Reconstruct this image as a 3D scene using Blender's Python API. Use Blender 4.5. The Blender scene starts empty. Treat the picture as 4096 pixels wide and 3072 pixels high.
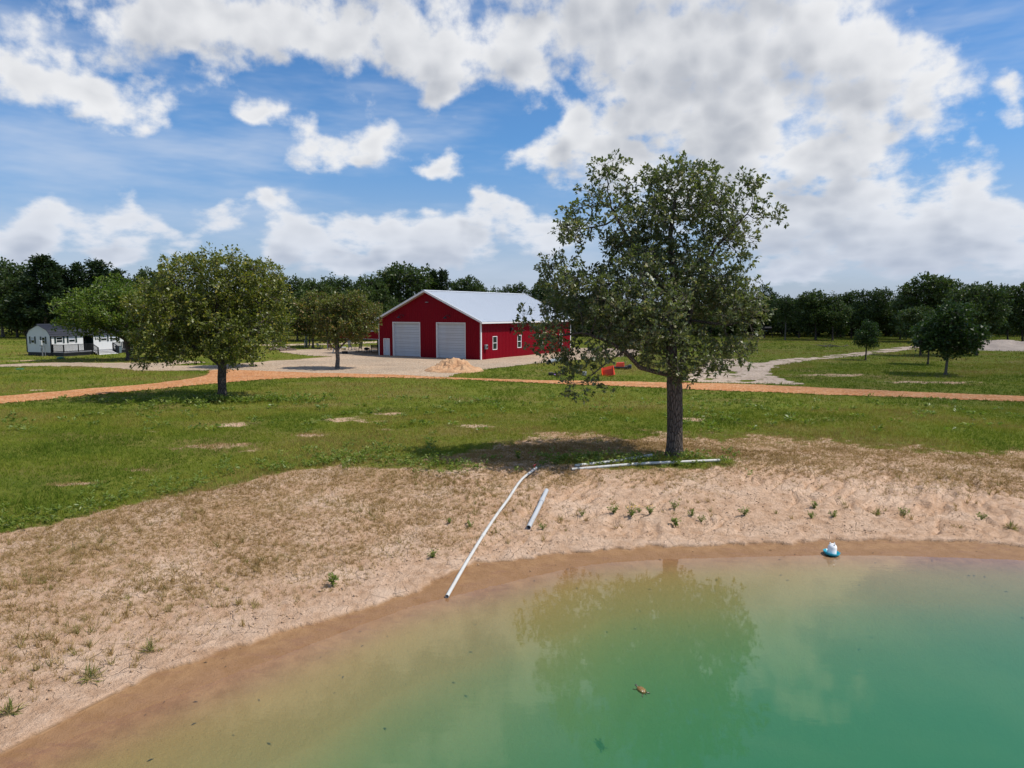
import bpy, bmesh, math, random
import numpy as np
from mathutils import Vector, Matrix

# ------------------------------------------------------------------ camera
scene = bpy.context.scene
COL = scene.collection
FPX, HOR, CAM_H = 2843.0, 1246.0, 5.5            # focal length in photo pixels, horizon row, camera height (m)
PITCH = math.atan((1536 - HOR) / FPX)
cam_data = bpy.data.cameras.new('camera')
cam_data.sensor_width = 36.0
cam_data.lens = 36.0 * FPX / 4096.0
cam_data.clip_start = 0.1
cam_data.clip_end = 9000.0
cam = bpy.data.objects.new('camera', cam_data)
COL.objects.link(cam)
cam.location = (0, 0, CAM_H)
cam.rotation_euler = (math.pi / 2 - PITCH, 0, 0)
scene.camera = cam

# ------------------------------------------------------------------ view
scene.view_settings.view_transform = 'Standard'
scene.view_settings.look = 'None'
scene.view_settings.gamma = 1.0
scene.view_settings.use_curve_mapping = False
scene.view_settings.exposure = -0.05
scene.render.engine = 'CYCLES'
scene.cycles.use_denoising = True
scene.cycles.max_bounces = 8
scene.cycles.diffuse_bounces = 3
scene.cycles.glossy_bounces = 3
scene.cycles.transmission_bounces = 4
scene.cycles.transparent_max_bounces = 12
scene.cycles.volume_bounces = 2

# ------------------------------------------------------------------ sun
SUN_EL, SUN_AZ = math.radians(57.0), math.radians(97.0)      # azimuth clockwise from +Y (the view direction)
SUN_DIR = Vector((math.cos(SUN_EL) * math.sin(SUN_AZ), math.cos(SUN_EL) * math.cos(SUN_AZ), math.sin(SUN_EL)))
sun_data = bpy.data.lights.new('sun', 'SUN')
sun_data.energy = 5.0
sun_data.angle = math.radians(0.53)
sun_data.color = (1.0, 0.95, 0.87)
sun = bpy.data.objects.new('sun', sun_data)
COL.objects.link(sun)
sun.location = (60, -10, 80)
sun.rotation_euler = (-SUN_DIR).to_track_quat('-Z', 'Y').to_euler()


def ray(px, py):
    cx, cy = (px - 2048) / FPX, (1536 - py) / FPX
    return Vector((cx, math.cos(PITCH) + cy * math.sin(PITCH), -math.sin(PITCH) + cy * math.cos(PITCH)))


# ------------------------------------------------------------------ node helper
class NT:
    def __init__(self, tree):
        self.t = tree

    def n(self, kind, **kw):
        nd = self.t.nodes.new(kind)
        for k, v in kw.items():
            setattr(nd, k, v)
        return nd

    def link(self, a, b):
        self.t.links.new(a, b)

    def put(self, sock, v):
        if v is None:
            return
        if hasattr(v, 'is_output'):
            self.t.links.new(v, sock)
        else:
            sock.default_value = v

    def m(self, op, a, b=None, c=None, clamp=False):
        nd = self.n('ShaderNodeMath', operation=op, use_clamp=clamp)
        for i, v in enumerate((a, b, c)):
            self.put(nd.inputs[i], v)
        return nd.outputs[0]

    def vm(self, op, a, b=None, s=None):
        nd = self.n('ShaderNodeVectorMath', operation=op)
        self.put(nd.inputs[0], a)
        if b is not None:
            self.put(nd.inputs[1], b)
        if s is not None:
            self.put(nd.inputs['Scale'], s)
        return nd.outputs['Value'] if op in ('LENGTH', 'DOT_PRODUCT', 'DISTANCE') else nd.outputs[0]

    def ramp(self, v, a, b, lo=0.0, hi=1.0, smooth=True):
        nd = self.n('ShaderNodeMapRange', interpolation_type='SMOOTHSTEP' if smooth else 'LINEAR', clamp=True)
        self.put(nd.inputs[0], v)
        for i, x in enumerate((a, b, lo, hi)):
            self.put(nd.inputs[i + 1], x)
        return nd.outputs[0]

    def mix(self, f, a, b, mode='MIX'):
        nd = self.n('ShaderNodeMix', data_type='RGBA', blend_type=mode)
        self.put(nd.inputs[0], f)
        for i, v in ((6, a), (7, b)):
            if isinstance(v, (tuple, list)):
                v = tuple(v) + (1.0,) if len(v) == 3 else v
            self.put(nd.inputs[i], v)
        return nd.outputs[2]

    def noise(self, vec, scale, detail=4, rough=0.55, lac=2.0, dist=0.0, dim='3D'):
        nd = self.n('ShaderNodeTexNoise', noise_dimensions=dim)
        if vec is not None:
            self.put(nd.inputs['Vector'], vec)
        self.put(nd.inputs['Scale'], scale)
        nd.inputs['Detail'].default_value = detail
        nd.inputs['Roughness'].default_value = rough
        nd.inputs['Lacunarity'].default_value = lac
        nd.inputs['Distortion'].default_value = dist
        return nd.outputs[0]

    def mapping(self, vec, scale=(1, 1, 1), rot=(0, 0, 0), loc=(0, 0, 0)):
        nd = self.n('ShaderNodeMapping')
        self.put(nd.inputs[0], vec)
        nd.inputs['Location'].default_value = loc
        nd.inputs['Rotation'].default_value = rot
        nd.inputs['Scale'].default_value = scale
        return nd.outputs[0]

    def voro(self, vec, scale, feature='F1', rnd=1.0):
        nd = self.n('ShaderNodeTexVoronoi', feature=feature)
        self.put(nd.inputs['Vector'], vec)
        self.put(nd.inputs['Scale'], scale)
        nd.inputs['Randomness'].default_value = rnd
        return nd.outputs['Distance']

    def bump(self, h, strength=0.5, dist=0.05):
        nd = self.n('ShaderNodeBump')
        self.put(nd.inputs['Height'], h)
        nd.inputs['Strength'].default_value = strength
        nd.inputs['Distance'].default_value = dist
        return nd.outputs[0]


# ------------------------------------------------------------------ world: Nishita sky and a deck of cumulus
world = bpy.data.worlds.new('World')
scene.world = world
world.use_nodes = True
wt = NT(world.node_tree)
for nd in list(world.node_tree.nodes):
    world.node_tree.nodes.remove(nd)


def px_azel(px, py):
    d = ray(px, py).normalized()
    return math.degrees(math.atan2(d.x, d.y)), math.degrees(math.asin(d.z))


# cumulus: centre and radii of each heap, read off the photograph as directions in the sky
HEAPS = [
    (2650, -160, 620, 260), (3050, -140, 420, 260), (2200, -120, 400, 200), (1500, -170, 650, 190), (700, -180, 360, 170), (3300, -420, 380, 160), (2300, -480, 420, 170), (1000, -520, 420, 140),
    (640, 90, 330, 190), (930, 90, 420, 180), (1300, 110, 480, 170), (1680, 170, 430, 190), (1780, 360, 120, 130),
    (2050, 200, 330, 180), (2500, 120, 520, 250), (2800, 230, 560, 290), (3200, 170, 430, 290), (3500, 300, 340, 250),
    (3680, 400, 210, 170), (2560, 430, 350, 190), (2330, 480, 130, 120), (2230, 610, 190, 110), (2480, 640, 250, 140), (2900, 520, 480, 230),
    (3300, 620, 420, 190), (2900, 760, 460, 170), (3430, 780, 260, 140), (3860, 730, 170, 80), (4060, 380, 110, 100),
    (110, 300, 280, 130), (360, 390, 280, 130), (560, 440, 150, 80), (100, 150, 170, 90),
    (1060, 450, 120, 45), (1225, 600, 105, 85), (1500, 550, 105, 65), (1400, 630, 170, 55), (1740, 650, 110, 62), (1290, 690, 70, 35),
    (1935, 790, 80, 75), (2030, 850, 75, 42), (1330, 545, 50, 40),
    (860, 850, 100, 52), (1070, 825, 75, 62), (1210, 885, 120, 52), (1400, 890, 105, 42), (1560, 915, 100, 62), (1740, 885, 115, 50),
    (1870, 925, 110, 45), (1700, 980, 260, 60), (1150, 985, 110, 60), (1270, 1010, 140, 45), (2180, 930, 170, 70),
    (220, 835, 115, 40), (110, 930, 150, 40), (330, 970, 150, 30), (500, 860, 120, 26), (640, 985, 160, 30), (80, 1030, 110, 50), (470, 1030, 100, 35),
    (490, 750, 80, 30), (1760, 1060, 130, 40), (1420, 1060, 200, 35),
    (3150, 900, 330, 90), (3560, 930, 330, 90), (3900, 880, 300, 110), (3350, 1000, 260, 55), (3750, 1040, 380, 60), (3150, 1080, 200, 40), (4000, 990, 180, 60),
]
grp = bpy.data.node_groups.new('cumulus_density', 'ShaderNodeTree')
grp.interface.new_socket('P', in_out='INPUT', socket_type='NodeSocketVector')
grp.interface.new_socket('D', in_out='OUTPUT', socket_type='NodeSocketFloat')
grp.interface.new_socket('S', in_out='OUTPUT', socket_type='NodeSocketFloat')
gt = NT(grp)
gin, gout = gt.n('NodeGroupInput'), gt.n('NodeGroupOutput')
P0 = gin.outputs[0]
# billowing warp of the direction, so that heaps get cauliflower edges
wn = gt.n('ShaderNodeTexNoise', noise_dimensions='2D')
gt.put(wn.inputs['Vector'], P0)
wn.inputs['Scale'].default_value = 0.22
wn.inputs['Detail'].default_value = 2
warp = gt.vm('SCALE', gt.vm('SUBTRACT', wn.outputs['Color'], (0.5, 0.5, 0.5)), s=2.8)
Pw = gt.vm('ADD', P0, warp)
# the heaps are sampled on a coarse lattice of directions: 63 azimuths by 21 elevations, three rows to a ramp
AZM, NAZ, EL0, ELS, NEL, ELP = 41.0, 32, 0.2, 32.0, 21, 1.35
fa = np.linspace(-AZM, AZM, 2 * NAZ - 1)
fe = EL0 + ELS * (np.arange(NEL) / (NEL - 1.0)) ** ELP
ga, ge = np.meshgrid(fa, fe)
fld = np.full(ga.shape, 9.0)
for (hx, hy, rx, ry) in HEAPS:
    a0, e0 = px_azel(hx, hy)
    a1, _ = px_azel(hx + rx, hy)
    _, e1 = px_azel(hx, hy - ry)
    ln = np.hypot((ga - a0) / (abs(a1 - a0) * 0.90 + 0.1), (ge - e0) / (abs(e1 - e0) * 0.90 + 0.1))
    h_ = np.clip(0.5 + 0.5 * (ln - fld) / 0.25, 0, 1)
    fld = ln * (1 - h_) + fld * h_ - 0.25 * h_ * (1 - h_)
fld = np.clip(1 - fld, -1.2, 1.0)
sepw = gt.n('ShaderNodeSeparateXYZ')
gt.put(sepw.inputs[0], Pw)
ufl = gt.ramp(sepw.outputs[0], -AZM, 0.0, smooth=False)
ufr = gt.ramp(sepw.outputs[0], 0.0, AZM, smooth=False)
isr = gt.m('GREATER_THAN', sepw.outputs[0], 0.0)
row = gt.m('POWER', gt.m('MAXIMUM', gt.m('DIVIDE', gt.m('SUBTRACT', sepw.outputs[1], EL0), ELS), 0.0), 1 / ELP)
row = gt.m('MINIMUM', gt.m('MULTIPLY', row, NEL - 1.0), NEL - 1.0)


def heap_ramp(uf, q, i0):
    rp = gt.n('ShaderNodeValToRGB')
    gt.put(rp.inputs[0], uf)
    rp.color_ramp.interpolation = 'LINEAR'
    els = rp.color_ramp.elements
    while len(els) < NAZ:
        els.new(0.5)
    for i in range(NAZ):
        els[i].position = i / (NAZ - 1)
        els[i].color = tuple((fld[q * 3 + k, i0 + i] + 1.2) / 2.2 for k in range(3)) + (1.0,)
    return rp.outputs[0]


heap = None
for q in range(NEL // 3):
    wv = gt.vm('SUBTRACT', (1, 1, 1), gt.vm('ABSOLUTE', gt.vm('SUBTRACT', row, (q * 3.0, q * 3 + 1.0, q * 3 + 2.0))))
    col = gt.mix(isr, heap_ramp(ufl, q, 0), heap_ramp(ufr, q, NAZ - 1))
    part = gt.vm('DOT_PRODUCT', gt.vm('MAXIMUM', wv, (0, 0, 0)), col)
    heap = part if heap is None else gt.m('ADD', heap, part)
heap = gt.m('SUBTRACT', gt.m('MULTIPLY', heap, 2.2), 1.2)
# the rest of the sky, out of view: scattered cumulus of the same kind
sep = gt.n('ShaderNodeSeparateXYZ')
gt.put(sep.inputs[0], P0)
outside = gt.m('MAXIMUM', gt.ramp(gt.m('ABSOLUTE', sep.outputs[0]), 36, 41), gt.ramp(sep.outputs[1], 28.0, 33.0))
gen = gt.m('MULTIPLY', gt.m('SUBTRACT', gt.noise(gt.mapping(P0, (1, 1.5, 1)), 0.055, 2, 0.5, dim='2D'), 0.60), 4.0)
base = gt.m('ADD', gt.m('MULTIPLY', heap, gt.m('SUBTRACT', 1.0, outside)), gt.m('MULTIPLY', gen, outside))
base = gt.m('ADD', gt.m('MAXIMUM', base, -1.2), gt.m('MULTIPLY', gt.ramp(sep.outputs[1], 11.0, 3.0), 0.29))
# perspective: cloud detail is finer and flatter towards the horizon
lg = gt.m('MULTIPLY', gt.m('LOGARITHM', gt.m('ADD', gt.m('MAXIMUM', sep.outputs[1], -1.0), 8.0), 2.718282), 30.0)
cbn = gt.n('ShaderNodeCombineXYZ')
gt.put(cbn.inputs[0], sep.outputs[0]); gt.put(cbn.inputs[1], lg)
Pn = cbn.outputs[0]
n0 = gt.noise(Pn, 0.26, 1.5, 0.5, dim='2D')
n1 = gt.noise(Pn, 0.85, 5, 0.55, 2.1, dim='2D')
v1n = gt.n('ShaderNodeTexVoronoi', voronoi_dimensions='2D', feature='F1')
gt.put(v1n.inputs['Vector'], gt.vm('ADD', Pn, gt.vm('SCALE', warp, s=0.5)))
v1n.inputs['Scale'].default_value = 0.62
puff = gt.m('SUBTRACT', 0.5, v1n.outputs['Distance'])
lowd = gt.m('ADD', base, gt.m('ADD', gt.m('MULTIPLY', gt.m('SUBTRACT', n0, 0.5), gt.ramp(sep.outputs[1], 2.0, 15.0, 0.5, 0.95)), gt.m('MULTIPLY', puff, 0.30)))
dens = gt.m('ADD', lowd, gt.m('MULTIPLY', gt.m('SUBTRACT', n1, 0.5), 0.74))
gt.put(gout.inputs[1], gt.m('ADD', lowd, gt.m('MULTIPLY', gt.m('SUBTRACT', n1, 0.5), 0.16)))
gt.put(gout.inputs[0], dens)

tc = wt.n('ShaderNodeTexCoord')
dirn = wt.vm('NORMALIZE', tc.outputs['Generated'])
sp = wt.n('ShaderNodeSeparateXYZ')
wt.put(sp.inputs[0], dirn)
az = wt.m('MULTIPLY', wt.m('ARCTAN2', sp.outputs[0], sp.outputs[1]), 57.29578)
el = wt.m('MULTIPLY', wt.m('ARCSINE', sp.outputs[2]), 57.29578)
cb = wt.n('ShaderNodeCombineXYZ')
wt.put(cb.inputs[0], az)
wt.put(cb.inputs[1], el)
PP = cb.outputs[0]


def cum(vec):
    g = wt.n('ShaderNodeGroup')
    g.node_tree = grp
    wt.put(g.inputs[0], vec)
    return g.outputs


D0, S0 = cum(PP)
_, D1 = cum(wt.vm('ADD', PP, (1.2, 2.2, 0)))         # towards the sun: self-shading of the heaps
alpha = wt.ramp(D0, -0.16, 0.52)
shade = wt.m('ADD', wt.m('MULTIPLY', wt.ramp(D1, 0.05, 1.15), 0.72), wt.m('MULTIPLY', wt.ramp(S0, 0.25, 1.1), 0.28))
mott = wt.noise(wt.mapping(PP, (1, 1.6, 1)), 0.22, 4, 0.55, dim='2D')
shade = wt.m('ADD', shade, wt.m('MULTIPLY', wt.m('SUBTRACT', mott, 0.5), 0.30), clamp=True)
SKY_STR = 0.10
CL = 1.0 / SKY_STR
ccol = wt.mix(shade, (0.91 * CL, 0.915 * CL, 0.93 * CL), (0.43 * CL, 0.46 * CL, 0.52 * CL))
sky = wt.n('ShaderNodeTexSky', sky_type='NISHITA')
sky.sun_disc = False
sky.sun_elevation = SUN_EL
sky.sun_rotation = SUN_AZ
sky.altitude = 60
sky.air_density = 1.0
sky.dust_density = 0.7
sky.ozone_density = 2.6
skyc = wt.mix(1.0, sky.outputs[0], wt.mix(wt.ramp(el, 2.0, 14.0), (0.92, 0.98, 1.18), (0.66, 1.06, 1.40)), 'MULTIPLY')
# thin cirrus veil
cir = wt.noise(wt.mapping(PP, (0.35, 1.6, 1), (0, 0, math.radians(24))), 0.10, 5, 0.62, dim='2D')
cirA = wt.m('MULTIPLY', wt.ramp(cir, 0.40, 0.78), 0.50)
c1 = wt.mix(cirA, skyc, (0.74 * CL, 0.79 * CL, 0.88 * CL))
# haze towards the horizon, over the clouds as well
hz = wt.m('MULTIPLY', wt.ramp(el, 13.0, -3.0), 0.58)
c2 = wt.mix(wt.m('MULTIPLY', alpha, 0.97), c1, ccol)
c3 = wt.mix(hz, c2, (0.43 * CL, 0.55 * CL, 0.78 * CL))
bg = wt.n('ShaderNodeBackground')
wt.put(bg.inputs[0], c3)
bg.inputs[1].default_value = SKY_STR
wo = wt.n('ShaderNodeOutputWorld')
wt.link(bg.outputs[0], wo.inputs[0])
world.cycles.sampling_method = 'MANUAL'
world.cycles.sample_map_resolution = 256

# ------------------------------------------------------------------ numeric noise
def _hash(ix, iy, seed):
    h = (ix.astype(np.int64) * 374761393 + iy.astype(np.int64) * 668265263 + seed * 974711) & 0x7fffffff
    h = ((h ^ (h >> 13)) * 1274126177) & 0x7fffffff
    return ((h ^ (h >> 16)) & 0xffff) / 65535.0


def vnoise(x, y, seed=0):
    x = np.asarray(x, float); y = np.asarray(y, float)
    ix, iy = np.floor(x), np.floor(y)
    fx, fy = x - ix, y - iy
    fx = fx * fx * (3 - 2 * fx); fy = fy * fy * (3 - 2 * fy)
    ix = ix.astype(np.int64); iy = iy.astype(np.int64)
    a = _hash(ix, iy, seed); b = _hash(ix + 1, iy, seed); c = _hash(ix, iy + 1, seed); d = _hash(ix + 1, iy + 1, seed)
    return (a * (1 - fx) + b * fx) * (1 - fy) + (c * (1 - fx) + d * fx) * fy


def fbm(x, y, seed=0, octv=4, gain=0.5):
    s, a, t = 0.0, 1.0, 0.0
    x = np.asarray(x, float); y = np.asarray(y, float)
    for i in range(octv):
        s = s + a * vnoise(x, y, seed + i * 17); t += a
        x, y, a = x * 2.03 + 3.1, y * 2.03 + 1.7, a * gain
    return s / t


def sstep(a, b, v):
    t = np.clip((np.asarray(v, float) - a) / (b - a), 0, 1)
    return t * t * (3 - 2 * t)


# ------------------------------------------------------------------ terrain
WATER_Z = -0.75


def ground_at(px, py, z=0.0):
    d = ray(px, py)
    t = (z - CAM_H) / d.z
    return Vector((d.x * t, d.y * t, z))


def curve_y(pts, z=0.0, extra_l=(), extra_r=()):
    w = [tuple(ground_at(px, py, z)[:2]) for px, py in pts]
    w = list(extra_l) + w + list(extra_r)
    w.sort()
    a = np.array(w)
    return a[:, 0], a[:, 1]


SH = curve_y([(47, 3064), (259, 2958), (517, 2858), (823, 2741), (1175, 2606), (1650, 2423), (1785, 2393), (2061, 2323), (2355, 2258),
              (2590, 2241), (2950, 2229), (3295, 2222), (3603, 2224), (4096, 2241)], WATER_Z,
             [(-60, -45), (-30, -18), (-14, 0.5)], [(18, 15.4), (26, 13.6), (40, 8), (60, -10), (70, -45)])
WE = curve_y([(0, 3014), (329, 2823), (705, 2653), (1000, 2562), (1300, 2476), (1650, 2364), (1885, 2247), (2238, 2211), (2590, 2182), (2950, 2172),
              (3360, 2160), (3873, 2160), (4096, 2187)], WATER_Z + 0.08, [(-60, -43), (-30, -16.5), (-14, 2.0)], [(18, 16.4), (26, 14.6), (40, 9), (60, -9), (70, -44)])
GE = curve_y([(-400, 2270), (0, 2158), (223, 2111), (529, 2029), (881, 1953), (1175, 1894), (1480, 1866), (1750, 1838), (1960, 1806), (2300, 1778),
              (2600, 1772), (2900, 1780), (3200, 1788), (3500, 1806), (4096, 1845), (4500, 1880)], -0.1, [(-60, 20), (-30, 15)], [(40, 25), (70, 24)])


def smooth_interp(x, c, k=0.5):
    return (np.interp(x - k, *c) + 2 * np.interp(x, *c) + np.interp(x + k, *c)) / 4


def shore_d(x, y):
    x = np.asarray(x, float)
    s = smooth_interp(x, SH)
    sl = (smooth_interp(x + 0.7, SH) - smooth_interp(x - 0.7, SH)) / 1.4
    return (np.asarray(y, float) - s) / np.sqrt(1 + sl * sl)


def terrain(x, y, fine=False):
    x = np.asarray(x, float); y = np.asarray(y, float)
    s = shore_d(x, y)
    sw = s + 0.22 * (fbm(x * 0.9, y * 0.9, 5, 3) - 0.5) * np.clip(np.abs(s), 0, 1)
    land = 0.05 * np.clip(sw, 0, 1.1) + 0.70 * sstep(0.9, 9.0, sw)
    bed = 0.10 * np.maximum(sw, -2.4) + 0.33 * np.minimum(sw + 2.4, 0)
    z = WATER_Z + np.where(s > 0, land, np.maximum(bed, -2.6))
    far = sstep(7, 22, s)
    z = z + far * 0.16 * (fbm(x * 0.09, y * 0.09, 11, 3) - 0.5)
    if fine:
        bank = sstep(0.9, 2.2, s) * (1 - sstep(6.5, 9.5, s))
        right = sstep(-4.0, 1.0, x)
        # runnels that drain obliquely to the water, footprints and clods
        wu = 1.1 * (fbm(x * 0.7, y * 0.7, 23, 3) - 0.5)
        u = x * 0.80 - y * 0.62 + wu; v = x * 0.62 + y * 0.80 + wu
        r1 = 1 - np.abs(2 * fbm(u * 1.9, v * 0.40, 21, 3) - 1)
        z = z - bank * right * 0.13 * np.clip(r1 - 0.78, 0, 1) / 0.22 * sstep(0.30, 0.50, fbm(x * 0.4, y * 0.4, 29, 2))
        z = z + bank * (0.08 + 0.02 * right) * (fbm(x * 1.9, y * 1.9, 33, 4, 0.62) - 0.5) + bank * (0.04 + 0.03 * right) * np.abs(fbm(x * 3.7, y * 3.7, 37, 3, 0.65) - 0.5)
        dry = sstep(0.7, 1.3, s) * (1 - sstep(14, 20, s))
        z = z + dry * 0.085 * (fbm(x * 5.5, y * 5.5, 41, 3, 0.65) - 0.5)
        # small cut step along the edge of the wet band
        we = y - (smooth_interp(x, WE) + 0.55 * (fbm(x * 1.9, y * 1.9, 51, 4, 0.6) - 0.5))
        z = z + 0.05 * sstep(-0.03, 0.10, we) * (1 - sstep(5, 7, s))
        z = z + 0.010 * (fbm(x * 6, y * 6, 61, 3) - 0.5) * sstep(-0.5, 0.5, s)
    return z


def P(px, py):
    """the point of the terrain seen at a photo pixel"""
    z = 0.0
    for _ in range(12):
        p = ground_at(px, py, z)
        z = float(terrain(p.x, p.y))
    return Vector((p.x, p.y, z))


def gz(x, y):
    return float(terrain(x, y))


def at_depth(px, py, depth):
    d = ray(px, py)
    t = depth / d.y
    return Vector((d.x * t, depth, CAM_H + d.z * t))


def world_poly(pts):
    return np.array([tuple(ground_at(a, b)[:2]) for a, b in pts])


def poly_sd(x, y, poly):
    """signed distance to a polygon, positive inside"""
    x = np.asarray(x, float); y = np.asarray(y, float)
    best = np.full(x.shape, 1e9)
    inside = np.zeros(x.shape, bool)
    n = len(poly)
    for i in range(n):
        ax, ay = poly[i]; bx, by = poly[(i + 1) % n]
        dx, dy = bx - ax, by - ay
        t = np.clip(((x - ax) * dx + (y - ay) * dy) / (dx * dx + dy * dy + 1e-12), 0, 1)
        best = np.minimum(best, np.hypot(x - ax - t * dx, y - ay - t * dy))
        c = ((ay > y) != (by > y)) & (x < (bx - ax) * (y - ay) / (by - ay + 1e-12) + ax)
        inside ^= c
    return np.where(inside, best, -best)


# orange crushed-brick track
ROAD = world_poly([(-700, 1665), (0, 1616), (271, 1591), (452, 1573), (678, 1554), (859, 1535), (1053, 1519), (1288, 1511), (1582, 1513), (1875, 1522), (2160, 1536), (2560, 1548),
                   (2803, 1560), (3073, 1569), (3344, 1581), (3750, 1594), (4096, 1607), (4900, 1640),
                   (4900, 1606), (4096, 1583), (3614, 1566), (3209, 1546), (2938, 1534), (2560, 1527), (2160, 1523), (1875, 1515), (1582, 1500), (1288, 1493), (1053, 1485), (900, 1478), (830, 1484),
                   (823, 1500), (768, 1514), (588, 1537), (362, 1554), (181, 1570), (0, 1584), (-700, 1622)])
# tan gravel yard in front of the barn with the drive that leads to the cabin
YARD = world_poly([(-700, 1476), (0, 1468), (271, 1465), (452, 1473), (542, 1483), (768, 1484), (900, 1481), (1053, 1488), (1288, 1496), (1582, 1503), (1800, 1512), (1830, 1499),
                   (1931, 1481), (2065, 1465), (2137, 1455), (2246, 1448), (2420, 1432), (2560, 1424), (2560, 1396), (2300, 1392), (2100, 1392), (1900, 1400), (1600, 1390), (1440, 1386),
                   (1300, 1396), (1130, 1401), (1105, 1409), (1250, 1424), (1330, 1427), (1180, 1440), (1060, 1446), (830, 1450), (700, 1440), (640, 1452), (565, 1451), (452, 1451), (226, 1450), (0, 1459), (-700, 1466)])
GRASS_TRI = world_poly([(660, 1463), (900, 1447), (1090, 1441), (1050, 1450), (860, 1462)])
SANDY = world_poly([(2700, 1527), (2740, 1500), (2790, 1478), (2850, 1436), (2965, 1436), (3010, 1452), (3040, 1452), (3155, 1434), (3280, 1424), (3445, 1408), (3600, 1388), (3740, 1378),
                    (3740, 1386), (3620, 1402), (3450, 1424), (3280, 1438), (3120, 1462), (3090, 1480), (3080, 1497), (3140, 1518), (3240, 1540), (2938, 1531)])
PATHS = world_poly([(1000, 1378), (1300, 1374), (1560, 1362), (1560, 1372), (1300, 1381), (1000, 1384)])

# bare patches worn into the lawn: pixel centre, half width (px), half height (px)
BARE = [(840, 1786, 190, 20), (1010, 1800, 60, 12), (610, 1727, 50, 5), (960, 1700, 110, 14), (1400, 1680, 150, 16), (1560, 1655, 90, 8), (470, 1742, 30, 5), (280, 1935, 90, 10),
        (2770, 1676, 60, 10), (2250, 1735, 160, 14), (1560, 1720, 80, 8), (1250, 1740, 90, 9), (1330, 1925, 90, 12), (160, 1560, 60, 5), (100, 1443, 90, 4), (3350, 1502, 220, 8), (3700, 1530, 260, 9),
        (2960, 1760, 120, 10), (560, 1880, 90, 9), (1900, 1705, 110, 9)]
_B = []
for bx_, by_, hw, hh in BARE:
    c = ground_at(bx_, by_); e = ground_at(bx_ + hw, by_); u_ = ground_at(bx_, by_ - hh)
    _B.append((c.x, c.y, abs(e.x - c.x), max(abs(u_.y - c.y), 0.25)))


def bare_mask(x, y):
    m = np.zeros(np.shape(x))
    for cx, cy, rx, ry in _B:
        q = np.hypot((x - cx) / rx, (y - cy) / ry)
        m = np.maximum(m, 1 - sstep(0.15, 1.35, q + 1.5 * (fbm(x * 1.1, y * 1.6, 71, 4, 0.6) - 0.5)))
    return m


TREE_X, TREE_Y = 6.25, 26.96


def covers(x, y):
    """green cover, dry-grass cover and wetness of the ground"""
    x = np.asarray(x, float); y = np.asarray(y, float)
    s = shore_d(x, y)
    w = fbm(x * 0.55, y * 0.55, 81, 4)
    w2 = fbm(x * 2.3, y * 2.3, 91, 3)
    right = sstep(-3.0, 3.0, x)
    dg = y - smooth_interp(x, GE) + (2.0 + 3.0 * right) * (w - 0.5) + (1.1 + 2.2 * right) * (w2 - 0.5)
    green = sstep(-0.5, 0.7 + 2.2 * right, dg)
    # green strip by the pipes under the big oak
    q = np.hypot((x - 4.6) / 4.0, (y - 26.0) / 1.25) + 0.9 * (w - 0.5)
    green = np.maximum(green, 0.85 * (1 - sstep(0.55, 1.15, q)))
    q2 = np.hypot((x + 3.6) / 3.0, (y - 25.2) / 1.3) + 1.4 * (w - 0.5)
    green = np.maximum(green, 0.6 * (1 - sstep(0.4, 1.1, q2)))
    green = green * (1 - 0.70 * bare_mask(x, y) * (0.55 + 0.9 * w2))
    # dry stubble between lawn and bare bank
    fade_l = sstep(1.1, 3.6, s + 1.5 * (w - 0.5))
    fade_r = sstep(4.4, 7.2, s + 2.6 * (w - 0.5))
    fade = fade_l * (1 - right) + fade_r * right
    dry = (0.40 + 0.26 * sstep(0.30, 0.66, w2 * 0.5 + w * 0.5)) * fade * (1 - green)
    under = 1 - sstep(0.6, 1.2, np.hypot((x - 3.5) / 9.0, (y - 27.3) / 2.8) + 0.7 * (w - 0.5))
    dry = np.maximum(dry, (0.74 + 0.4 * (w2 - 0.4)) * under * (1 - green))
    dry = np.maximum(dry, right * (0.60 + 0.6 * (w2 - 0.45)) * sstep(5.6, 8.8, s + 2.0 * (w - 0.5)) * (1 - green))
    dry = np.clip(dry, 0, 1)
    we = y - (smooth_interp(x, WE) + 0.55 * (fbm(x * 1.9, y * 1.9, 51, 4, 0.6) - 0.5))
    wet = 1 - sstep(-0.04, 0.07, we)
    return green, dry, wet


# ------------------------------------------------------------------ mesh building
def fill_mesh(name, verts, faces_flat, sizes):
    """fast mesh from arrays: verts (n,3), flat loop indices, loop counts per face"""
    me = bpy.data.meshes.new(name)
    v = np.asarray(verts, np.float32)
    fl = np.asarray(faces_flat, np.int32); sz = np.asarray(sizes, np.int32)
    me.vertices.add(len(v)); me.vertices.foreach_set('co', v.ravel())
    me.loops.add(len(fl)); me.loops.foreach_set('vertex_index', fl)
    me.polygons.add(len(sz))
    st = np.zeros(len(sz), np.int32); st[1:] = np.cumsum(sz)[:-1]
    me.polygons.foreach_set('loop_start', st)
    try:
        me.polygons.foreach_set('loop_total', sz)
    except Exception:
        pass
    me.update(calc_edges=True)
    return me


def add_attr(me, name, data, kind='FLOAT', domain='POINT'):
    at = me.attributes.new(name, kind, domain)
    if kind == 'FLOAT':
        at.data.foreach_set('value', np.asarray(data, np.float32).ravel())
    else:
        at.data.foreach_set('color', np.asarray(data, np.float32).ravel())


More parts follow.
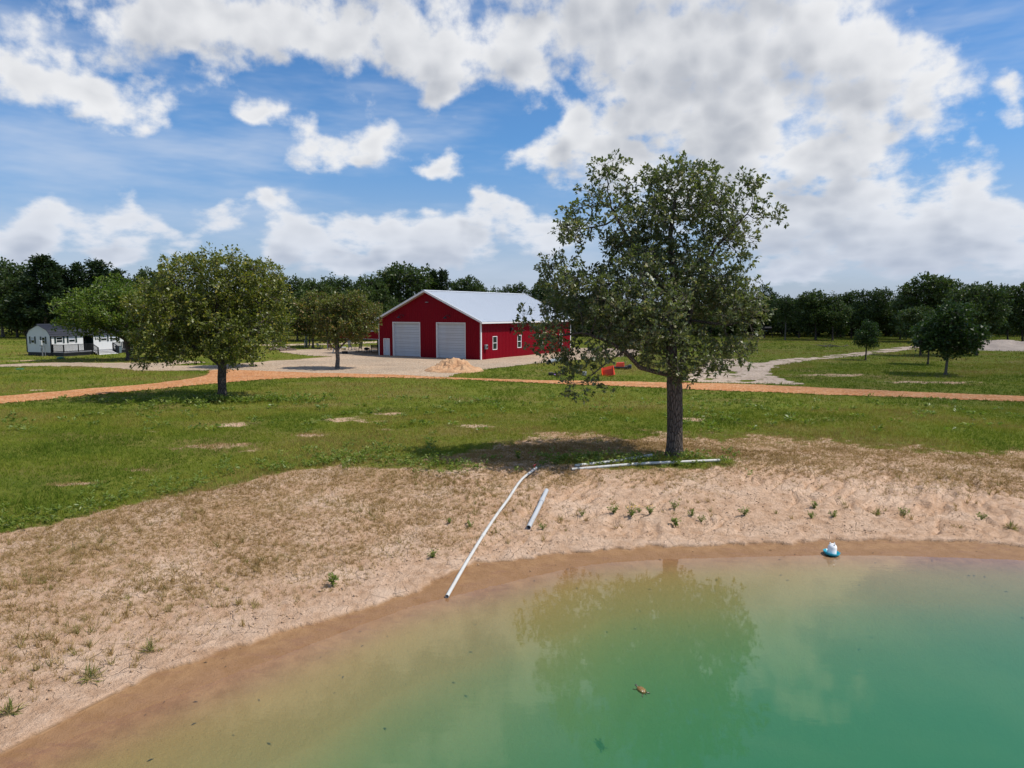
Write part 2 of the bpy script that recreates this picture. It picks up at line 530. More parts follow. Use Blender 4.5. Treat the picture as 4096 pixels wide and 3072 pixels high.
def link(name, me, mat=None, parent=None, loc=None, rotz=None, smooth=False):
    o = bpy.data.objects.new(name, me)
    COL.objects.link(o)
    if mat is not None and me is not None:
        if isinstance(mat, (list, tuple)):
            for m_ in mat:
                me.materials.append(m_)
        elif len(me.materials) == 0:
            me.materials.append(mat)
    if parent is not None:
        o.parent = parent
    if loc is not None:
        o.location = loc
    if rotz is not None:
        o.rotation_euler = (0, 0, rotz)
    if smooth and me is not None:
        me.polygons.foreach_set('use_smooth', np.ones(len(me.polygons), bool))
    return o


def tag(o, label=None, cat=None, group=None, kind=None):
    if label: o['label'] = label
    if cat: o['category'] = cat
    if group: o['group'] = group
    if kind: o['kind'] = kind
    return o


def empty(name, loc, rotz=0.0, label=None, cat=None, group=None):
    o = bpy.data.objects.new(name, None)
    o.empty_display_size = 0.2
    COL.objects.link(o)
    o.location = loc
    o.rotation_euler = (0, 0, rotz)
    return tag(o, label, cat, group)


def copy_tree(root, loc, rotz=0.0, scale=1.0, label=None):
    r = root.copy(); COL.objects.link(r)
    r.location = loc; r.rotation_euler = (0, 0, rotz)
    r.scale = (scale, scale, scale) if not isinstance(scale, (tuple, list)) else scale
    if label: r['label'] = label
    for ch in list(root.children):
        c = ch.copy(); COL.objects.link(c); c.parent = r
        for g_ in list(ch.children):
            d = g_.copy(); COL.objects.link(d); d.parent = c
    return r


class MB:
    """collects boxes, bars, tubes and sheets; build() links them as one mesh object"""
    def __init__(self):
        self.v, self.f = [], []

    def add(self, vs, fs):
        b = len(self.v)
        self.v += [tuple(p) for p in vs]
        self.f += [tuple(i + b for i in q) for q in fs]
        return self

    def box(self, x0, x1, y0, y1, z0, z1, bev=0.0, mat=None):
        if bev > 0:
            b = bev
            vs = []
            for z, k in ((z0, b), (z0 + b, 0), (z1 - b, 0), (z1, b)):
                vs += [(x0 + k, y0 + b, z), (x0 + b, y0 + k, z), (x1 - b, y0 + k, z), (x1 - k, y0 + b, z), (x1 - k, y1 - b, z), (x1 - b, y1 - k, z), (x0 + b, y1 - k, z), (x0 + k, y1 - b, z)]
            fs = [tuple(range(7, -1, -1)), tuple(range(24, 32))]
            for r in range(3):
                for i in range(8):
                    j = (i + 1) % 8
                    fs.append((r * 8 + i, r * 8 + j, r * 8 + 8 + j, r * 8 + 8 + i))
        else:
            vs = [(x0, y0, z0), (x1, y0, z0), (x1, y1, z0), (x0, y1, z0), (x0, y0, z1), (x1, y0, z1), (x1, y1, z1), (x0, y1, z1)]
            fs = [(3, 2, 1, 0), (4, 5, 6, 7), (0, 1, 5, 4), (1, 2, 6, 5), (2, 3, 7, 6), (3, 0, 4, 7)]
        if mat is not None:
            vs = [tuple(mat @ Vector(p)) for p in vs]
        return self.add(vs, fs)

    def bar(self, a, b, w, h=None, up=(0, 0, 1)):
        """square bar from a to b"""
        a, b = Vector(a), Vector(b)
        h = w if h is None else h
        d = (b - a).normalized()
        s = d.cross(Vector(up))
        if s.length < 1e-4:
            s = d.cross(Vector((1, 0, 0)))
        s.normalize(); t = s.cross(d).normalized()
        vs = []
        for p in (a, b):
            for i, j in ((-1, -1), (1, -1), (1, 1), (-1, 1)):
                vs.append(p + s * (w / 2 * i) + t * (h / 2 * j))
        return self.add(vs, [(0, 1, 2, 3), (7, 6, 5, 4), (4, 5, 1, 0), (5, 6, 2, 1), (6, 7, 3, 2), (7, 4, 0, 3)])

    def tube(self, path, radii, sides=10, cap=True, flat=1.0):
        path = [Vector(p) for p in path]
        if not hasattr(radii, '__len__'):
            radii = [radii] * len(path)
        vs, fs = [], []
        prev = None
        for i, p in enumerate(path):
            d = (path[min(i + 1, len(path) - 1)] - path[max(i - 1, 0)]).normalized()
            if prev is None:
                s = d.orthogonal().normalized()
            else:
                s = (prev - d * prev.dot(d))
                s = s.normalized() if s.length > 1e-6 else d.orthogonal().normalized()
            prev = s
            t = d.cross(s)
            for k in range(sides):
                a = 2 * math.pi * k / sides
                vs.append(p + s * (math.cos(a) * radii[i]) + t * (math.sin(a) * radii[i] * flat))
        for i in range(len(path) - 1):
            for k in range(sides):
                j = (k + 1) % sides
                fs.append((i * sides + k, i * sides + j, (i + 1) * sides + j, (i + 1) * sides + k))
        if cap:
            fs.append(tuple(range(sides - 1, -1, -1)))
            fs.append(tuple(range((len(path) - 1) * sides, len(path) * sides)))
        return self.add(vs, fs)

    def lathe(self, prof, sides=24, cx=0, cy=0, wob=None, cap=True):
        vs, fs = [], []
        for r, z in prof:
            for k in range(sides):
                a = 2 * math.pi * k / sides
                rr = r * (wob(a, z) if wob else 1.0)
                vs.append((cx + rr * math.cos(a), cy + rr * math.sin(a), z))
        for i in range(len(prof) - 1):
            for k in range(sides):
                j = (k + 1) % sides
                fs.append((i * sides + k, i * sides + j, (i + 1) * sides + j, (i + 1) * sides + k))
        if cap:
            if prof[0][0] > 1e-4: fs.append(tuple(range(sides - 1, -1, -1)))
            if prof[-1][0] > 1e-4: fs.append(tuple(range((len(prof) - 1) * sides, len(prof) * sides)))
        return self.add(vs, fs)

    def mesh(self, name):
        me = bpy.data.meshes.new(name)
        me.from_pydata(self.v, [], self.f)
        me.update()
        return me

    def build(self, name, mat, parent=None, smooth=False, **kw):
        return link(name, self.mesh(name), mat, parent, smooth=smooth, **kw)


# ------------------------------------------------------------------ materials
MATS = {}


def material(name):
    m = bpy.data.materials.new(name)
    m.use_nodes = True
    for nd in list(m.node_tree.nodes):
        m.node_tree.nodes.remove(nd)
    t = NT(m.node_tree)
    out = t.n('ShaderNodeOutputMaterial')
    MATS[name] = m
    return m, t, out


def principled(t, color, rough=0.7, metal=0.0, spec=0.5, normal=None):
    b = t.n('ShaderNodeBsdfPrincipled')
    if isinstance(color, (tuple, list)):
        color = tuple(color) + ((1.0,) if len(color) == 3 else ())
    t.put(b.inputs['Base Color'], color)
    t.put(b.inputs['Roughness'], rough)
    t.put(b.inputs['Metallic'], metal)
    t.put(b.inputs['Specular IOR Level'], spec)
    if normal is not None:
        t.put(b.inputs['Normal'], normal)
    return b


def weathered(name, color, rough=0.6, metal=0.0, spec=0.4, var=0.16, scale=1.2, dirt=None, dirt_amt=0.35, streak=1.0, bump=0.0, bscale=30):
    """paint, plastic or metal with mottling, faint streaks and grime"""
    m, t, out = material(name)
    co = t.n('ShaderNodeTexCoord').outputs['Object']
    n1 = t.noise(t.mapping(co, (1, 1, 1.0 / streak)), scale, 5, 0.6)
    n2 = t.noise(co, scale * 7.3, 4, 0.65)
    k = t.m('ADD', t.m('MULTIPLY', t.m('SUBTRACT', n1, 0.5), var * 2), t.m('MULTIPLY', t.m('SUBTRACT', n2, 0.5), var))
    c = t.mix(1.0, color, t.vm('ADD', (1, 1, 1), t.vm('SCALE', (1, 1, 1), s=k)), 'MULTIPLY')
    if dirt:
        c = t.mix(t.m('MULTIPLY', t.ramp(t.m('ADD', n1, t.m('MULTIPLY', n2, 0.4)), 0.62, 0.95), dirt_amt), c, dirt)
    nrm = t.bump(t.noise(co, bscale, 4, 0.6), bump, 0.02) if bump > 0 else None
    r = t.m('ADD', rough - 0.08, t.m('MULTIPLY', n2, 0.16))
    b = principled(t, c, r, metal, spec, nrm)
    t.link(b.outputs[0], out.inputs[0])
    return m


def mix_shader(t, f, a, b):
    nd = t.n('ShaderNodeMixShader')
    t.put(nd.inputs[0], f)
    t.link(a, nd.inputs[1]); t.link(b, nd.inputs[2])
    return nd.outputs[0]


def leaf_material(name, c_dark, c_pale, c_alt, alt_amt=0.12, gloss=0.35, trans=0.32, big=0.35):
    """leaf: colour differs from leaf to leaf and from spray to spray, thin enough to let light through"""
    m, t, out = material(name)
    rnd = t.n('ShaderNodeAttribute', attribute_name='rnd').outputs['Fac']
    co = t.n('ShaderNodeTexCoord').outputs['Object']
    n = t.noise(co, big, 3, 0.6)
    f = t.m('ADD', t.m('MULTIPLY', rnd, 0.6), t.m('MULTIPLY', t.ramp(n, 0.3, 0.7), 0.4), clamp=True)
    c = t.mix(f, c_dark, c_pale)
    r2 = t.m('FRACT', t.m('MULTIPLY', rnd, 37.7))
    c = t.mix(t.m('GREATER_THAN', r2, 1 - alt_amt), c, c_alt)
    b = principled(t, c, 0.42, 0, gloss)
    tr = t.n('ShaderNodeBsdfTranslucent')
    t.put(tr.inputs[0], t.mix(1.0, c, (1.25, 1.45, 0.6), 'MULTIPLY'))
    t.link(mix_shader(t, trans, b.outputs[0], tr.outputs[0]), out.inputs[0])
    return m


def bark_material(name, c1, c2, scale=1.0):
    m, t, out = material(name)
    co = t.n('ShaderNodeTexCoord').outputs['Object']
    st = t.mapping(co, (9 * scale, 9 * scale, 1.6 * scale))
    n = t.noise(st, 1.6, 6, 0.65, dist=0.6)
    v = t.voro(t.mapping(co, (11 * scale, 11 * scale, 2.6 * scale)), 1.4, 'DISTANCE_TO_EDGE')
    h = t.m('ADD', t.m('MULTIPLY', t.ramp(v, 0.0, 0.22), 0.6), t.m('MULTIPLY', n, 0.6))
    lich = t.ramp(t.noise(co, 2.3, 5, 0.65), 0.56, 0.74)
    c = t.mix(t.ramp(h, 0.25, 0.85), c1, c2)
    c = t.mix(t.m('MULTIPLY', lich, 0.45), c, tuple(min(1, k * 1.55 + 0.03) for k in c2))
    b = principled(t, c, 0.92, 0, 0.15, t.bump(h, 0.9, 0.06))
    t.link(b.outputs[0], out.inputs[0])
    return m

# ------------------------------------------------------------------ ground materials
def ground_material():
    m, t, out = material('ground_cover')
    at = t.n('ShaderNodeAttribute', attribute_name='cover')
    sp_ = t.n('ShaderNodeSeparateColor')
    t.put(sp_.inputs[0], at.outputs['Color'])
    green, dry, wet = sp_.outputs[0], sp_.outputs[1], sp_.outputs[2]
    co = t.n('ShaderNodeNewGeometry').outputs['Position']
    flat = t.vm('MULTIPLY', co, (1, 1, 0.3))
    nA = t.noise(flat, 0.55, 6, 0.6)
    nB = t.noise(flat, 3.1, 6, 0.65)
    nC = t.noise(flat, 14.0, 5, 0.7)
    nD = t.noise(flat, 48.0, 3, 0.6)
    # dry sandy clay
    sand = t.mix(t.ramp(nB, 0.3, 0.72), (0.46, 0.285, 0.175), (0.66, 0.455, 0.315))
    sand = t.mix(t.m('MULTIPLY', t.ramp(nA, 0.42, 0.72), 0.75), sand, (0.71, 0.525, 0.385))
    sand = t.mix(t.m('MULTIPLY', t.ramp(nC, 0.60, 0.74), 0.40), sand, (0.28, 0.165, 0.092))
    sand = t.mix(t.m('MULTIPLY', t.ramp(nD, 0.66, 0.78), 0.55), sand, (0.16, 0.095, 0.055))
    crack = t.voro(t.vm('ADD', flat, t.vm('SCALE', t.vm('SUBTRACT', t.noise(flat, 1.3, 3), (0.5, 0.5, 0.5)), s=0.7)), 1.9, 'DISTANCE_TO_EDGE')
    crackm = t.m('MULTIPLY', t.ramp(crack, 0.030, 0.0), t.ramp(nA, 0.42, 0.60))
    crackm = t.m('MULTIPLY', crackm, t.m('SUBTRACT', 1.0, t.ramp(wet, 0.0, 0.3)))
    sand = t.mix(t.m('MULTIPLY', crackm, 0.22), sand, (0.20, 0.11, 0.07))
    # dead thatch between the stalks
    straw = t.mix(t.ramp(nD, 0.35, 0.65), (0.24, 0.145, 0.062), (0.42, 0.275, 0.140))
    straw = t.mix(t.m('MULTIPLY', t.ramp(dry, 0.62, 0.80), 0.55), straw, (0.185, 0.125, 0.054))
    drym = t.ramp(t.m('ADD', t.m('MULTIPLY', dry, 0.95), t.m('MULTIPLY', t.m('SUBTRACT', t.m('ADD', t.m('MULTIPLY', nC, 0.75), t.m('MULTIPLY', nB, 0.25)), 0.5), 2.6)), 0.40, 0.85)
    c = t.mix(t.m('MULTIPLY', drym, t.ramp(dry, 0.0, 0.25)), sand, straw)
    # lawn
    lawn = t.mix(t.ramp(nA, 0.32, 0.68), (0.104, 0.134, 0.016), (0.168, 0.180, 0.026))
    lawn = t.mix(t.m('MULTIPLY', t.ramp(t.noise(flat, 0.21, 4, 0.6), 0.46, 0.66), 0.75), lawn, (0.205, 0.158, 0.052))
    lawn = t.mix(t.m('MULTIPLY', t.ramp(nB, 0.50, 0.72), 0.55), lawn, (0.068, 0.104, 0.013))
    lawn = t.mix(t.m('MULTIPLY', t.ramp(nC, 0.55, 0.72), 0.5), lawn, (0.21, 0.19, 0.07))
    gm = t.ramp(t.m('ADD', green, t.m('MULTIPLY', t.m('SUBTRACT', t.m('ADD', t.m('MULTIPLY', nC, 0.5), t.m('MULTIPLY', nB, 0.5)), 0.5), 1.1)), 0.28, 0.62)
    c = t.mix(t.m('MULTIPLY', gm, t.ramp(green, 0.0, 0.12)), c, lawn)
    # wet shore and pond bed
    wetc = t.mix(t.ramp(nB, 0.3, 0.7), (0.225, 0.118, 0.050), (0.300, 0.168, 0.076))
    wetc = t.mix(t.m('MULTIPLY', t.ramp(t.noise(t.mapping(flat, (1, 3.2, 1), (0, 0, 0.5)), 2.0, 5), 0.52, 0.70), 0.5), wetc, (0.21, 0.105, 0.058))
    wetc = t.mix(t.m('MULTIPLY', t.ramp(nC, 0.66, 0.74), 0.55), wetc, (0.11, 0.062, 0.036))
    sepz = t.n('ShaderNodeSeparateXYZ')
    t.put(sepz.inputs[0], co)
    # purplish film left along the waterline
    line = t.m('MULTIPLY', t.ramp(t.m('ABSOLUTE', t.m('ADD', sepz.outputs[2], 0.752 - 0.012)), 0.022, 0.003), t.ramp(nB, 0.35, 0.6))
    wetc = t.mix(t.m('MULTIPLY', line, 0.22), wetc, (0.15, 0.075, 0.055))
    wetc = t.mix(t.m('MULTIPLY', t.ramp(sepz.outputs[2], -0.765, -0.86), 0.85), wetc, (0.285, 0.178, 0.058))
    c = t.mix(wet, c, wetc)
    h = t.m('ADD', t.m('MULTIPLY', nC, 0.6), t.m('ADD', t.m('MULTIPLY', nB, 0.9), t.m('MULTIPLY', nD, 0.25)))
    h = t.m('SUBTRACT', h, t.m('MULTIPLY', crackm, 0.25))
    h = t.m('MULTIPLY', h, t.m('SUBTRACT', 1.0, t.m('MULTIPLY', wet, 0.75)))
    b = principled(t, c, t.m('SUBTRACT', 0.97, t.m('MULTIPLY', wet, 0.35)), 0, t.m('ADD', 0.06, t.m('MULTIPLY', wet, 0.2)), t.bump(h, 1.0, 0.14))
    t.link(b.outputs[0], out.inputs[0])
    return m


def gravel_material(name, a, b_, c_, dark, chips=9.0, patch=0.35):
    m, t, out = material(name)
    co = t.n('ShaderNodeNewGeometry').outputs['Position']
    flat = t.vm('MULTIPLY', co, (1, 1, 0.3))
    n1 = t.noise(flat, patch, 5, 0.6)
    n2 = t.noise(flat, 2.4, 6, 0.68)
    vor = t.n('ShaderNodeTexVoronoi')
    t.put(vor.inputs['Vector'], flat)
    vor.inputs['Scale'].default_value = chips
    spc = t.n('ShaderNodeSeparateColor')
    t.put(spc.inputs[0], vor.outputs['Color'])
    c = t.mix(t.ramp(n1, 0.35, 0.68), a, b_)
    c = t.mix(t.m('MULTIPLY', t.ramp(spc.outputs[0], 0.55, 0.95), 0.7), c, c_)
    c = t.mix(t.m('MULTIPLY', t.ramp(spc.outputs[1], 0.70, 0.98), 0.6), c, dark)
    # wheel tracks and stains
    c = t.mix(t.m('MULTIPLY', t.ramp(t.noise(t.mapping(flat, (0.25, 1.6, 1), (0, 0, 0.12)), 0.55, 5, 0.6), 0.52, 0.72), 0.45), c, dark)
    c = t.mix(t.m('MULTIPLY', t.ramp(n2, 0.58, 0.74), 0.45), c, dark)
    h = t.m('ADD', vor.outputs['Distance'], t.m('MULTIPLY', n2, 0.8))
    b = principled(t, c, 0.95, 0, 0.2, t.bump(h, 0.8, 0.08))
    t.link(b.outputs[0], out.inputs[0])
    return m


M_GROUND = ground_material()
M_BRICK = gravel_material('crushed_brick', (0.42, 0.175, 0.062), (0.48, 0.22, 0.088), (0.57, 0.35, 0.20), (0.24, 0.10, 0.04), 7.0)
M_YARD = gravel_material('yard_gravel', (0.34, 0.255, 0.18), (0.45, 0.32, 0.215), (0.50, 0.41, 0.30), (0.19, 0.135, 0.092), 8.0, 0.16)
M_SANDY = gravel_material('pale_sand', (0.46, 0.345, 0.255), (0.53, 0.405, 0.30), (0.58, 0.47, 0.36), (0.25, 0.175, 0.11), 5.0, 0.3)

# ------------------------------------------------------------------ ground sheet
ys = np.concatenate([np.arange(-60, 5.5, 2.5), np.arange(6.0, 30.0, 0.075), 30 * 1.0065 ** np.arange(0, 178), np.geomspace(97, 4200, 55)])
inner = np.linspace(-0.92, 0.92, 620)
outer = np.geomspace(0.94, 6.0, 14)
us = np.concatenate([-outer[::-1], inner, outer])
XX = us[None, :] * np.maximum(ys, 13.0)[:, None]
YY = np.repeat(ys[:, None], len(us), 1)
ZZ = terrain(XX, YY, True)
# far land rolls very gently
nr, nc = XX.shape
idx = np.arange(nr * nc).reshape(nr, nc)
quads = np.stack([idx[:-1, :-1], idx[:-1, 1:], idx[1:, 1:], idx[1:, :-1]], -1).reshape(-1)
gme = fill_mesh('ground', np.stack([XX, YY, ZZ], -1).reshape(-1, 3), quads, np.full((nr - 1) * (nc - 1), 4))
gr, dr, we_ = covers(XX, YY)
add_attr(gme, 'cover', np.stack([gr, dr, we_, np.ones_like(gr)], -1).reshape(-1, 4), 'FLOAT_COLOR')
tag(link('ground', gme, M_GROUND, smooth=True), kind='structure')


def sheet(name, poly, mat, lift, res, ragged=0.5, hole=None, drop=None):
    """a loose-surfaced sheet with a ragged edge laid on the ground"""
    x0, y0 = poly.min(0) - 0.5; x1, y1 = poly.max(0) + 0.5
    xs = np.arange(x0, x1, res); yy = np.arange(y0, y1, res)
    X, Y = np.meshgrid(xs, yy)
    sd = poly_sd(X, Y, poly) + ragged * (fbm(X * 0.9, Y * 0.9, 101, 4, 0.6) - 0.5) * 2
    if hole is not None:
        sd = np.minimum(sd, -(poly_sd(X, Y, hole) + ragged * (fbm(X * 0.9, Y * 0.9, 131, 4, 0.6) - 0.5)))
    if drop is not None:
        sd = np.minimum(sd, drop(X, Y))
    ok = sd > 0
    edge = sstep(0, 0.5, sd)
    Z = terrain(X, Y) + lift * (0.25 + 0.75 * edge) + 0.02 * (fbm(X * 1.3, Y * 1.3, 111, 3) - 0.5) * edge
    fk = ok[:-1, :-1] & ok[1:, :-1] & ok[:-1, 1:] & ok[1:, 1:]
    ii = np.arange(X.size).reshape(X.shape)
    q = np.stack([ii[:-1, :-1], ii[:-1, 1:], ii[1:, 1:], ii[1:, :-1]], -1)[fk]
    used = np.unique(q)
    remap = np.zeros(X.size, np.int64); remap[used] = np.arange(len(used))
    V = np.stack([X, Y, Z], -1).reshape(-1, 3)[used]
    me = fill_mesh(name, V, remap[q].ravel(), np.full(len(q), 4))
    return tag(link(name, me, mat, smooth=True), kind='structure')


sheet('gravel_yard', YARD, M_YARD, 0.045, 0.30, 0.45, GRASS_TRI)
sheet('brick_track', ROAD, M_BRICK, 0.075, 0.22, 0.30)
sheet('sand_clearing', SANDY, M_SANDY, 0.04, 0.18, 0.8, drop=lambda X, Y: 2.0 * (fbm(X * 0.8, Y * 0.8, 141, 5, 0.6) - 0.38 - 0.07 * sstep(24, 40, X)) + 0.12)
sheet('dirt_path', PATHS, M_SANDY, 0.04, 0.4, 0.5)

# ------------------------------------------------------------------ pond water: clear surface over turbid green water
def water_material():
    m, t, out = material('pond_water')
    co = t.n('ShaderNodeNewGeometry').outputs['Position']
    n1 = t.noise(t.mapping(co, (1.0, 2.4, 1), (0, 0, 0.35)), 1.7, 3, 0.5)
    n2 = t.noise(t.mapping(co, (1.0, 3.0, 1), (0, 0, 0.35)), 7.5, 2, 0.5)
    calm = t.ramp(t.noise(t.vm('MULTIPLY', co, (1, 1, 0)), 0.16, 2), 0.40, 0.62)
    h = t.m('ADD', t.m('MULTIPLY', n1, 0.55), t.m('MULTIPLY', t.m('MULTIPLY', n2, calm), 0.22))
    nrm = t.bump(h, 0.033, 0.05)
    gl = t.n('ShaderNodeBsdfGlossy')
    gl.inputs['Color'].default_value = (1, 1, 1, 1)
    gl.inputs['Roughness'].default_value = 0.015
    t.put(gl.inputs['Normal'], nrm)
    fr = t.n('ShaderNodeFresnel')
    fr.inputs['IOR'].default_value = 1.333
    t.put(fr.inputs['Normal'], nrm)
    tp = t.n('ShaderNodeBsdfTransparent')
    t.link(mix_shader(t, fr.outputs[0], tp.outputs[0], gl.outputs[0]), out.inputs['Surface'])
    vs = t.n('ShaderNodeVolumeScatter')
    vs.inputs['Color'].default_value = (0.27, 0.66, 0.50, 1)
    vs.inputs['Density'].default_value = 0.32
    va = t.n('ShaderNodeVolumeAbsorption')
    va.inputs['Color'].default_value = (0.22, 0.75, 0.54, 1)
    va.inputs['Density'].default_value = 0.78
    ad = t.n('ShaderNodeAddShader')
    t.link(vs.outputs[0], ad.inputs[0]); t.link(va.outputs[0], ad.inputs[1])
    t.link(ad.outputs[0], out.inputs['Volume'])
    return m


# closed body: top sheet at water level, walls and floor below the bed
wx = np.linspace(-58, 66, 240)
wy = smooth_interp(wx, SH) + 0.9
mbw = MB()
nW = len(wx)
top = [(a, b, WATER_Z) for a, b in zip(wx, wy)] + [(a, -44.0, WATER_Z) for a in wx]
botm = [(a, b, WATER_Z - 3.4) for a, b in zip(wx, wy)] + [(a, -44.0, WATER_Z - 3.4) for a in wx]
fs = []
for i in range(nW - 1):
    fs.append((i, nW + i, nW + i + 1, i + 1))
    fs.append((2 * nW + i, 2 * nW + i + 1, 3 * nW + i + 1, 3 * nW + i))
    fs.append((i, i + 1, 2 * nW + i + 1, 2 * nW + i))
    fs.append((nW + i, 3 * nW + i, 3 * nW + i + 1, nW + i + 1))
fs.append((0, 2 * nW, 3 * nW, nW))
fs.append((nW - 1, 2 * nW - 1, 4 * nW - 1, 3 * nW - 1))
mbw.add(top + botm, fs)
pond = tag(mbw.build('pond', water_material()), kind='structure')
_bm = bmesh.new(); _bm.from_mesh(pond.data)
bmesh.ops.recalc_face_normals(_bm, faces=_bm.faces)
_bm.to_mesh(pond.data); _bm.free()

# ------------------------------------------------------------------ building materials
M_RED = weathered('barn_red', (0.185, 0.0010, 0.008), 0.5, 0, 0.10, 0.07, 0.5, (0.11, 0.01, 0.012), 0.25, 5.0)
M_ROOF = weathered('galvanised_roof', (0.53, 0.565, 0.61), 0.45, 0.2, 0.45, 0.03, 0.25, (0.40, 0.42, 0.45), 0.15, 1.0)
M_WHITE = weathered('white_trim', (0.72, 0.71, 0.70), 0.5, 0, 0.4, 0.06, 0.7, (0.42, 0.36, 0.30), 0.25, 3.0)
M_SOFFIT = weathered('tan_soffit', (0.43, 0.33, 0.26), 0.6, 0, 0.3, 0.06)
M_DOOR = weathered('garage_door', (0.50, 0.53, 0.56), 0.5, 0, 0.4, 0.05, 0.6, (0.40, 0.36, 0.32), 0.3, 3.0)
M_BLACK = weathered('black_paint', (0.014, 0.015, 0.018), 0.55, 0, 0.35, 0.25, 1.5, (0.06, 0.055, 0.05), 0.3)
M_SLATE = weathered('slate_roof', (0.020, 0.022, 0.031), 0.6, 0, 0.22, 0.15, 0.8, (0.04, 0.04, 0.05), 0.25)
M_SIDING = weathered('white_siding', (0.66, 0.66, 0.64), 0.55, 0, 0.35, 0.05, 0.6, (0.45, 0.40, 0.33), 0.22, 4.0)
M_GREENDK = weathered('dark_green_shutter', (0.012, 0.030, 0.026), 0.5, 0, 0.35, 0.15)
M_DECK = weathered('grey_deck', (0.26, 0.26, 0.27), 0.75, 0, 0.25, 0.18, 1.5, (0.14, 0.13, 0.12), 0.4)
M_GREY = weathered('grey_metal', (0.22, 0.23, 0.24), 0.5, 0.4, 0.5, 0.12)
M_POLE = weathered('steel_pole', (0.22, 0.27, 0.31), 0.55, 0.3, 0.4, 0.10, 0.8, (0.12, 0.12, 0.12), 0.3, 4)
M_LAMP = weathered('lamp_black', (0.02, 0.022, 0.025), 0.4, 0.3, 0.5, 0.1)


def glass_material(name, tint, inner=0.02):
    m, t, out = material(name)
    co = t.n('ShaderNodeTexCoord').outputs['Object']
    n = t.noise(co, 1.4, 3)
    b = principled(t, t.mix(n, tuple(c * 0.6 for c in tint), tint), 0.06, 0, 0.6, t.bump(t.noise(co, 2.2, 2), 0.04, 0.03))
    t.link(b.outputs[0], out.inputs[0])
    return m


M_GLASS = glass_material('window_glass', (0.018, 0.030, 0.028))
M_BLIND = weathered('window_blind', (0.42, 0.45, 0.50), 0.35, 0, 0.5, 0.1, 2.0)


def ribbed(breaks, ztop, openings, pitch, rib_w, rib_h, base=0.0):
    """ribbed sheet in the xz plane facing -y: openings are (x0, x1, z0, z1)"""
    x0, x1 = breaks
    xs = {x0: 0, x1: 0}
    prof = {}
    n = int((x1 - x0) / pitch) + 1
    pts = []
    for i in range(n + 1):
        c = x0 + pitch * (i + 0.5)
        for dx, h in ((-rib_w, 0), (-rib_w * 0.5, rib_h), (rib_w * 0.5, rib_h), (rib_w, 0)):
            if x0 < c + dx < x1:
                pts.append((c + dx, h))
    for o in openings:
        for e in o[:2]:
            pts.append((e, None))
    pts += [(x0, 0.0), (x1, 0.0)]
    known = sorted([p for p in pts if p[1] is not None])
    kx = [p[0] for p in known]; kh = [p[1] for p in known]
    allx = sorted(set(round(p[0], 5) for p in pts))
    mb = MB()
    for a, b in zip(allx[:-1], allx[1:]):
        if b - a < 1e-4:
            continue
        m_ = (a + b) / 2
        ha, hb = np.interp(a, kx, kh), np.interp(b, kx, kh)
        spans = [(base, None)]
        cut = sorted([(o[2], o[3]) for o in openings if o[0] - 1e-5 <= m_ <= o[1] + 1e-5])
        segs, cur = [], base
        for z0, z1 in cut:
            if z0 > cur + 1e-4:
                segs.append((cur, z0))
            cur = z1
        segs.append((cur, None))
        for z0, z1 in segs:
            za = ztop(a) if z1 is None else z1; zb = ztop(b) if z1 is None else z1
            mb.add([(a, -ha, z0), (b, -hb, z0), (b, -hb, zb), (a, -ha, za)], [(0, 1, 2, 3)])
    return mb


def xform(mb, mat):
    mb.v = [tuple(mat @ Vector(p)) for p in mb.v]
    return mb


# ------------------------------------------------------------------ barn
A_ = ground_at(1924, 1440); B_ = ground_at(1519, 1421.5)
mid = (A_ + B_) / 2
ang = math.atan2(A_.y - B_.y, A_.x - B_.x)
HW, BL, ZG = 7.84, 21.2, 0.03
ridge, pitch_s = 7.95, 0.4345
barn = empty('barn', (mid.x, mid.y, ZG), ang, 'large red metal barn with pale ribbed roof and two white overhead doors', 'barn')


def barn_x(px, yplane=0.0):
    """local x of the gable wall seen at a photo column"""
    ca, sa = math.cos(ang), math.sin(ang)
    t = (px - 2048) / FPX
    # depth along the optical axis differs little from y here
    lo, hi = -9.5, 9.5
    for _ in range(50):
        m_ = (lo + hi) / 2
        x, y = mid.x + ca * m_ - sa * yplane, mid.y + sa * m_ + ca * yplane
        if x / y < t * math.cos(PITCH) * 1.0 + 0 * t: lo = m_
        else: hi = m_
    return (lo + hi) / 2


def barn_sy(px):
    """local y along the right-hand side wall seen at a photo column"""
    ca, sa = math.cos(ang), math.sin(ang)
    lo, hi = 0.0, 24.0
    t = (px - 2048) / FPX
    for _ in range(50):
        m_ = (lo + hi) / 2
        x, y = mid.x + ca * HW - sa * m_, mid.y + sa * HW + ca * m_
        if x / y < t * math.cos(PITCH): lo = m_
        else: hi = m_
    return (lo + hi) / 2


roofz = lambda x: ridge - pitch_s * abs(x) - 0.10
d1 = (barn_x(1570), barn_x(1680), 0.0, 4.18)
d2 = (barn_x(1744.5), barn_x(1862), 0.0, 4.18)
pdoor = (barn_x(1532.5), barn_x(1557), 0.0, 2.12)
ops = [d1, d2, pdoor]
ribbed((-HW, HW), roofz, ops, 0.305, 0.05, 0.028, -0.15).build('wall', M_RED, barn)
sidez = lambda x: roofz(HW) + 0.0
win_px = [(1969.5, 1987.5), (2069, 2085), (2157.5, 2171.5), (2238, 2250)]
wins = []
for a, b in win_px:
    s0, s1 = barn_sy(a), barn_sy(b)
    wins.append((s0, s1, 1.02, 2.60))
side = ribbed((0, BL), sidez, wins, 0.305, 0.05, 0.028, -0.15)
xform(side, Matrix.Translation((HW, 0, 0)) @ Matrix.Rotation(math.pi / 2, 4, 'Z')).build('wall', M_RED, barn)
lw = ribbed((0, BL), sidez, [], 0.305, 0.05, 0.028, -0.15)
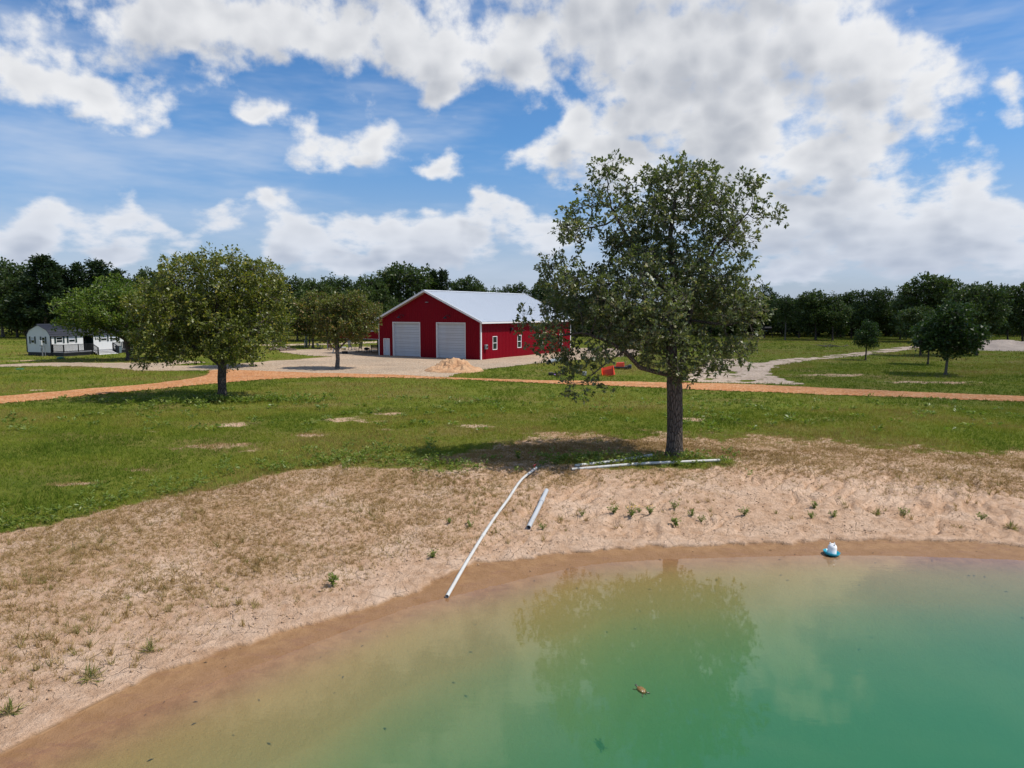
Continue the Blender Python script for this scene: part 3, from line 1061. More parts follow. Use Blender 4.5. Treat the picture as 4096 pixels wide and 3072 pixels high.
xform(lw, Matrix.Translation((-HW, BL, 0)) @ Matrix.Rotation(-math.pi / 2, 4, 'Z')).build('wall', M_RED, barn)
bw = ribbed((-HW, HW), roofz, [], 0.305, 0.05, 0.028, -0.15)
xform(bw, Matrix.Translation((0, BL, 0)) @ Matrix.Rotation(math.pi, 4, 'Z')).build('wall', M_RED, barn)
# floor slab so that the inside is closed
MB().box(-HW + 0.05, HW - 0.05, 0.4, BL - 0.05, -0.2, -0.02).build('slab', M_DECK, barn)

# roof sheets with ribs running down the slope
OV, RK = 0.56, 0.60
for sgn in (1, -1):
    mb = MB()
    ys_ = [-RK]
    yv = -RK
    prof = []
    while yv < BL + RK:
        prof += [(yv, 0), (yv + 0.16, 0), (yv + 0.178, 0.034), (yv + 0.212, 0.034)]
        yv += 0.23
    prof = [(min(a, BL + RK), h) for a, h in prof]
    xe = HW + OV
    nrm_ = Vector((sgn * pitch_s, 0, 1)).normalized()
    vs, fs = [], []
    for a, h in prof:
        for xx in (0.0, xe * sgn):
            vs.append(Vector((xx, a, ridge - pitch_s * abs(xx))) + nrm_ * h)
    for i in range(len(prof) - 1):
        f_ = (2 * i, 2 * i + 2, 2 * i + 3, 2 * i + 1)
        fs.append(f_ if sgn < 0 else f_[::-1])
    mb.add(vs, fs)
    rf = mb.build('roof', M_ROOF, barn)
    # underside / soffit boards and edge trims
    so = MB()
    for (ya, yb) in ((-RK, 0.0), (BL, BL + RK)):
        so.add([(0, ya, ridge - 0.16), (xe * sgn, ya, ridge - pitch_s * xe - 0.16), (xe * sgn, yb, ridge - pitch_s * xe - 0.16), (0, yb, ridge - 0.16)], [(0, 1, 2, 3)])
    so.add([(HW * sgn, 0, ridge - pitch_s * xe - 0.155), (xe * sgn, 0, ridge - pitch_s * xe - 0.155), (xe * sgn, BL, ridge - pitch_s * xe - 0.155), (HW * sgn, BL, ridge - pitch_s * xe - 0.155)], [(0, 1, 2, 3)])
    so.build('soffit', M_SOFFIT, barn)
    for yy in (-RK, BL + RK):
        o_ = -0.03 if yy < 0 else 0.03
        MB().add([(0, yy + o_, ridge + 0.06), (xe * sgn, yy + o_, ridge - pitch_s * xe + 0.06), (xe * sgn, yy + o_, ridge - pitch_s * xe - 0.18), (0, yy + o_, ridge - 0.18),
                  (0, yy + o_ * -2, ridge + 0.06), (xe * sgn, yy + o_ * -2, ridge - pitch_s * xe + 0.06)], [(0, 1, 2, 3), (0, 4, 5, 1)]).build('rake_trim', M_WHITE, barn)
    MB().box(min(xe * sgn, (xe + 0.05) * sgn), max(xe * sgn, (xe + 0.05) * sgn), -RK - 0.03, BL + RK + 0.03, ridge - pitch_s * xe - 0.20, ridge - pitch_s * xe - 0.02).build('eave_trim', M_WHITE, barn)
cap = MB()
cap.add([(-0.22, -RK - 0.04, ridge - 0.03), (0, -RK - 0.04, ridge + 0.075), (0.22, -RK - 0.04, ridge - 0.03), (-0.22, BL + RK + 0.04, ridge - 0.03), (0, BL + RK + 0.04, ridge + 0.075), (0.22, BL + RK + 0.04, ridge - 0.03)], [(0, 1, 4, 3), (1, 2, 5, 4), (0, 2, 1)])
cap.build('ridge_cap', M_ROOF, barn)
for sx in (-1, 1):
    for yy in (0, BL):
        MB().box(sx * HW - 0.11 + sx * 0.02, sx * HW + 0.02 + sx * 0.02 + 0.0, yy - 0.045, yy + 0.12, -0.1, roofz(HW) - 0.02).build('corner_trim', M_WHITE, barn)


def overhead_door(o):
    x0, x1, z0, z1 = o
    d = empty('garage_door', (0, 0, 0)); d.parent = barn
    fr = MB()
    fr.box(x0, x0 + 0.09, -0.05, 0.30, 0, z1).box(x1 - 0.09, x1, -0.05, 0.30, 0, z1).box(x0, x1, -0.052, 0.30, z1 - 0.085, z1 + 0.015)
    fr.build('frame', M_WHITE, d)
    zz = 0.0
    n = 7
    sec = (z1 - 0.09) / n
    for i in range(n):
        for h0, h1 in ((0.0, 0.66), (0.66, 1.0)):
            a, b = zz + sec * h0 + 0.010, zz + sec * h1 - 0.010
            MB().box(x0 + 0.10, x1 - 0.10, 0.22, 0.26, a, b, 0.012).build('panel', M_DOOR, d)
        zz += sec
    MB().box(x0 + 0.09, x1 - 0.09, 0.262, 0.28, 0, z1 - 0.02).build('backing', M_GREY, d)


overhead_door(d1)
overhead_door(d2)
pd = empty('door', (0, 0, 0)); pd.parent = barn
MB().box(pdoor[0], pdoor[0] + 0.07, -0.05, 0.16, 0, pdoor[3]).box(pdoor[1] - 0.07, pdoor[1], -0.05, 0.16, 0, pdoor[3]).box(pdoor[0], pdoor[1], -0.052, 0.16, pdoor[3] - 0.07, pdoor[3] + 0.01).build('frame', M_WHITE, pd)
MB().box(pdoor[0] + 0.072, pdoor[1] - 0.072, 0.09, 0.13, 0.02, pdoor[3] - 0.075).build('leaf', M_DOOR, pd)
MB().tube([(pdoor[0] + 0.16, 0.06, 1.0), (pdoor[0] + 0.16, 0.09, 1.0)], 0.03, 8).build('knob', M_GREY, pd)


def sash_window(parent, mat, w, h):
    """double-hung window in the plane y=0 facing -y, lower left corner at the origin"""
    wd = empty('window', (0, 0, 0)); wd.parent = parent
    wd.matrix_local = mat
    f = 0.07
    MB().box(0, f, -0.045, 0.08, 0, h).box(w - f, w, -0.045, 0.08, 0, h).box(f, w - f, -0.045, 0.08, 0, f).box(f, w - f, -0.045, 0.08, h - f, h).box(f, w - f, -0.03, 0.08, h / 2 - 0.03, h / 2 + 0.03).build('frame', M_WHITE, wd)
    MB().box(f, w - f, 0.035, 0.045, f, h / 2 - 0.03).build('pane', M_GLASS, wd)
    MB().box(f, w - f, 0.020, 0.030, h / 2 + 0.03, h - f).build('pane', M_GLASS, wd)
    g = MB()
    for k in (1, 2):
        xx = f + (w - 2 * f) * k / 3
        g.box(xx - 0.008, xx + 0.008, 0.008, 0.018, h / 2 + 0.03, h - f)
    zc = (h / 2 + 0.03 + h - f) / 2
    g.box(f, w - f, 0.006, 0.016, zc - 0.008, zc + 0.008)
    g.build('muntin', M_GREENDK, wd)


RS = Matrix.Rotation(math.pi / 2, 4, 'Z')
for (s0, s1, z0, z1) in wins:
    sash_window(barn, Matrix.Translation((HW, s0, z0)) @ RS, s1 - s0, z1 - z0)


def gooseneck(x, z):
    l_ = empty('wall_lamp', (x, 0, z)); l_.parent = barn
    MB().tube([(0.26, -0.03, 0.22), (0.24, -0.30, 0.36), (0.10, -0.55, 0.30), (0, -0.62, 0.16)], 0.022, 6).tube([(0.26, -0.02, 0.22), (0.26, -0.07, 0.22)], 0.07, 10).build('arm', M_LAMP, l_)
    MB().lathe([(0.05, 0.18), (0.10, 0.13), (0.24, 0.02), (0.27, -0.04), (0.25, -0.03), (0.05, 0.10)], 14, 0, -0.62, cap=False).build('shade', M_LAMP, l_)


for px, py in ((1608, 1268), (1793, 1270)):
    gooseneck(barn_x(px), at_depth(px, py, mid.y + math.sin(ang) * barn_x(px) - 0.5).z - 0.1)
lx = barn_x(1710)
fl = empty('flood_lamp', (lx, 0, at_depth(1710, 1210, mid.y).z)); fl.parent = barn
MB().box(-0.2, 0.2, -0.22, -0.03, -0.05, 0.05, 0.02).build('housing', M_GREY, fl)
ys2 = barn_sy(2043)
sl = empty('wall_lamp', (HW, ys2, 3.35)); sl.parent = barn
MB().box(0.03, 0.30, -0.16, 0.16, -0.06, 0.16, 0.03).box(0.02, 0.16, -0.12, 0.12, -0.20, -0.06, 0.02).build('housing', M_LAMP, sl)
ym = barn_sy(1939)
mt = empty('meter_box', (HW, ym, 1.15)); mt.parent = barn
MB().box(0.03, 0.30, -0.22, 0.25, 0, 0.55, 0.05).build('box', M_GREY, mt)
MB().tube([(0.30, 0.02, 0.30), (0.36, 0.02, 0.30)], 0.11, 12).build('dial', M_GLASS, mt)
MB().tube([(0.1, 0.0, 0.0), (0.1, 0.0, -1.15)], 0.025, 6).build('conduit', M_RED, mt)

# ------------------------------------------------------------------ open lean-to on the far side
lean = empty('lean_to', (mid.x, mid.y, ZG), ang, 'open lean-to with red fascia and black posts left of the barn', 'lean-to')
LX = 7.7
MB().add([(-HW - 0.06, -0.05, 2.98), (-HW - LX, -0.05, 2.62), (-HW - LX, -0.05, 2.02), (-HW - 0.06, -0.05, 2.02), (-HW - 0.06, 0.02, 2.98), (-HW - LX, 0.02, 2.62), (-HW - LX, 0.02, 2.02), (-HW - 0.06, 0.02, 2.02)],
         [(3, 2, 1, 0), (4, 5, 6, 7), (0, 1, 5, 4), (1, 2, 6, 5), (2, 3, 7, 6), (3, 0, 4, 7)]).build('fascia', M_RED, lean)
MB().box(-HW - LX, -HW - 0.06, -0.06, 0.04, 1.985, 2.018).build('trim', M_WHITE, lean)
MB().add([(-HW - 0.05, -0.35, 3.12), (-HW - LX - 0.3, -0.35, 2.74), (-HW - LX - 0.3, 15.0, 2.74), (-HW - 0.05, 15.0, 3.12), (-HW - 0.05, -0.35, 3.02), (-HW - LX - 0.3, -0.35, 2.64), (-HW - LX - 0.3, 15.0, 2.64), (-HW - 0.05, 15.0, 3.02)],
         [(0, 3, 2, 1), (4, 5, 6, 7), (0, 1, 5, 4), (1, 2, 6, 5), (2, 3, 7, 6)]).build('roof', M_ROOF, lean)
for x_, y_ in ((-HW - 0.18, 0.0), (-HW - LX + 0.2, 0.0), (-HW - LX + 0.2, 7.4), (-HW - LX + 0.2, 14.6), (-HW - 1.6, 7.4)):
    MB().box(x_ - 0.08, x_ + 0.08, y_ + 0.03, y_ + 0.19, -0.15, 2.62).build('post', M_BLACK, lean)

# ------------------------------------------------------------------ cabin with gambrel roof
TH = math.radians(68.5)
C_ = Vector((-57.05, 88.0, 0.0)); C_.z = gz(C_.x, C_.y)
cabin = empty('cabin', C_, TH, 'white prefabricated cabin with black gambrel roof and black railed deck', 'cabin')
W_, L_ = 4.35, 10.4


def cab_l(px, off=0.0):
    ca, sa = math.cos(TH), math.sin(TH)
    t = (px - 2048) / FPX * math.cos(PITCH)
    lo, hi = -3.0, 16.0
    for _ in range(50):
        m_ = (lo + hi) / 2
        x, y = C_.x + ca * m_ + sa * off, C_.y + sa * m_ - ca * off
        if x / (y + 0.35) < t: lo = m_
        else: hi = m_
    return (lo + hi) / 2


EV, BRK, PK = 2.55, (0.50, 3.20), 3.86
doorx = (cab_l(332), cab_l(373))
wf = [(cab_l(224), cab_l(250)), (cab_l(274), cab_l(300)), (cab_l(402), cab_l(427)), (cab_l(447), cab_l(470))]
winz = (1.62, 2.32)
ops = [(a, b, winz[0], winz[1]) for a, b in wf] + [(doorx[0], doorx[1], 0.0, 2.42)]
ribbed((0, L_), lambda x: EV, ops, 0.205, 0.028, 0.014, 0.44).build('wall', M_SIDING, cabin)
gab = lambda x: float(np.interp(x, [0, BRK[0], W_ / 2, W_ - BRK[0], W_], [EV, BRK[1], PK, BRK[1], EV])) - 0.03
gw = [(0.75, 1.42), (2.72, 3.36)]
ge_ = ribbed((0, W_), gab, [(a, b, 1.56, 2.34) for a, b in gw], 0.205, 0.028, 0.014, 0.44)
for vv in (BRK[0], W_ / 2, W_ - BRK[0]):
    pass
xform(ge_, Matrix.Translation((0, W_, 0)) @ Matrix.Rotation(-math.pi / 2, 4, 'Z')).build('wall', M_SIDING, cabin)
ge2 = ribbed((0, W_), gab, [], 0.205, 0.028, 0.014, 0.44)
xform(ge2, Matrix.Translation((L_, 0, 0)) @ Matrix.Rotation(math.pi / 2, 4, 'Z')).build('wall', M_SIDING, cabin)
bk = ribbed((0, L_), lambda x: EV, [], 0.205, 0.028, 0.014, 0.44)
xform(bk, Matrix.Translation((L_, W_, 0)) @ Matrix.Rotation(math.pi, 4, 'Z')).build('wall', M_SIDING, cabin)
MB().box(0.03, L_ - 0.03, 0.03, W_ - 0.03, -0.25, 0.445).build('skirting', M_BLACK, cabin)
for x_, y_ in ((0, 0), (0, W_), (L_, 0), (L_, W_)):
    MB().box(x_ - 0.06, x_ + 0.06, y_ - 0.06, y_ + 0.06, 0.40, EV + 0.02).build('corner_trim', M_BLACK, cabin)
# roof: stepped metal courses, each its own piece
rp_ = [(-0.16, EV - 0.14), (BRK[0], BRK[1]), (W_ / 2, PK)]


def roof_course(a, b, side):
    (y0, z0), (y1, z1) = a, b
    d = Vector((0, y1 - y0, z1 - z0)); n = Vector((0, -d.z, d.y)).normalized()
    p0 = Vector((0, y0, z0)) + n * 0.055; p1 = Vector((0, y1, z1)) + n * 0.02; q0 = Vector((0, y0, z0))
    q1 = Vector((0, y1, z1)) - n * 0.02
    vs = []
    for xx in (-0.14, L_ + 0.14):
        for p in (q0, p0, p1, q1):
            yy = p.y if side > 0 else W_ - p.y
            vs.append((xx, yy, p.z))
    MB().add(vs, [(0, 1, 5, 4), (1, 2, 6, 5), (0, 3, 2, 1), (4, 5, 6, 7), (2, 3, 7, 6), (0, 4, 7, 3)]).build('roof_course', M_SLATE, rroot)


rroot = empty('roof', (0, 0, 0)); rroot.parent = cabin
for side_ in (1, -1):
    segs = []
    for (a, b, n_) in ((rp_[0], rp_[1], 3), (rp_[1], rp_[2], 5)):
        for i in range(n_):
            f0, f1 = i / n_, (i + 1) / n_
            segs.append(((a[0] + (b[0] - a[0]) * f0, a[1] + (b[1] - a[1]) * f0), (a[0] + (b[0] - a[0]) * f1, a[1] + (b[1] - a[1]) * f1)))
    for s_ in segs:
        roof_course(s_[0], s_[1], side_)
MB().add([(-0.16, W_ / 2 - 0.16, PK + 0.0), (-0.16, W_ / 2, PK + 0.10), (-0.16, W_ / 2 + 0.16, PK), (L_ + 0.16, W_ / 2 - 0.16, PK), (L_ + 0.16, W_ / 2, PK + 0.10), (L_ + 0.16, W_ / 2 + 0.16, PK)], [(0, 1, 4, 3), (1, 2, 5, 4), (0, 2, 1), (3, 4, 5)]).build('ridge_cap', M_SLATE, rroot)


def cabin_window(mat, w, h, blind):
    wd = empty('window', (0, 0, 0)); wd.parent = cabin; wd.matrix_local = mat
    f = 0.05
    MB().box(0, f, -0.03, 0.05, 0, h).box(w - f, w, -0.03, 0.05, 0, h).box(f, w - f, -0.03, 0.05, 0, f).box(f, w - f, -0.03, 0.05, h - f, h).box(f, w - f, -0.02, 0.05, h * 0.48, h * 0.54).build('frame', M_WHITE, wd)
    MB().box(f, w - f, 0.02, 0.035, f, h * 0.48).build('pane', M_GLASS, wd)
    MB().box(f, w - f, 0.02, 0.035, h * 0.54, h - f).build('pane', M_BLIND if blind else M_GLASS, wd)
    for xx in (-0.24, w + 0.02):
        s_ = MB().box(xx, xx + 0.22, -0.05, -0.016, -0.06, h + 0.06)
        s_.build('shutter', M_GREENDK, wd)


for i, (a, b) in enumerate(wf):
    cabin_window(Matrix.Translation((a, 0, winz[0])), b - a, winz[1] - winz[0], i != 0)
GR = Matrix.Rotation(-math.pi / 2, 4, 'Z')
for i, (a, b) in enumerate(gw):
    cabin_window(Matrix.Translation((0, W_ - a, 1.56)) @ GR, b - a, 0.78, i == 0)
# recessed porch with door
pr = empty('door', (0, 0, 0)); pr.parent = cabin
x0, x1 = doorx
MB().box(x0 + 0.02, x1 - 0.02, 1.2, 1.25, 0.44, 2.45).box(x0 - 0.03, x0 + 0.02, 0.02, 1.2, 0.44, 2.45).box(x1 - 0.02, x1 + 0.03, 0.02, 1.2, 0.44, 2.45).build('porch_recess', M_GREENDK, pr)
xm = (x0 + x1) / 2
MB().box(xm - 0.45, xm + 0.45, 1.14, 1.19, 0.56, 2.40).build('leaf', M_BLACK, pr)
for i in range(3):
    for j in range(3):
        MB().box(xm - 0.30 + i * 0.21, xm - 0.12 + i * 0.21, 1.125, 1.138, 1.25 + j * 0.36, 1.56 + j * 0.36).build('pane', M_GLASS, pr)
MB().tube([(xm + 0.36, 1.08, 1.5), (xm + 0.36, 1.14, 1.5)], 0.03, 8).build('knob', M_GREY, pr)
MB().box(0.5, 0.62, -0.05, -0.01, 2.30, 2.38).build('eave_lamp', M_WHITE, cabin)
MB().box(-0.05, -0.01, W_ / 2 - 0.08, W_ / 2 + 0.08, 3.45, 3.62).build('gable_lamp', M_WHITE, cabin)

# deck in two wings with steps between
DZ, DO = 0.50, 2.1
deck = empty('deck', (0, 0, 0)); deck.parent = cabin
lA, lB, lC, lD = 0.05, cab_l(369, DO), cab_l(443, DO) + 0.3, cab_l(532, DO)
for i in range(int(lD / 0.145)):
    xx = lA + i * 0.145
    if xx + 0.135 > lD: break
    MB().box(xx, xx + 0.135, -DO, -0.02, DZ - 0.04, DZ).build('plank', M_DECK, deck)
MB().box(lA, lD, -DO - 0.02, -DO + 0.03, DZ - 0.22, DZ - 0.045).box(lA - 0.02, lA + 0.03, -DO, -0.03, DZ - 0.22, DZ - 0.045).build('rim', M_BLACK, deck)
for i in range(int((lB - lA) / 0.16)):
    MB().box(lA + i * 0.16, lA + i * 0.16 + 0.15, -DO + 0.035, -DO + 0.06, -0.2, DZ - 0.10).build('skirt_board', M_BLACK, deck)
for i in range(int((lD - lC) / 0.16)):
    MB().box(lC + i * 0.16, lC + i * 0.16 + 0.15, -DO + 0.035, -DO + 0.06, -0.2, DZ - 0.10).build('skirt_board', M_BLACK, deck)
MB().box(lA, lA + 0.03, -DO + 0.06, -0.03, -0.2, DZ - 0.10).build('skirt_end', M_BLACK, deck)


def railing(a, b, posts, zt=0.92):
    r_ = empty('railing', (0, 0, 0)); r_.parent = cabin
    a, b = Vector(a), Vector(b)
    L = (b - a).length
    up = Vector((0, 0, 1))
    MB().bar(a + up * zt, b + up * zt, 0.14, 0.045).build('top_rail', M_BLACK, r_)
    MB().bar(a + up * 0.10, b + up * 0.10, 0.05, 0.09).build('bottom_rail', M_BLACK, r_)
    n = int(L / 0.13)
    for i in range(1, n):
        p = a + (b - a) * (i / n)
        MB().bar(p + up * 0.12, p + up * (zt - 0.02), 0.035).build('baluster', M_BLACK, r_)
    for t in posts:
        p = a + (b - a) * t
        MB().bar(p - up * (DZ * 0.9), p + up * (zt + 0.04), 0.10).build('post', M_BLACK, r_)
    return r_


railing((lA + 0.06, -0.1, DZ), (lA + 0.06, -DO + 0.06, DZ), (0.0,))
railing((lA + 0.06, -DO + 0.06, DZ), (lB, -DO + 0.06, DZ), (0.0, 0.5, 1.0))
railing((lC, -DO + 0.06, DZ), (lD - 0.06, -DO + 0.06, DZ), (0.0, 0.55, 1.0))
railing((lD - 0.06, -DO + 0.06, DZ), (lD - 0.06, -0.1, DZ), ())
# steps with sloping rails
st = empty('steps', (0, 0, 0)); st.parent = cabin
for i in range(3):
    z_ = DZ - 0.145 * (i + 1)
    MB().box(lB + 0.08, lC - 0.08, -DO - 0.30 * (i + 1), -DO - 0.30 * i - 0.01, z_ - 0.045, z_).build('tread', M_BLACK, st)
    MB().box(lB + 0.08, lC - 0.08, -DO - 0.30 * i - 0.05, -DO - 0.30 * i - 0.02, z_, z_ + 0.10).build('riser', M_WHITE, st)
MB().box(lB + 0.08, lC - 0.08, -DO - 0.93, -DO - 0.905, -0.1, 0.075).build('riser', M_WHITE, st)
for xx in (lB, lC):
    a = Vector((xx, -DO + 0.02, DZ)); b = Vector((xx, -DO - 0.95, 0.02))
    up = Vector((0, 0, 1))
    MB().bar(a + up * 0.90, b + up * 0.90, 0.12, 0.045).build('stair_rail', M_BLACK, st)
    MB().bar(b - up * 0.1, b + up * 0.95, 0.10).build('newel', M_BLACK, st)
    for k in range(1, 7):
        p = a + (b - a) * (k / 7.0)
        MB().bar(p + up * 0.06, p + up * 0.88, 0.035).build('baluster', M_BLACK, st)
# meter post by the gable corner
mp_ = empty('meter_post', cabin.matrix_world @ Vector((0, 0, 0)), TH, 'pale electric meter post standing at the cabin gable corner', 'meter post')
ca, sa = math.cos(TH), math.sin(TH)
loc = Vector((C_.x - ca * 0.55 + sa * -0.35, C_.y - sa * 0.55 - ca * -0.35, 0)); loc.z = gz(loc.x, loc.y)
mp_.location = loc
MB().bar((0, 0.5, -0.2), (0, 0.5, 1.75), 0.10).bar((0, 0.0, -0.2), (0, 0.0, 1.2), 0.06).build('post', M_GREY, mp_)
MB().box(-0.14, -0.04, 0.35, 0.75, 1.35, 1.95, 0.02).build('meter_box', M_WHITE, mp_)
MB().box(-0.12, -0.03, 0.38, 0.62, 0.6, 1.0, 0.02).build('switch_box', M_GREY, mp_)
MB().box(-0.10, 0.0, -0.1, 0.8, 1.24, 1.32).build('cross_bar', M_GREY, mp_)

# ------------------------------------------------------------------ trees
M_BARK = bark_material('oak_bark', (0.055, 0.042, 0.035), (0.150, 0.120, 0.100))
M_BARK_PALE = bark_material('grey_bark', (0.10, 0.085, 0.072), (0.22, 0.195, 0.17))
M_BARK_DARK = bark_material('dark_bark', (0.045, 0.036, 0.030), (0.115, 0.095, 0.080), 0.7)
M_TWIG = weathered('pale_twig', (0.20, 0.175, 0.15), 0.9, 0, 0.1, 0.2)
M_LEAF_BIG = leaf_material('oak_leaf', (0.062, 0.082, 0.028), (0.150, 0.172, 0.066), (0.26, 0.235, 0.13), 0.12, 0.55, 0.32)
M_LEAF_OAK = leaf_material('oak_leaf_olive', (0.076, 0.098, 0.019), (0.176, 0.188, 0.036), (0.29, 0.25, 0.042), 0.13, 0.4, 0.32)
M_LEAF_PAD = leaf_material('oak_leaf_rusty', (0.068, 0.088, 0.020), (0.158, 0.168, 0.038), (0.25, 0.165, 0.06), 0.15, 0.35, 0.32)
M_LEAF_GREEN = leaf_material('oak_leaf_green', (0.058, 0.100, 0.016), (0.140, 0.195, 0.030), (0.21, 0.22, 0.045), 0.10, 0.35, 0.36)
M_LEAF_WOOD = leaf_material('wood_leaf', (0.036, 0.062, 0.020), (0.092, 0.128, 0.036), (0.13, 0.14, 0.05), 0.08, 0.25, 0.28, 0.12)
M_LEAF_CEDAR = leaf_material('cedar_needle', (0.024, 0.044, 0.020), (0.056, 0.084, 0.034), (0.08, 0.088, 0.036), 0.06, 0.2, 0.18, 0.2)
M_LEAF_DARK = leaf_material('dense_leaf', (0.022, 0.046, 0.013), (0.058, 0.098, 0.022), (0.09, 0.12, 0.03), 0.06, 0.25, 0.28, 0.3)


def colonize(attr, seeds, parents, step, infl, kill, iters=140, grav=0.0):
    """space colonisation: grow branch nodes towards points spread through the crown"""
    nodes = [np.array(p, float) for p in seeds]
    par = list(parents)
    A = np.array(attr, float)
    near = np.full(len(A), -1); nd = np.full(len(A), 1e9)
    start = 0
    alive = np.ones(len(A), bool)
    stale = np.zeros(len(A), int)
    for it in range(iters):
        N = np.array(nodes[start:])
        if len(N) == 0:
            break
        ai = np.where(alive)[0]
        if len(ai) == 0:
            break
        d2 = ((A[ai][:, None, :] - N[None, :, :]) ** 2).sum(2)
        j = d2.argmin(1); dm = np.sqrt(d2[np.arange(len(ai)), j])
        better = dm < nd[ai]
        nd[ai[better]] = dm[better]; near[ai[better]] = j[better] + start
        stale[ai] += 1; stale[ai[better]] = 0
        alive &= (nd > kill) & ~((stale > 5) & (nd < infl))
        act = np.where(alive & (nd < infl))[0]
        if len(act) == 0:
            act = np.where(alive)[0]
            if len(act) == 0:
                break
            act = act[np.argsort(nd[act])[:8]]
        start = len(nodes)
        grp_ = {}
        for a in act:
            grp_.setdefault(int(near[a]), []).append(a)
        for n_, al in grp_.items():
            v = A[al] - nodes[n_]
            v = (v / (np.linalg.norm(v, axis=1)[:, None] + 1e-9)).sum(0)
            v[2] -= grav * len(al)
            l = np.linalg.norm(v)
            if l < 0.05:
                continue
            q = nodes[n_] + v / l * step
            q = q + np.sin(np.array([12.9, 78.2, 37.7]) * (len(nodes) + 1.3)) * step * 0.22
            nodes.append(q); par.append(n_)
        if len(nodes) > 16000:
            break
    return np.array(nodes), np.array(par)


def wood_mesh(nodes, par, tip_r, root_r, expo=2.35, twin=0.0, flare=1.35, fat=14):
    n = len(nodes)
    kids = [[] for _ in range(n)]
    for i, p in enumerate(par):
        if p >= 0: kids[p].append(i)
    acc = np.zeros(n)
    for i in range(n - 1, -1, -1):
        if not kids[i]: acc[i] = tip_r ** expo
        if par[i] >= 0: acc[par[i]] += acc[i]
    r = acc ** (1 / expo)
    k = math.log(root_r / tip_r) / math.log(max(r[0], tip_r * 1.01) / tip_r)
    r = tip_r * (r / tip_r) ** k
    V, F, S = [], [], []
    base = 0
    stack = [(0, -1)]
    while stack:
        st, pr = stack.pop()
        chain = ([pr] if pr >= 0 else []) + [st]
        cur = st
        while kids[cur]:
            ks = sorted(kids[cur], key=lambda q: -r[q])
            for o_ in ks[1:]:
                stack.append((o_, cur))
            cur = ks[0]; chain.append(cur)
        pts = nodes[chain]
        rad = r[chain].copy()
        if pr >= 0: rad[0] = min(rad[0], rad[1] * 1.25)
        rmax = rad.max()
        sides = fat if rmax > 0.14 else (7 if rmax > 0.05 else (4 if rmax > 0.018 else 3))
        m_ = len(pts)
        tang = np.gradient(pts, axis=0)
        tang /= np.linalg.norm(tang, axis=1)[:, None] + 1e-9
        s = np.cross(tang[0], [0.3, 0.9, 0.1]); s /= np.linalg.norm(s) + 1e-9
        ang = np.arange(sides) * 2 * math.pi / sides
        ring = np.zeros((m_, sides, 3))
        for i in range(m_):
            s = s - tang[i] * s.dot(tang[i]); s /= np.linalg.norm(s) + 1e-9
            t_ = np.cross(tang[i], s)
            rr = np.full(sides, rad[i])
            if pr < 0 and sides == fat:
                rr = rr * (1 + twin * np.cos(2 * ang) + 0.05 * np.sin(5 * ang + pts[i, 2] * 1.3) + 0.04 * np.sin(3 * ang - pts[i, 2] * 2.1))
                if i < 5: rr = rr * (1 + (flare - 1) * math.exp(-pts[i, 2] / 0.28) * (1 + 0.35 * np.sin(4 * ang + 0.7)))
            ring[i] = pts[i] + np.outer(np.cos(ang) * rr, s) + np.outer(np.sin(ang) * rr, t_)
        V.append(ring.reshape(-1, 3))
        a = base + (np.arange(m_ - 1)[:, None] * sides + np.arange(sides)[None, :])
        b = base + (np.arange(m_ - 1)[:, None] * sides + (np.arange(sides)[None, :] + 1) % sides)
        F.append(np.stack([a, b, b + sides, a + sides], -1).reshape(-1)); S.append(np.full((m_ - 1) * sides, 4))
        base += m_ * sides
    return np.concatenate(V), np.concatenate(F), np.concatenate(S), r, kids


def leaf_arrays(cent, axis, rng, per, size, spread, aspect=0.5, up=0.35, rosette=0.7):
    """kite-shaped leaves in rosettes round each twig end"""
    n = len(cent)
    c = np.repeat(cent, per, 0); ax = np.repeat(axis, per, 0)
    g = rng.normal(size=(n * per, 3))
    c = c + g * spread
    d = rng.normal(size=(n * per, 3)); d /= np.linalg.norm(d, axis=1)[:, None]
    d = d * (1 - rosette * 0.4) + ax * rosette + np.array([0, 0, up]) * rng.uniform(-0.4, 1, (n * per, 1))
    d /= np.linalg.norm(d, axis=1)[:, None] + 1e-9
    q = rng.normal(size=(n * per, 3)) * 0.55 + np.array([0, 0, 0.75])
    s = np.cross(d, q); s /= np.linalg.norm(s, axis=1)[:, None] + 1e-9
    nrm = np.cross(s, d)
    L = size * rng.uniform(0.65, 1.25, (n * per, 1)); W = L * aspect * rng.uniform(0.8, 1.2, (n * per, 1))
    v0 = c
    v1 = c + d * L * 0.58 + s * W * 0.5 + nrm * L * 0.06
    v2 = c + d * L - nrm * L * 0.10
    v3 = c + d * L * 0.58 - s * W * 0.5 + nrm * L * 0.06
    V = np.stack([v0, v1, v2, v3], 1).reshape(-1, 3)
    k = rng.random(n)[:, None].repeat(per, 1).reshape(-1) * 0.45 + rng.random(n * per) * 0.55
    return V, np.repeat(k, 4)


def leaf_mesh(name, V, rnd):
    m_ = len(V) // 4
    me = fill_mesh(name, V, np.arange(m_ * 4), np.full(m_, 4))
    add_attr(me, 'rnd', rnd)
    return me


def sample_crown(ells, n, rng, shell=0.55):
    """points through a union of ellipsoids (x,y,z,rx,ry,rz), denser towards the outside"""
    E = np.array(ells, float)
    vol = E[:, 3] * E[:, 4] * E[:, 5]
    w = vol ** 0.60; w /= w.sum()
    pick = rng.choice(len(E), n, p=w)
    g = rng.normal(size=(n, 3)); g /= np.linalg.norm(g, axis=1)[:, None]
    rad = rng.random(n) ** (1 / 3.0)
    rad = np.where(rng.random(n) < shell, 0.80 + 0.2 * rad, rad)
    return E[pick, :3] + g * rad[:, None] * E[pick, 3:]


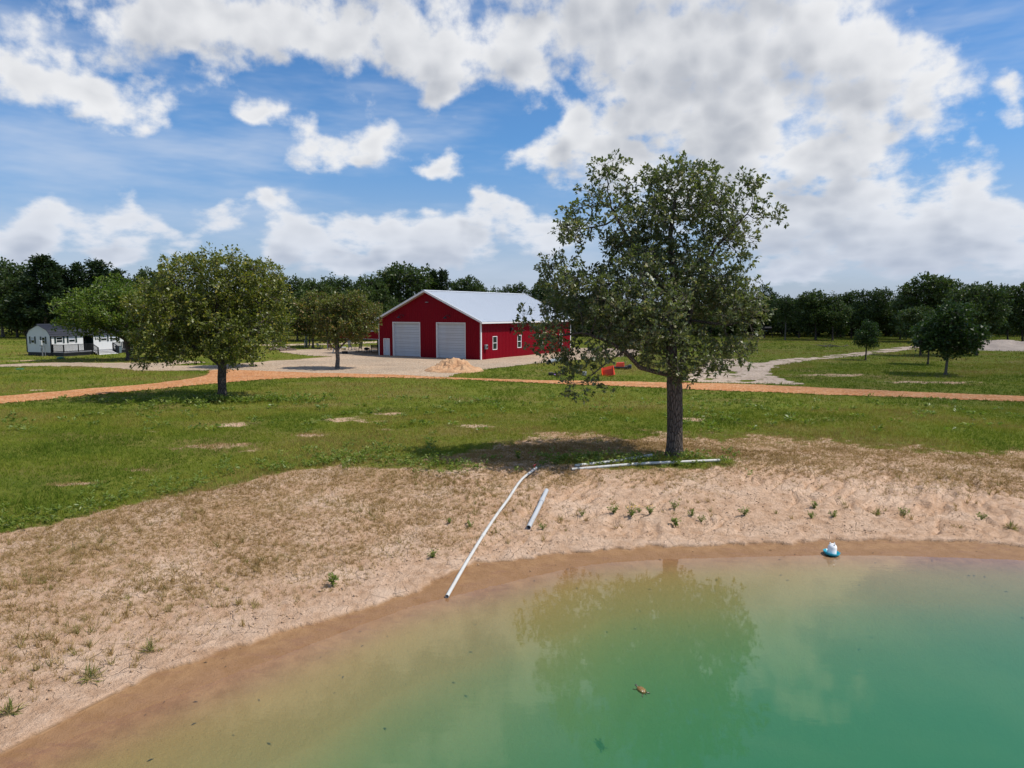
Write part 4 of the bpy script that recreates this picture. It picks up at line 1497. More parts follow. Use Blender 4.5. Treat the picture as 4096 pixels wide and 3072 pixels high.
def tree_meshes(name, ells, trunk, n_attr, step, infl, kill, tip_r, root_r, leaf, per, spread, seed, twigs=2, twig_len=0.25,
                shell=0.5, twin=0.0, grav=0.0, aspect=0.5, extra=None, bare=0.0, thin=0.03, flare=1.35):
    rng = np.random.default_rng(seed)
    A = sample_crown(ells, n_attr, rng, shell)
    if extra is not None:
        A = np.concatenate([A, np.array(extra, float)])
    seeds, parents = [], []
    tr = np.array(trunk[0], float)
    # trunk nodes at the growth step
    def dens(poly, parent):
        poly = np.array(poly, float)
        idx_ = parent
        for a, b in zip(poly[:-1], poly[1:]):
            k = max(1, int(np.linalg.norm(b - a) / step))
            for i in range(1, k + 1):
                seeds.append(a + (b - a) * i / k); parents.append(idx_); idx_ = len(seeds) - 1
        return idx_
    seeds.append(tr[0]); parents.append(-1)
    dens(tr, 0)
    for limb in trunk[1:]:
        l0 = np.array(limb[0], float)
        j = int(np.argmin([np.linalg.norm(np.array(s_) - l0) for s_ in seeds]))
        limb2 = [seeds[j]] + [np.array(q, float) for q in limb[1:]]
        dens(limb2, j)
    nodes, par = colonize(A, seeds, parents, step, infl, kill, grav=grav)
    V, F, S, r, kids = wood_mesh(nodes, par, tip_r, root_r, twin=twin, flare=flare)
    # fine twigs and leaf rosettes on the thin wood
    thinm = np.where(r < thin)[0]
    thinm = thinm[thinm > len(seeds) * 0]
    thinm = np.array([i for i in thinm if i >= len(seeds)])
    pd = nodes[thinm] - nodes[par[thinm]]
    pd /= np.linalg.norm(pd, axis=1)[:, None] + 1e-9
    T0 = np.repeat(nodes[thinm], twigs, 0); TD = np.repeat(pd, twigs, 0)
    g = rng.normal(size=TD.shape); g /= np.linalg.norm(g, axis=1)[:, None]
    TD = TD * 0.7 + g * 0.95 + np.array([0, 0, 0.15]); TD /= np.linalg.norm(TD, axis=1)[:, None]
    TL = twig_len * rng.uniform(0.4, 1.3, (len(T0), 1))
    T1 = T0 + TD * TL
    # twig prisms (three-sided)
    side = np.cross(TD, [0.2, 0.3, 0.93]); side /= np.linalg.norm(side, axis=1)[:, None] + 1e-9
    oth = np.cross(TD, side)
    tr_ = tip_r * 0.8
    tv = []
    for base_, rr in ((T0, tr_), (T1, tr_ * 0.5)):
        for a in (0, 2.094, 4.189):
            tv.append(base_ + side * (math.cos(a) * rr) + oth * (math.sin(a) * rr))
    TV = np.stack(tv, 1).reshape(-1, 3)
    b0 = len(V) + np.arange(len(T0)) * 6
    tf = np.stack([np.stack([b0 + i, b0 + (i + 1) % 3, b0 + 3 + (i + 1) % 3, b0 + 3 + i], -1) for i in range(3)], 1).reshape(-1)
    V = np.concatenate([V, TV]); F = np.concatenate([F, tf]); S = np.concatenate([S, np.full(len(T0) * 3, 4)])
    keep = rng.random(len(T1)) > bare
    LV, rnd = leaf_arrays(T1[keep], TD[keep], rng, per, leaf, spread, aspect)
    wood = fill_mesh(name + '_wood', V, F, S)
    wood.polygons.foreach_set('use_smooth', np.ones(len(wood.polygons), bool))
    mi = np.zeros(len(wood.polygons), np.int32); mi[-len(T0) * 3:] = 1
    wood.polygons.foreach_set('material_index', mi)
    return wood, leaf_mesh(name + '_leaves', LV, rnd)


def plant_tree(name, wood, leaves, bark, leafm, loc, label, group=None, rotz=0.0, cat='tree', scale=1.0):
    o = empty(name, loc, rotz, label, cat, group)
    o.scale = (scale,) * 3
    if len(wood.materials) == 0:
        wood.materials.append(bark); wood.materials.append(M_TWIG)
    link('trunk', wood, None, o)
    link('crown', leaves, leafm, o)
    return o


def px_ells(rows, base, depth, jit=0.0, seed=1):
    """crown masses given as photo pixels (cx, cy, rx, ry, depth shift, depth radius) -> local metres about the trunk base"""
    k = depth / FPX
    out_ = []
    for (cx, cy, rx, ry, dz, rd) in rows:
        c = at_depth(cx, cy, depth + dz)
        out_.append((c.x - base.x, c.y - base.y, c.z - base.z, rx * k, rd, ry * k))
    if jit <= 0:
        return out_
    # break each mass into smaller leafy clumps with gaps between
    r_ = np.random.default_rng(seed)
    fine = []
    for (x, y, z, a, b, c_) in out_:
        nn = 3 + int(3.2 * a * c_)
        for _ in range(min(nn, 9)):
            g = r_.normal(size=3); g /= np.linalg.norm(g)
            q = r_.uniform(0.45, 0.78); f_ = r_.uniform(0.30, 0.50) * jit
            fine.append((x + g[0] * a * q, y + g[1] * b * q, z + g[2] * c_ * q, max(a * f_, 0.3), max(b * f_, 0.3), max(c_ * f_, 0.25)))
    return fine


# --- the tall post oak by the pond
B = P(2697, 1822)
rows = [(2740, 700, 160, 90, 0, 1.3), (2650, 760, 90, 100, 0.6, 1.0), (2840, 790, 150, 110, -0.4, 1.3), (3010, 790, 75, 105, 0.3, 0.9), (3070, 880, 65, 60, 0.2, 0.7), (2930, 930, 140, 85, 0.3, 1.4),
        (2425, 700, 75, 75, 0.2, 0.8), (2445, 800, 100, 85, 0.0, 1.0), (2285, 850, 75, 60, 0.1, 0.8), (2340, 940, 110, 70, -0.5, 1.1), (2500, 930, 130, 90, 0.5, 1.4),
        (2220, 1060, 80, 60, -0.3, 0.8), (2300, 1120, 130, 80, -0.6, 1.3), (2260, 1220, 110, 70, 0.2, 1.2), (2115, 1290, 50, 55, -0.4, 0.6), (2200, 1320, 95, 70, -0.8, 1.0), (2150, 1400, 40, 40, -0.5, 0.4),
        (2345, 1395, 100, 60, -1.2, 1.2), (2290, 1430, 80, 50, -1.2, 0.8), (2320, 1500, 65, 40, -1.6, 0.6), (2375, 1545, 45, 40, -1.7, 0.4), (2300, 1560, 30, 25, -1.6, 0.3),
        (2640, 910, 150, 110, 0, 1.7), (2720, 1060, 190, 120, 0.6, 2.2), (2540, 1180, 220, 140, -0.6, 2.8), (2800, 1200, 170, 130, 0.4, 2.6), (2640, 1320, 190, 100, 0.8, 2.8),
        (2940, 1150, 110, 90, 0, 1.6), (2960, 1265, 110, 60, -0.4, 1.2), (2930, 1365, 110, 75, -0.6, 1.3), (2850, 1440, 70, 45, -0.8, 1.0), (2480, 1340, 120, 80, -1.6, 1.4), (2960, 1030, 60, 60, 0.4, 0.9),
        (2620, 1430, 60, 30, -1.2, 0.6), (2730, 1480, 60, 40, -0.9, 0.7)]
ells = px_ells(rows, B, B.y, 1.38, 5)


def lp(px, py, dz=0.0):
    c = at_depth(px, py, B.y + dz)
    return (c.x - B.x, c.y - B.y, c.z - B.z)


trunk = [[(0, 0, -0.35), (0.0, 0, 0.3), (0.0, 0, 1.6), lp(2700, 1560), lp(2686, 1450), lp(2682, 1300), lp(2695, 1120), lp(2680, 950), lp(2700, 800)],
         [lp(2703, 1540), lp(2735, 1430, 0.3), lp(2752, 1280, 0.5), lp(2790, 1130, 0.4), lp(2870, 980, 0.3), lp(2960, 890, 0.3)],
         [lp(2690, 1510), lp(2630, 1490, -0.5), lp(2560, 1470, -0.9), lp(2500, 1405, -1.2), lp(2420, 1360, -1.2), lp(2330, 1330, -1.1), lp(2260, 1340, -1.0)],
         [lp(2686, 1380), lp(2590, 1290, 0.6), lp(2480, 1200, 0.7), lp(2360, 1130, 0.2)],
         [lp(2684, 1200), lp(2600, 1060, -0.3), lp(2510, 950, -0.1), lp(2450, 840, 0.0)],
         [lp(2750, 1290, 0.5), lp(2830, 1290, -0.3), lp(2900, 1300, -0.5)],
         [lp(2500, 1405, -1.2), lp(2440, 1440, -1.5), lp(2380, 1490, -1.6), lp(2330, 1530, -1.6)]]
w_, l_ = tree_meshes('post_oak', ells, trunk, 4300, 0.24, 1.6, 0.27, 0.006, 0.265, 0.15, 8, 0.045, 7, twigs=3, twig_len=0.30, shell=0.35, twin=0.10, aspect=0.58, bare=0.14, thin=0.024, flare=1.25)
plant_tree('post_oak', w_, l_, M_BARK, M_LEAF_BIG, B, 'tallest oak with open grey-green crown and thick trunk standing beside the pond')

# --- broad olive oak left of the barn
B = P(890, 1590)
rows = [(880, 1110, 200, 95, 0, 3.0), (760, 1130, 150, 90, 0.5, 2.2), (1000, 1140, 130, 95, 0.4, 2.2), (860, 1220, 290, 110, 0, 4.0), (660, 1250, 110, 100, -0.4, 2.0), (1080, 1240, 90, 100, 0.2, 2.0),
        (760, 1340, 190, 80, -0.8, 2.8), (1010, 1350, 150, 80, -0.6, 2.8), (590, 1350, 60, 70, -0.9, 1.2), (580, 1415, 40, 40, -1.0, 0.7), (900, 1410, 110, 50, -1.8, 1.4), (720, 1420, 90, 40, -1.2, 1.1), (1110, 1350, 60, 55, -0.3, 1.2), (850, 1300, 250, 90, 1.5, 2.5), (790, 1055, 36, 26, 0, 0.6), (900, 1042, 44, 26, 0.2, 0.7), (985, 1072, 36, 32, -0.2, 0.6), (690, 1080, 38, 38, 0.2, 0.7), (1090, 1110, 34, 34, 0, 0.6), (1165, 1270, 26, 34, 0, 0.5), (565, 1435, 42, 36, -1.1, 0.7), (545, 1330, 30, 40, -0.6, 0.6), (660, 1430, 40, 26, -1.4, 0.5), (1000, 1430, 50, 28, -1.6, 0.7)]
ells = px_ells(rows, B, B.y, 1.32, 6)
trunk = [[(0, 0, -0.3), (0, 0, 0.3), (0.0, 0, 1.3), (0.1, 0, 2.3), (0.0, 0.1, 3.6), (-0.2, 0, 5.2), (0.1, 0, 7.0)],
         [(0.05, 0, 2.0), (0.9, -0.3, 2.9), (2.0, -0.6, 3.9), (3.0, -0.4, 5.0)], [(0.05, 0, 2.1), (-1.1, -0.4, 3.1), (-2.6, -0.6, 3.8), (-3.8, -0.5, 4.4)], [(0, 0.1, 3.0), (1.0, 1.3, 4.4), (1.6, 1.9, 6.0)], [(0, 0, 3.2), (-1.3, 0.7, 5.0), (-2.0, 0.6, 6.6)]]
w_, l_ = tree_meshes('olive_oak', ells, trunk, 2700, 0.33, 2.0, 0.36, 0.008, 0.26, 0.20, 8, 0.08, 11, twigs=3, twig_len=0.30, shell=0.55, aspect=0.55, bare=0.04, thin=0.035)
plant_tree('broad_oak', w_, l_, M_BARK, M_LEAF_OAK, B, 'broad round olive-green oak on the lawn just below the brick track')

# --- greener oak in front of the cabin
B = P(517, 1441)
rows = [(480, 1175, 110, 65, 0, 2.6), (400, 1225, 110, 70, 0, 2.6), (560, 1230, 90, 75, 0.4, 2.4), (450, 1265, 180, 62, -0.3, 4.0), (300, 1270, 60, 35, -0.3, 1.6), (590, 1310, 70, 70, -0.5, 2.2), (400, 1312, 80, 20, -0.8, 1.8), (350, 1240, 70, 45, 0.5, 1.7), (520, 1330, 60, 30, -0.6, 1.6)]
ells = px_ells(rows, B, B.y, 1.4, 7)
trunk = [[(0, 0, -0.3), (0, 0, 0.4), (-0.15, 0, 1.8), (-0.3, 0, 2.8), (-0.6, 0, 4.4), (-0.9, 0, 6.4)], [(-0.25, 0, 2.4), (-1.6, -0.3, 3.2), (-3.2, -0.5, 3.9), (-4.6, -0.4, 4.3)], [(-0.3, 0, 2.6), (0.6, 0.4, 4.0), (1.1, 0.5, 5.5)]]
w_, l_ = tree_meshes('green_oak', ells, trunk, 1150, 0.42, 2.6, 0.46, 0.012, 0.27, 0.30, 7, 0.13, 13, twigs=3, twig_len=0.36, shell=0.6, aspect=0.6, bare=0.0, thin=0.05)
plant_tree('green_oak', w_, l_, M_BARK, M_LEAF_GREEN, B, 'bright green spreading oak in front of the white cabin')

# --- small oak on the gravel yard
B = P(1350, 1476)
rows = [(1400, 1210, 70, 38, 0, 1.6), (1330, 1235, 60, 45, 0.2, 1.4), (1450, 1260, 65, 50, 0.1, 1.6), (1390, 1290, 100, 50, 0, 2.3), (1310, 1310, 45, 40, -0.3, 1.2), (1480, 1320, 35, 35, -0.2, 1.0), (1420, 1345, 50, 24, -0.4, 1.2), (1330, 1345, 45, 22, -0.4, 0.9), (1290, 1260, 30, 40, 0.2, 1.0)]
ells = px_ells(rows, B, B.y, 1.4, 8)
k_ = B.y / FPX
trunk = [[(0, 0, -0.3), (0, 0, 0.3), (0.05, 0, 1.0), (0.0, 0, 1.75), (-0.1, 0, 2.4), (0.0, 0.1, 3.4), (0.7, 0, 5.2)], [(0.02, 0, 1.8), (0.55, -0.1, 2.3), (1.2, -0.2, 2.9), (1.9, -0.2, 3.5)], [(0.0, 0, 1.75), (-0.5, -0.2, 2.2), (-0.85, -0.2, 3.1), (-0.9, 0, 4.0)]]
w_, l_ = tree_meshes('yard_oak', ells, trunk, 1300, 0.30, 2.0, 0.34, 0.010, 0.19, 0.23, 7, 0.09, 17, twigs=3, twig_len=0.28, shell=0.5, aspect=0.58, bare=0.04, thin=0.04)
plant_tree('yard_oak', w_, l_, M_BARK_PALE, M_LEAF_PAD, B, 'small forked oak with rusty leaves on the gravel yard beside the barn')

# --- prototypes for the trees farther off
def round_oak(seed, h, r, clear, n=620, leaf=0.42, per=6, tipr=0.018, rootr=0.16, lobes=12):
    rng = np.random.default_rng(seed)
    es = [(0, 0, h - r * 0.50, r * 0.45, r * 0.45, r * 0.48), (r * 0.2, -r * 0.2, h - r * 0.95, r * 0.55, r * 0.55, r * 0.45)]
    for i in range(lobes):
        a = i * 2.4 + rng.uniform(-0.4, 0.4)
        zz = clear + (h - clear) * rng.uniform(0.12, 0.84)
        rr = r * rng.uniform(0.30, 0.58) * (1 - 0.25 * (zz - clear) / (h - clear))
        q_ = r * rng.uniform(0.45, 0.82)
        es.append((math.cos(a) * q_, math.sin(a) * q_, zz, rr, rr, rr * 0.72))
    tr = [[(0, 0, -0.4), (0, 0, 0.4), (rng.uniform(-.2, .2), rng.uniform(-.2, .2), clear * 0.9), (rng.uniform(-.3, .3), rng.uniform(-.3, .3), (clear + h) / 2), (0, 0, h * 0.85)]]
    return tree_meshes('wood_oak%d' % seed, es, tr, n, 0.48, 3.0, 0.52, tipr, rootr, leaf, per, 0.20, seed, twigs=3, twig_len=0.45, shell=0.6, aspect=0.62, thin=0.09)


def cedar(seed, h, r, clear=0.8, dens=1.0, ragged=0.35):
    """eastern red cedar: ascending tiers of feathery sprays round a straight stem"""
    rng = np.random.default_rng(seed)
    mb_v, rnds = [], []
    nodes = [np.array([0, 0, -0.4])]; par = [-1]
    for i in range(1, 25):
        nodes.append(np.array([0.08 * math.sin(i), 0.08 * math.cos(i * 1.3), h * i / 24.0])); par.append(i - 1)
    C, D = [], []
    nb = int(90 * dens)
    for b in range(nb):
        t = (b + rng.random()) / nb
        z = clear + (h - clear) * t ** 0.9
        a = b * 2.399 + rng.normal() * 0.3
        L = r * (1.03 - t) ** 1.05 * rng.uniform(1 - ragged, 1.0 + ragged * 0.6) + 0.25
        j = min(24, max(1, int(z / h * 24)))
        p = nodes[j].copy(); pi = j
        dz = rng.uniform(0.05, 0.55) + 0.4 * t
        steps = max(2, int(L / 0.55))
        for s_ in range(steps):
            f_ = (s_ + 1) / steps
            q = p + np.array([math.cos(a), math.sin(a), dz * (1 - 0.7 * f_)]) * (L / steps)
            a += rng.normal() * 0.12
            nodes.append(q); par.append(pi); pi = len(nodes) - 1; p = q
            if f_ > 0.25:
                for _ in range(5):
                    C.append(q + rng.normal(size=3) * np.array([0.28, 0.28, 0.16]))
                    D.append([math.cos(a), math.sin(a), 0.25])
    V, F, S, r_, k_2 = wood_mesh(np.array(nodes), np.array(par), 0.016, 0.17)
    wood = fill_mesh('cedar_wood%d' % seed, V, F, S)
    LV, rn = leaf_arrays(np.array(C), np.array(D), rng, 6, 0.46, 0.16, 0.38, 0.25, 0.8)
    return wood, leaf_mesh('cedar_leaves%d' % seed, LV, rn)


PROTO = {}
for key, fn in {'oakA': lambda: round_oak(101, 10.0, 3.9, 2.0), 'oakB': lambda: round_oak(102, 10.0, 3.2, 3.0), 'oakC': lambda: round_oak(103, 10.0, 4.6, 2.6, n=760),
                'airy': lambda: round_oak(104, 10.0, 4.0, 4.6, n=420, lobes=7), 'tall': lambda: round_oak(105, 10.0, 2.6, 2.4, n=480), 'dense': lambda: round_oak(106, 10.0, 3.7, 3.3, n=980, lobes=14),
                'cedarA': lambda: cedar(201, 10.0, 2.6), 'cedarB': lambda: cedar(202, 10.0, 2.0, 1.2, 0.8, 0.5), 'cedarC': lambda: cedar(203, 10.0, 3.4, 2.0, 1.1, 0.5)}.items():
    PROTO[key] = fn()
_leafvar = {}


def far_tree(name, key, px, base_py, top_py, label, leafm, bark=None, width=1.0, group=None, rot=None, depth=None):
    """a tree whose base and top are seen at the given rows"""
    p = P(px, base_py)
    if depth is not None:
        q = at_depth(px, base_py, depth); p = Vector((q.x, depth, gz(q.x, depth)))
    topz = at_depth(px, top_py, p.y).z
    s = (topz - p.z) / 10.0
    wood, leaves = PROTO[key]
    if (key, leafm.name) not in _leafvar:
        _leafvar[(key, leafm.name)] = leaves if len(leaves.materials) == 0 else leaves.copy()
        lm = _leafvar[(key, leafm.name)]
        lm.materials.clear(); lm.materials.append(leafm)
    o = empty(name, p, rot if rot is not None else (px * 0.37) % 6.28, label, 'tree', group)
    o.scale = (s * width, s * width, s)
    if len(wood.materials) == 0:
        wood.materials.append(M_BARK_DARK); wood.materials.append(M_BARK_DARK)
    to = link('trunk', wood, None, o)
    if bark is not None:
        for sl_ in to.material_slots:
            sl_.link = 'OBJECT'; sl_.material = bark
    link('crown', _leafvar[(key, leafm.name)], None, o)
    return o


# oaks standing behind the broad oak
far_tree('oak_tree', 'oakA', 1010, 1468, 1165, 'grey-trunked oak half hidden behind the broad olive oak', M_LEAF_PAD, M_BARK_PALE, 0.95)
far_tree('oak_tree', 'oakB', 676, 1432, 1190, 'shaded oak right of the green oak with trunk in the gap', M_LEAF_OAK, M_BARK_PALE, 1.2)
far_tree('oak_tree', 'oakB', 985, 1412, 1205, 'slim oak whose dark trunk shows right of the broad oak trunk', M_LEAF_OAK, M_BARK_DARK)
far_tree('oak_tree', 'oakA', 1252, 1391, 1165, 'dark oak with a straight pale trunk beside the steel utility pole', M_LEAF_PAD, M_BARK_PALE, 1.05)
far_tree('oak_tree', 'tall', 1238, 1386, 1185, 'thin oak just left of the oak by the steel pole', M_LEAF_WOOD, M_BARK_DARK)
# right-hand meadow
far_tree('young_tree', 'tall', 3462, 1440, 1283, 'slender young tree with a crooked stem on the right meadow', M_LEAF_DARK, M_BARK_DARK, 1.05)
far_tree('meadow_tree', 'dense', 3782, 1500, 1212, 'dense dark-green round tree on the right meadow with slim pale trunk', M_LEAF_DARK, M_BARK_PALE, 1.08)
far_tree('meadow_tree', 'oakB', 3711, 1458, 1260, 'small tree tucked behind the dense dark tree on its left', M_LEAF_DARK, M_BARK_DARK, 1.0)
far_tree('meadow_tree', 'oakA', 3682, 1424, 1225, 'thick-trunked oak with low branches left of the dense dark tree', M_LEAF_WOOD, M_BARK_DARK, 1.15)
far_tree('meadow_tree', 'airy', 3905, 1422, 1140, 'tall bare-stemmed oak in front of the pale dirt mound', M_LEAF_WOOD, M_BARK_DARK, 1.0)

# treeline: px, row of the base, row of the top, prototype, width factor
ORD = ['first', 'second', 'third', 'fourth', 'fifth', 'sixth', 'seventh', 'eighth', 'ninth', 'tenth', 'eleventh', 'twelfth', 'thirteenth', 'fourteenth', 'fifteenth', 'sixteenth', 'seventeenth', 'eighteenth']
KINDN = {'oakA': 'round oak', 'oakB': 'upright oak', 'oakC': 'broad oak', 'airy': 'open-crowned oak', 'tall': 'slim oak', 'dense': 'dense oak', 'cedarA': 'cedar', 'cedarB': 'ragged cedar', 'cedarC': 'wide cedar'}
LEFT = [(12, 1348, 1040, 'airy', 1.0), (70, 1350, 1105, 'oakC', 1.0), (190, 1352, 1028, 'cedarC', 1.1), (255, 1350, 1068, 'cedarC', 0.9), (325, 1350, 1058, 'cedarB', 1.0), (405, 1348, 1048, 'cedarA', 1.2), (480, 1352, 1082, 'cedarB', 1.1), (590, 1352, 1078, 'oakA', 0.95), (640, 1352, 1120, 'oakC', 1.0)]
MID = [(1130, 1362, 1108, 'oakC', 0.85), (1190, 1362, 1112, 'dense', 0.8), (1250, 1365, 1122, 'oakA', 0.9), (1320, 1362, 1112, 'oakB', 1.0), (1385, 1360, 1115, 'dense', 0.9), (1455, 1362, 1108, 'oakA', 0.9), (1520, 1360, 1125, 'dense', 0.9), (1605, 1352, 1057, 'airy', 1.15), (1735, 1352, 1086, 'cedarB', 0.9), (1772, 1352, 1084, 'cedarB', 0.8), (1885, 1340, 1108, 'oakA', 0.95), (1985, 1330, 1155, 'oakB', 1.0), (2080, 1335, 1138, 'dense', 1.0), (2170, 1335, 1128, 'dense', 1.1)]
RIGHT = [(2960, 1345, 1160, 'oakC', 0.9), (3055, 1352, 1142, 'oakB', 1.0), (3140, 1360, 1185, 'airy', 0.8), (3195, 1352, 1188, 'tall', 1.0), (3262, 1360, 1163, 'oakA', 1.05), (3330, 1362, 1180, 'oakB', 1.0), (3405, 1352, 1168, 'dense', 1.0), (3490, 1358, 1160, 'oakC', 0.9), (3600, 1358, 1178, 'dense', 1.0), (3690, 1368, 1098, 'oakA', 1.05), (3800, 1368, 1122, 'oakB', 1.15), (3860, 1352, 1145, 'cedarB', 0.8), (3940, 1372, 1138, 'oakC', 0.8), (4030, 1362, 1168, 'dense', 0.9), (4090, 1374, 1136, 'oakA', 1.0)]
for rowname, rows_, tail in (('left', LEFT, 'in the treeline behind the white cabin'), ('mid', MID, 'in the treeline behind the yard and barn'), ('right', RIGHT, 'in the treeline behind the right meadow')):
    for i, (px, bp, tp, key, wd) in enumerate(rows_):
        lf = M_LEAF_CEDAR if key.startswith('cedar') else M_LEAF_WOOD
        far_tree('cedar_tree' if key.startswith('cedar') else 'woodland_oak', key, px, bp, tp, '%s, %s from the left %s' % (KINDN[key], ORD[i], tail), lf, M_BARK_PALE if key == 'airy' else M_BARK_DARK, wd, group='trees of the woodland edge ' + rowname)

# the wood behind, too deep and dark to tell one crown from the next
def woods(name, x0, x1, d0, d1, n, hmin, hmax, seed, leaf):
    rng = np.random.default_rng(seed)
    cs, ds = [], []
    wood_pts = MB()
    for i in range(n):
        y = rng.uniform(d0, d1); x = rng.uniform(x0, x1) * y
        h = rng.uniform(hmin, hmax) * (0.9 + 0.2 * fbm(np.array([x * 0.05]), np.array([y * 0.05]), 7)[0])
        r = rng.uniform(2.2, 3.6)
        z0 = gz(x, y)
        m_ = 230
        g = rng.normal(size=(m_, 3)); g /= np.linalg.norm(g, axis=1)[:, None]
        rad = rng.random((m_, 1)) ** 0.33
        q = g * rad * np.array([r, r, h * 0.46]) + np.array([x, y, z0 + h * 0.54])
        lump = rng.normal(size=(m_, 3)) * 0.35
        q += lump
        cs.append(q); ds.append(g)
        wood_pts.tube([(x, y, z0 - 0.3), (x + rng.uniform(-.4, .4), y, z0 + h * 0.6)], [0.14, 0.06], 5)
    C = np.concatenate(cs); D = np.concatenate(ds)
    V, rn = leaf_arrays(C, D, rng, 2, leaf, 0.35, 0.7, 0.2, 0.4)
    root = empty(name, (0, 0, 0))
    o = link(name, leaf_mesh(name, V, rn), M_LEAF_WOOD)
    bpy.data.objects.remove(root)
    tag(o, kind='stuff')
    wood_pts.build('stems', M_BARK_DARK, o)
    return o


tag(woods('woodland', -0.86, 0.12, 158, 215, 300, 7.5, 11.0, 3, 0.75), 'dark mass of woodland closing the view on the left', 'woodland')
tag(woods('woodland', 0.10, 0.90, 152, 205, 260, 5.5, 8.2, 4, 0.75), 'dark mass of woodland closing the view on the right', 'woodland')

# ------------------------------------------------------------------ object materials
M_PVC = weathered('white_pvc', (0.52, 0.52, 0.50), 0.45, 0, 0.4, 0.10, 2.0, (0.36, 0.29, 0.21), 0.55)
M_PVC_G = weathered('grey_pvc', (0.42, 0.44, 0.46), 0.4, 0, 0.45, 0.08, 2.0, (0.30, 0.25, 0.18), 0.4)
M_VALVE = weathered('red_valve', (0.35, 0.03, 0.02), 0.45)
M_BLUE = weathered('teal_plastic', (0.008, 0.27, 0.37), 0.32, 0, 0.5, 0.06, 6.0)
M_MILK = weathered('white_plastic', (0.78, 0.78, 0.77), 0.4, 0, 0.5, 0.05, 6.0)
M_ORANGE = weathered('orange_paint', (0.66, 0.055, 0.012), 0.4, 0, 0.5, 0.10, 2.0, (0.30, 0.05, 0.02), 0.4)
M_IRON = weathered('black_iron', (0.020, 0.020, 0.022), 0.55, 0.3, 0.4, 0.2, 3.0, (0.07, 0.045, 0.03), 0.4)
M_GALV = weathered('galvanised_pipe', (0.22, 0.25, 0.27), 0.65, 0.1, 0.3, 0.12, 1.5)
M_TUB = weathered('dark_tub', (0.028, 0.034, 0.050), 0.5, 0, 0.4, 0.15)
M_CHAIR_B = weathered('chair_black', (0.018, 0.018, 0.020), 0.5, 0, 0.4, 0.15)
M_CHAIR_N = weathered('chair_slate', (0.045, 0.055, 0.075), 0.5, 0, 0.4, 0.12)
M_CHAIR_R = weathered('chair_brown', (0.13, 0.045, 0.035), 0.6, 0, 0.3, 0.15)
M_CHAIR_G = weathered('chair_green', (0.035, 0.050, 0.045), 0.6, 0, 0.3, 0.15)
M_YELLOW = weathered('yellow_plastic', (0.70, 0.42, 0.02), 0.4, 0, 0.5, 0.08)
M_CREAM = weathered('cream_box', (0.50, 0.42, 0.24), 0.6, 0, 0.3, 0.1)
M_WOODLOG = bark_material('log_bark', (0.10, 0.07, 0.055), (0.24, 0.18, 0.15))
M_GREENP = weathered('green_lid', (0.012, 0.13, 0.055), 0.45, 0, 0.4, 0.1)
M_PALEBLUE = weathered('pale_blue', (0.32, 0.46, 0.50), 0.5, 0, 0.4, 0.08)
M_SKIN = weathered('skin', (0.42, 0.24, 0.17), 0.55, 0, 0.4, 0.05)
M_SHIRT = weathered('black_shirt', (0.012, 0.012, 0.014), 0.85, 0, 0.2, 0.1)
M_JEANS = weathered('blue_jeans', (0.10, 0.17, 0.27), 0.85, 0, 0.2, 0.15, 4)
M_HAIR = weathered('black_hair', (0.010, 0.009, 0.008), 0.5, 0, 0.4, 0.2)
M_SHOE = weathered('dark_shoe', (0.03, 0.03, 0.035), 0.6)
M_DIRT = None


def dirt_material(name, a, b_, dark):
    m, t, out = material(name)
    co = t.n('ShaderNodeNewGeometry').outputs['Position']
    n1 = t.noise(co, 0.9, 6, 0.62); n2 = t.noise(co, 6.0, 6, 0.68)
    c = t.mix(t.ramp(n1, 0.35, 0.68), a, b_)
    c = t.mix(t.m('MULTIPLY', t.ramp(n2, 0.55, 0.70), 0.6), c, dark)
    b = principled(t, c, 0.96, 0, 0.15, t.bump(t.m('ADD', n1, t.m('MULTIPLY', n2, 0.6)), 0.9, 0.14))
    t.link(b.outputs[0], out.inputs[0])
    return m


M_DIRT = dirt_material('heap_sand', (0.44, 0.245, 0.13), (0.52, 0.33, 0.19), (0.22, 0.11, 0.055))
M_MOUND = dirt_material('pale_mound', (0.40, 0.32, 0.26), (0.46, 0.375, 0.30), (0.20, 0.155, 0.10))


def heap(name, c, rx, ry, h, mat, label, seed, rough=0.35, n=70, cat='pile'):
    """loose heap: a height field with slumps and clods, closed underneath"""
    a = np.linspace(-1, 1, n)
    X, Y = np.meshgrid(a, a)
    r = np.hypot(X, Y)
    prof = np.clip(1 - r, 0, 1)
    base = np.where(prof > 0, 1 - (1 - prof) ** 1.7, 0)
    nz = fbm(X * 3 + seed, Y * 3, seed, 4, 0.55) - 0.5
    nz2 = fbm(X * 9 + seed, Y * 9, seed + 5, 3, 0.6) - 0.5
    Z = h * (base * (1 + rough * nz * 2) + 0.15 * nz2 * sstep(0, 0.3, prof))
    bite = np.hypot((X - 0.12) / 0.22, (Y + 0.42) / 0.26)
    Z = Z - h * 0.22 * (1 - sstep(0.5, 1.1, bite)) * sstep(0.05, 0.3, prof)
    wx_, wy_ = c[0] + X * rx, c[1] + Y * ry
    Z = Z - 0.12 * (1 - sstep(0.0, 0.12, prof))
    V = np.stack([X * rx, Y * ry, Z + terrain(wx_, wy_) - c[2]], -1).reshape(-1, 3)
    ii = np.arange(n * n).reshape(n, n)
    q = np.stack([ii[:-1, :-1], ii[:-1, 1:], ii[1:, 1:], ii[1:, :-1]], -1).reshape(-1)
    me = fill_mesh(name, V, q, np.full((n - 1) ** 2, 4))
    o = link(name, me, mat, loc=c, smooth=True)
    return tag(o, label, cat)


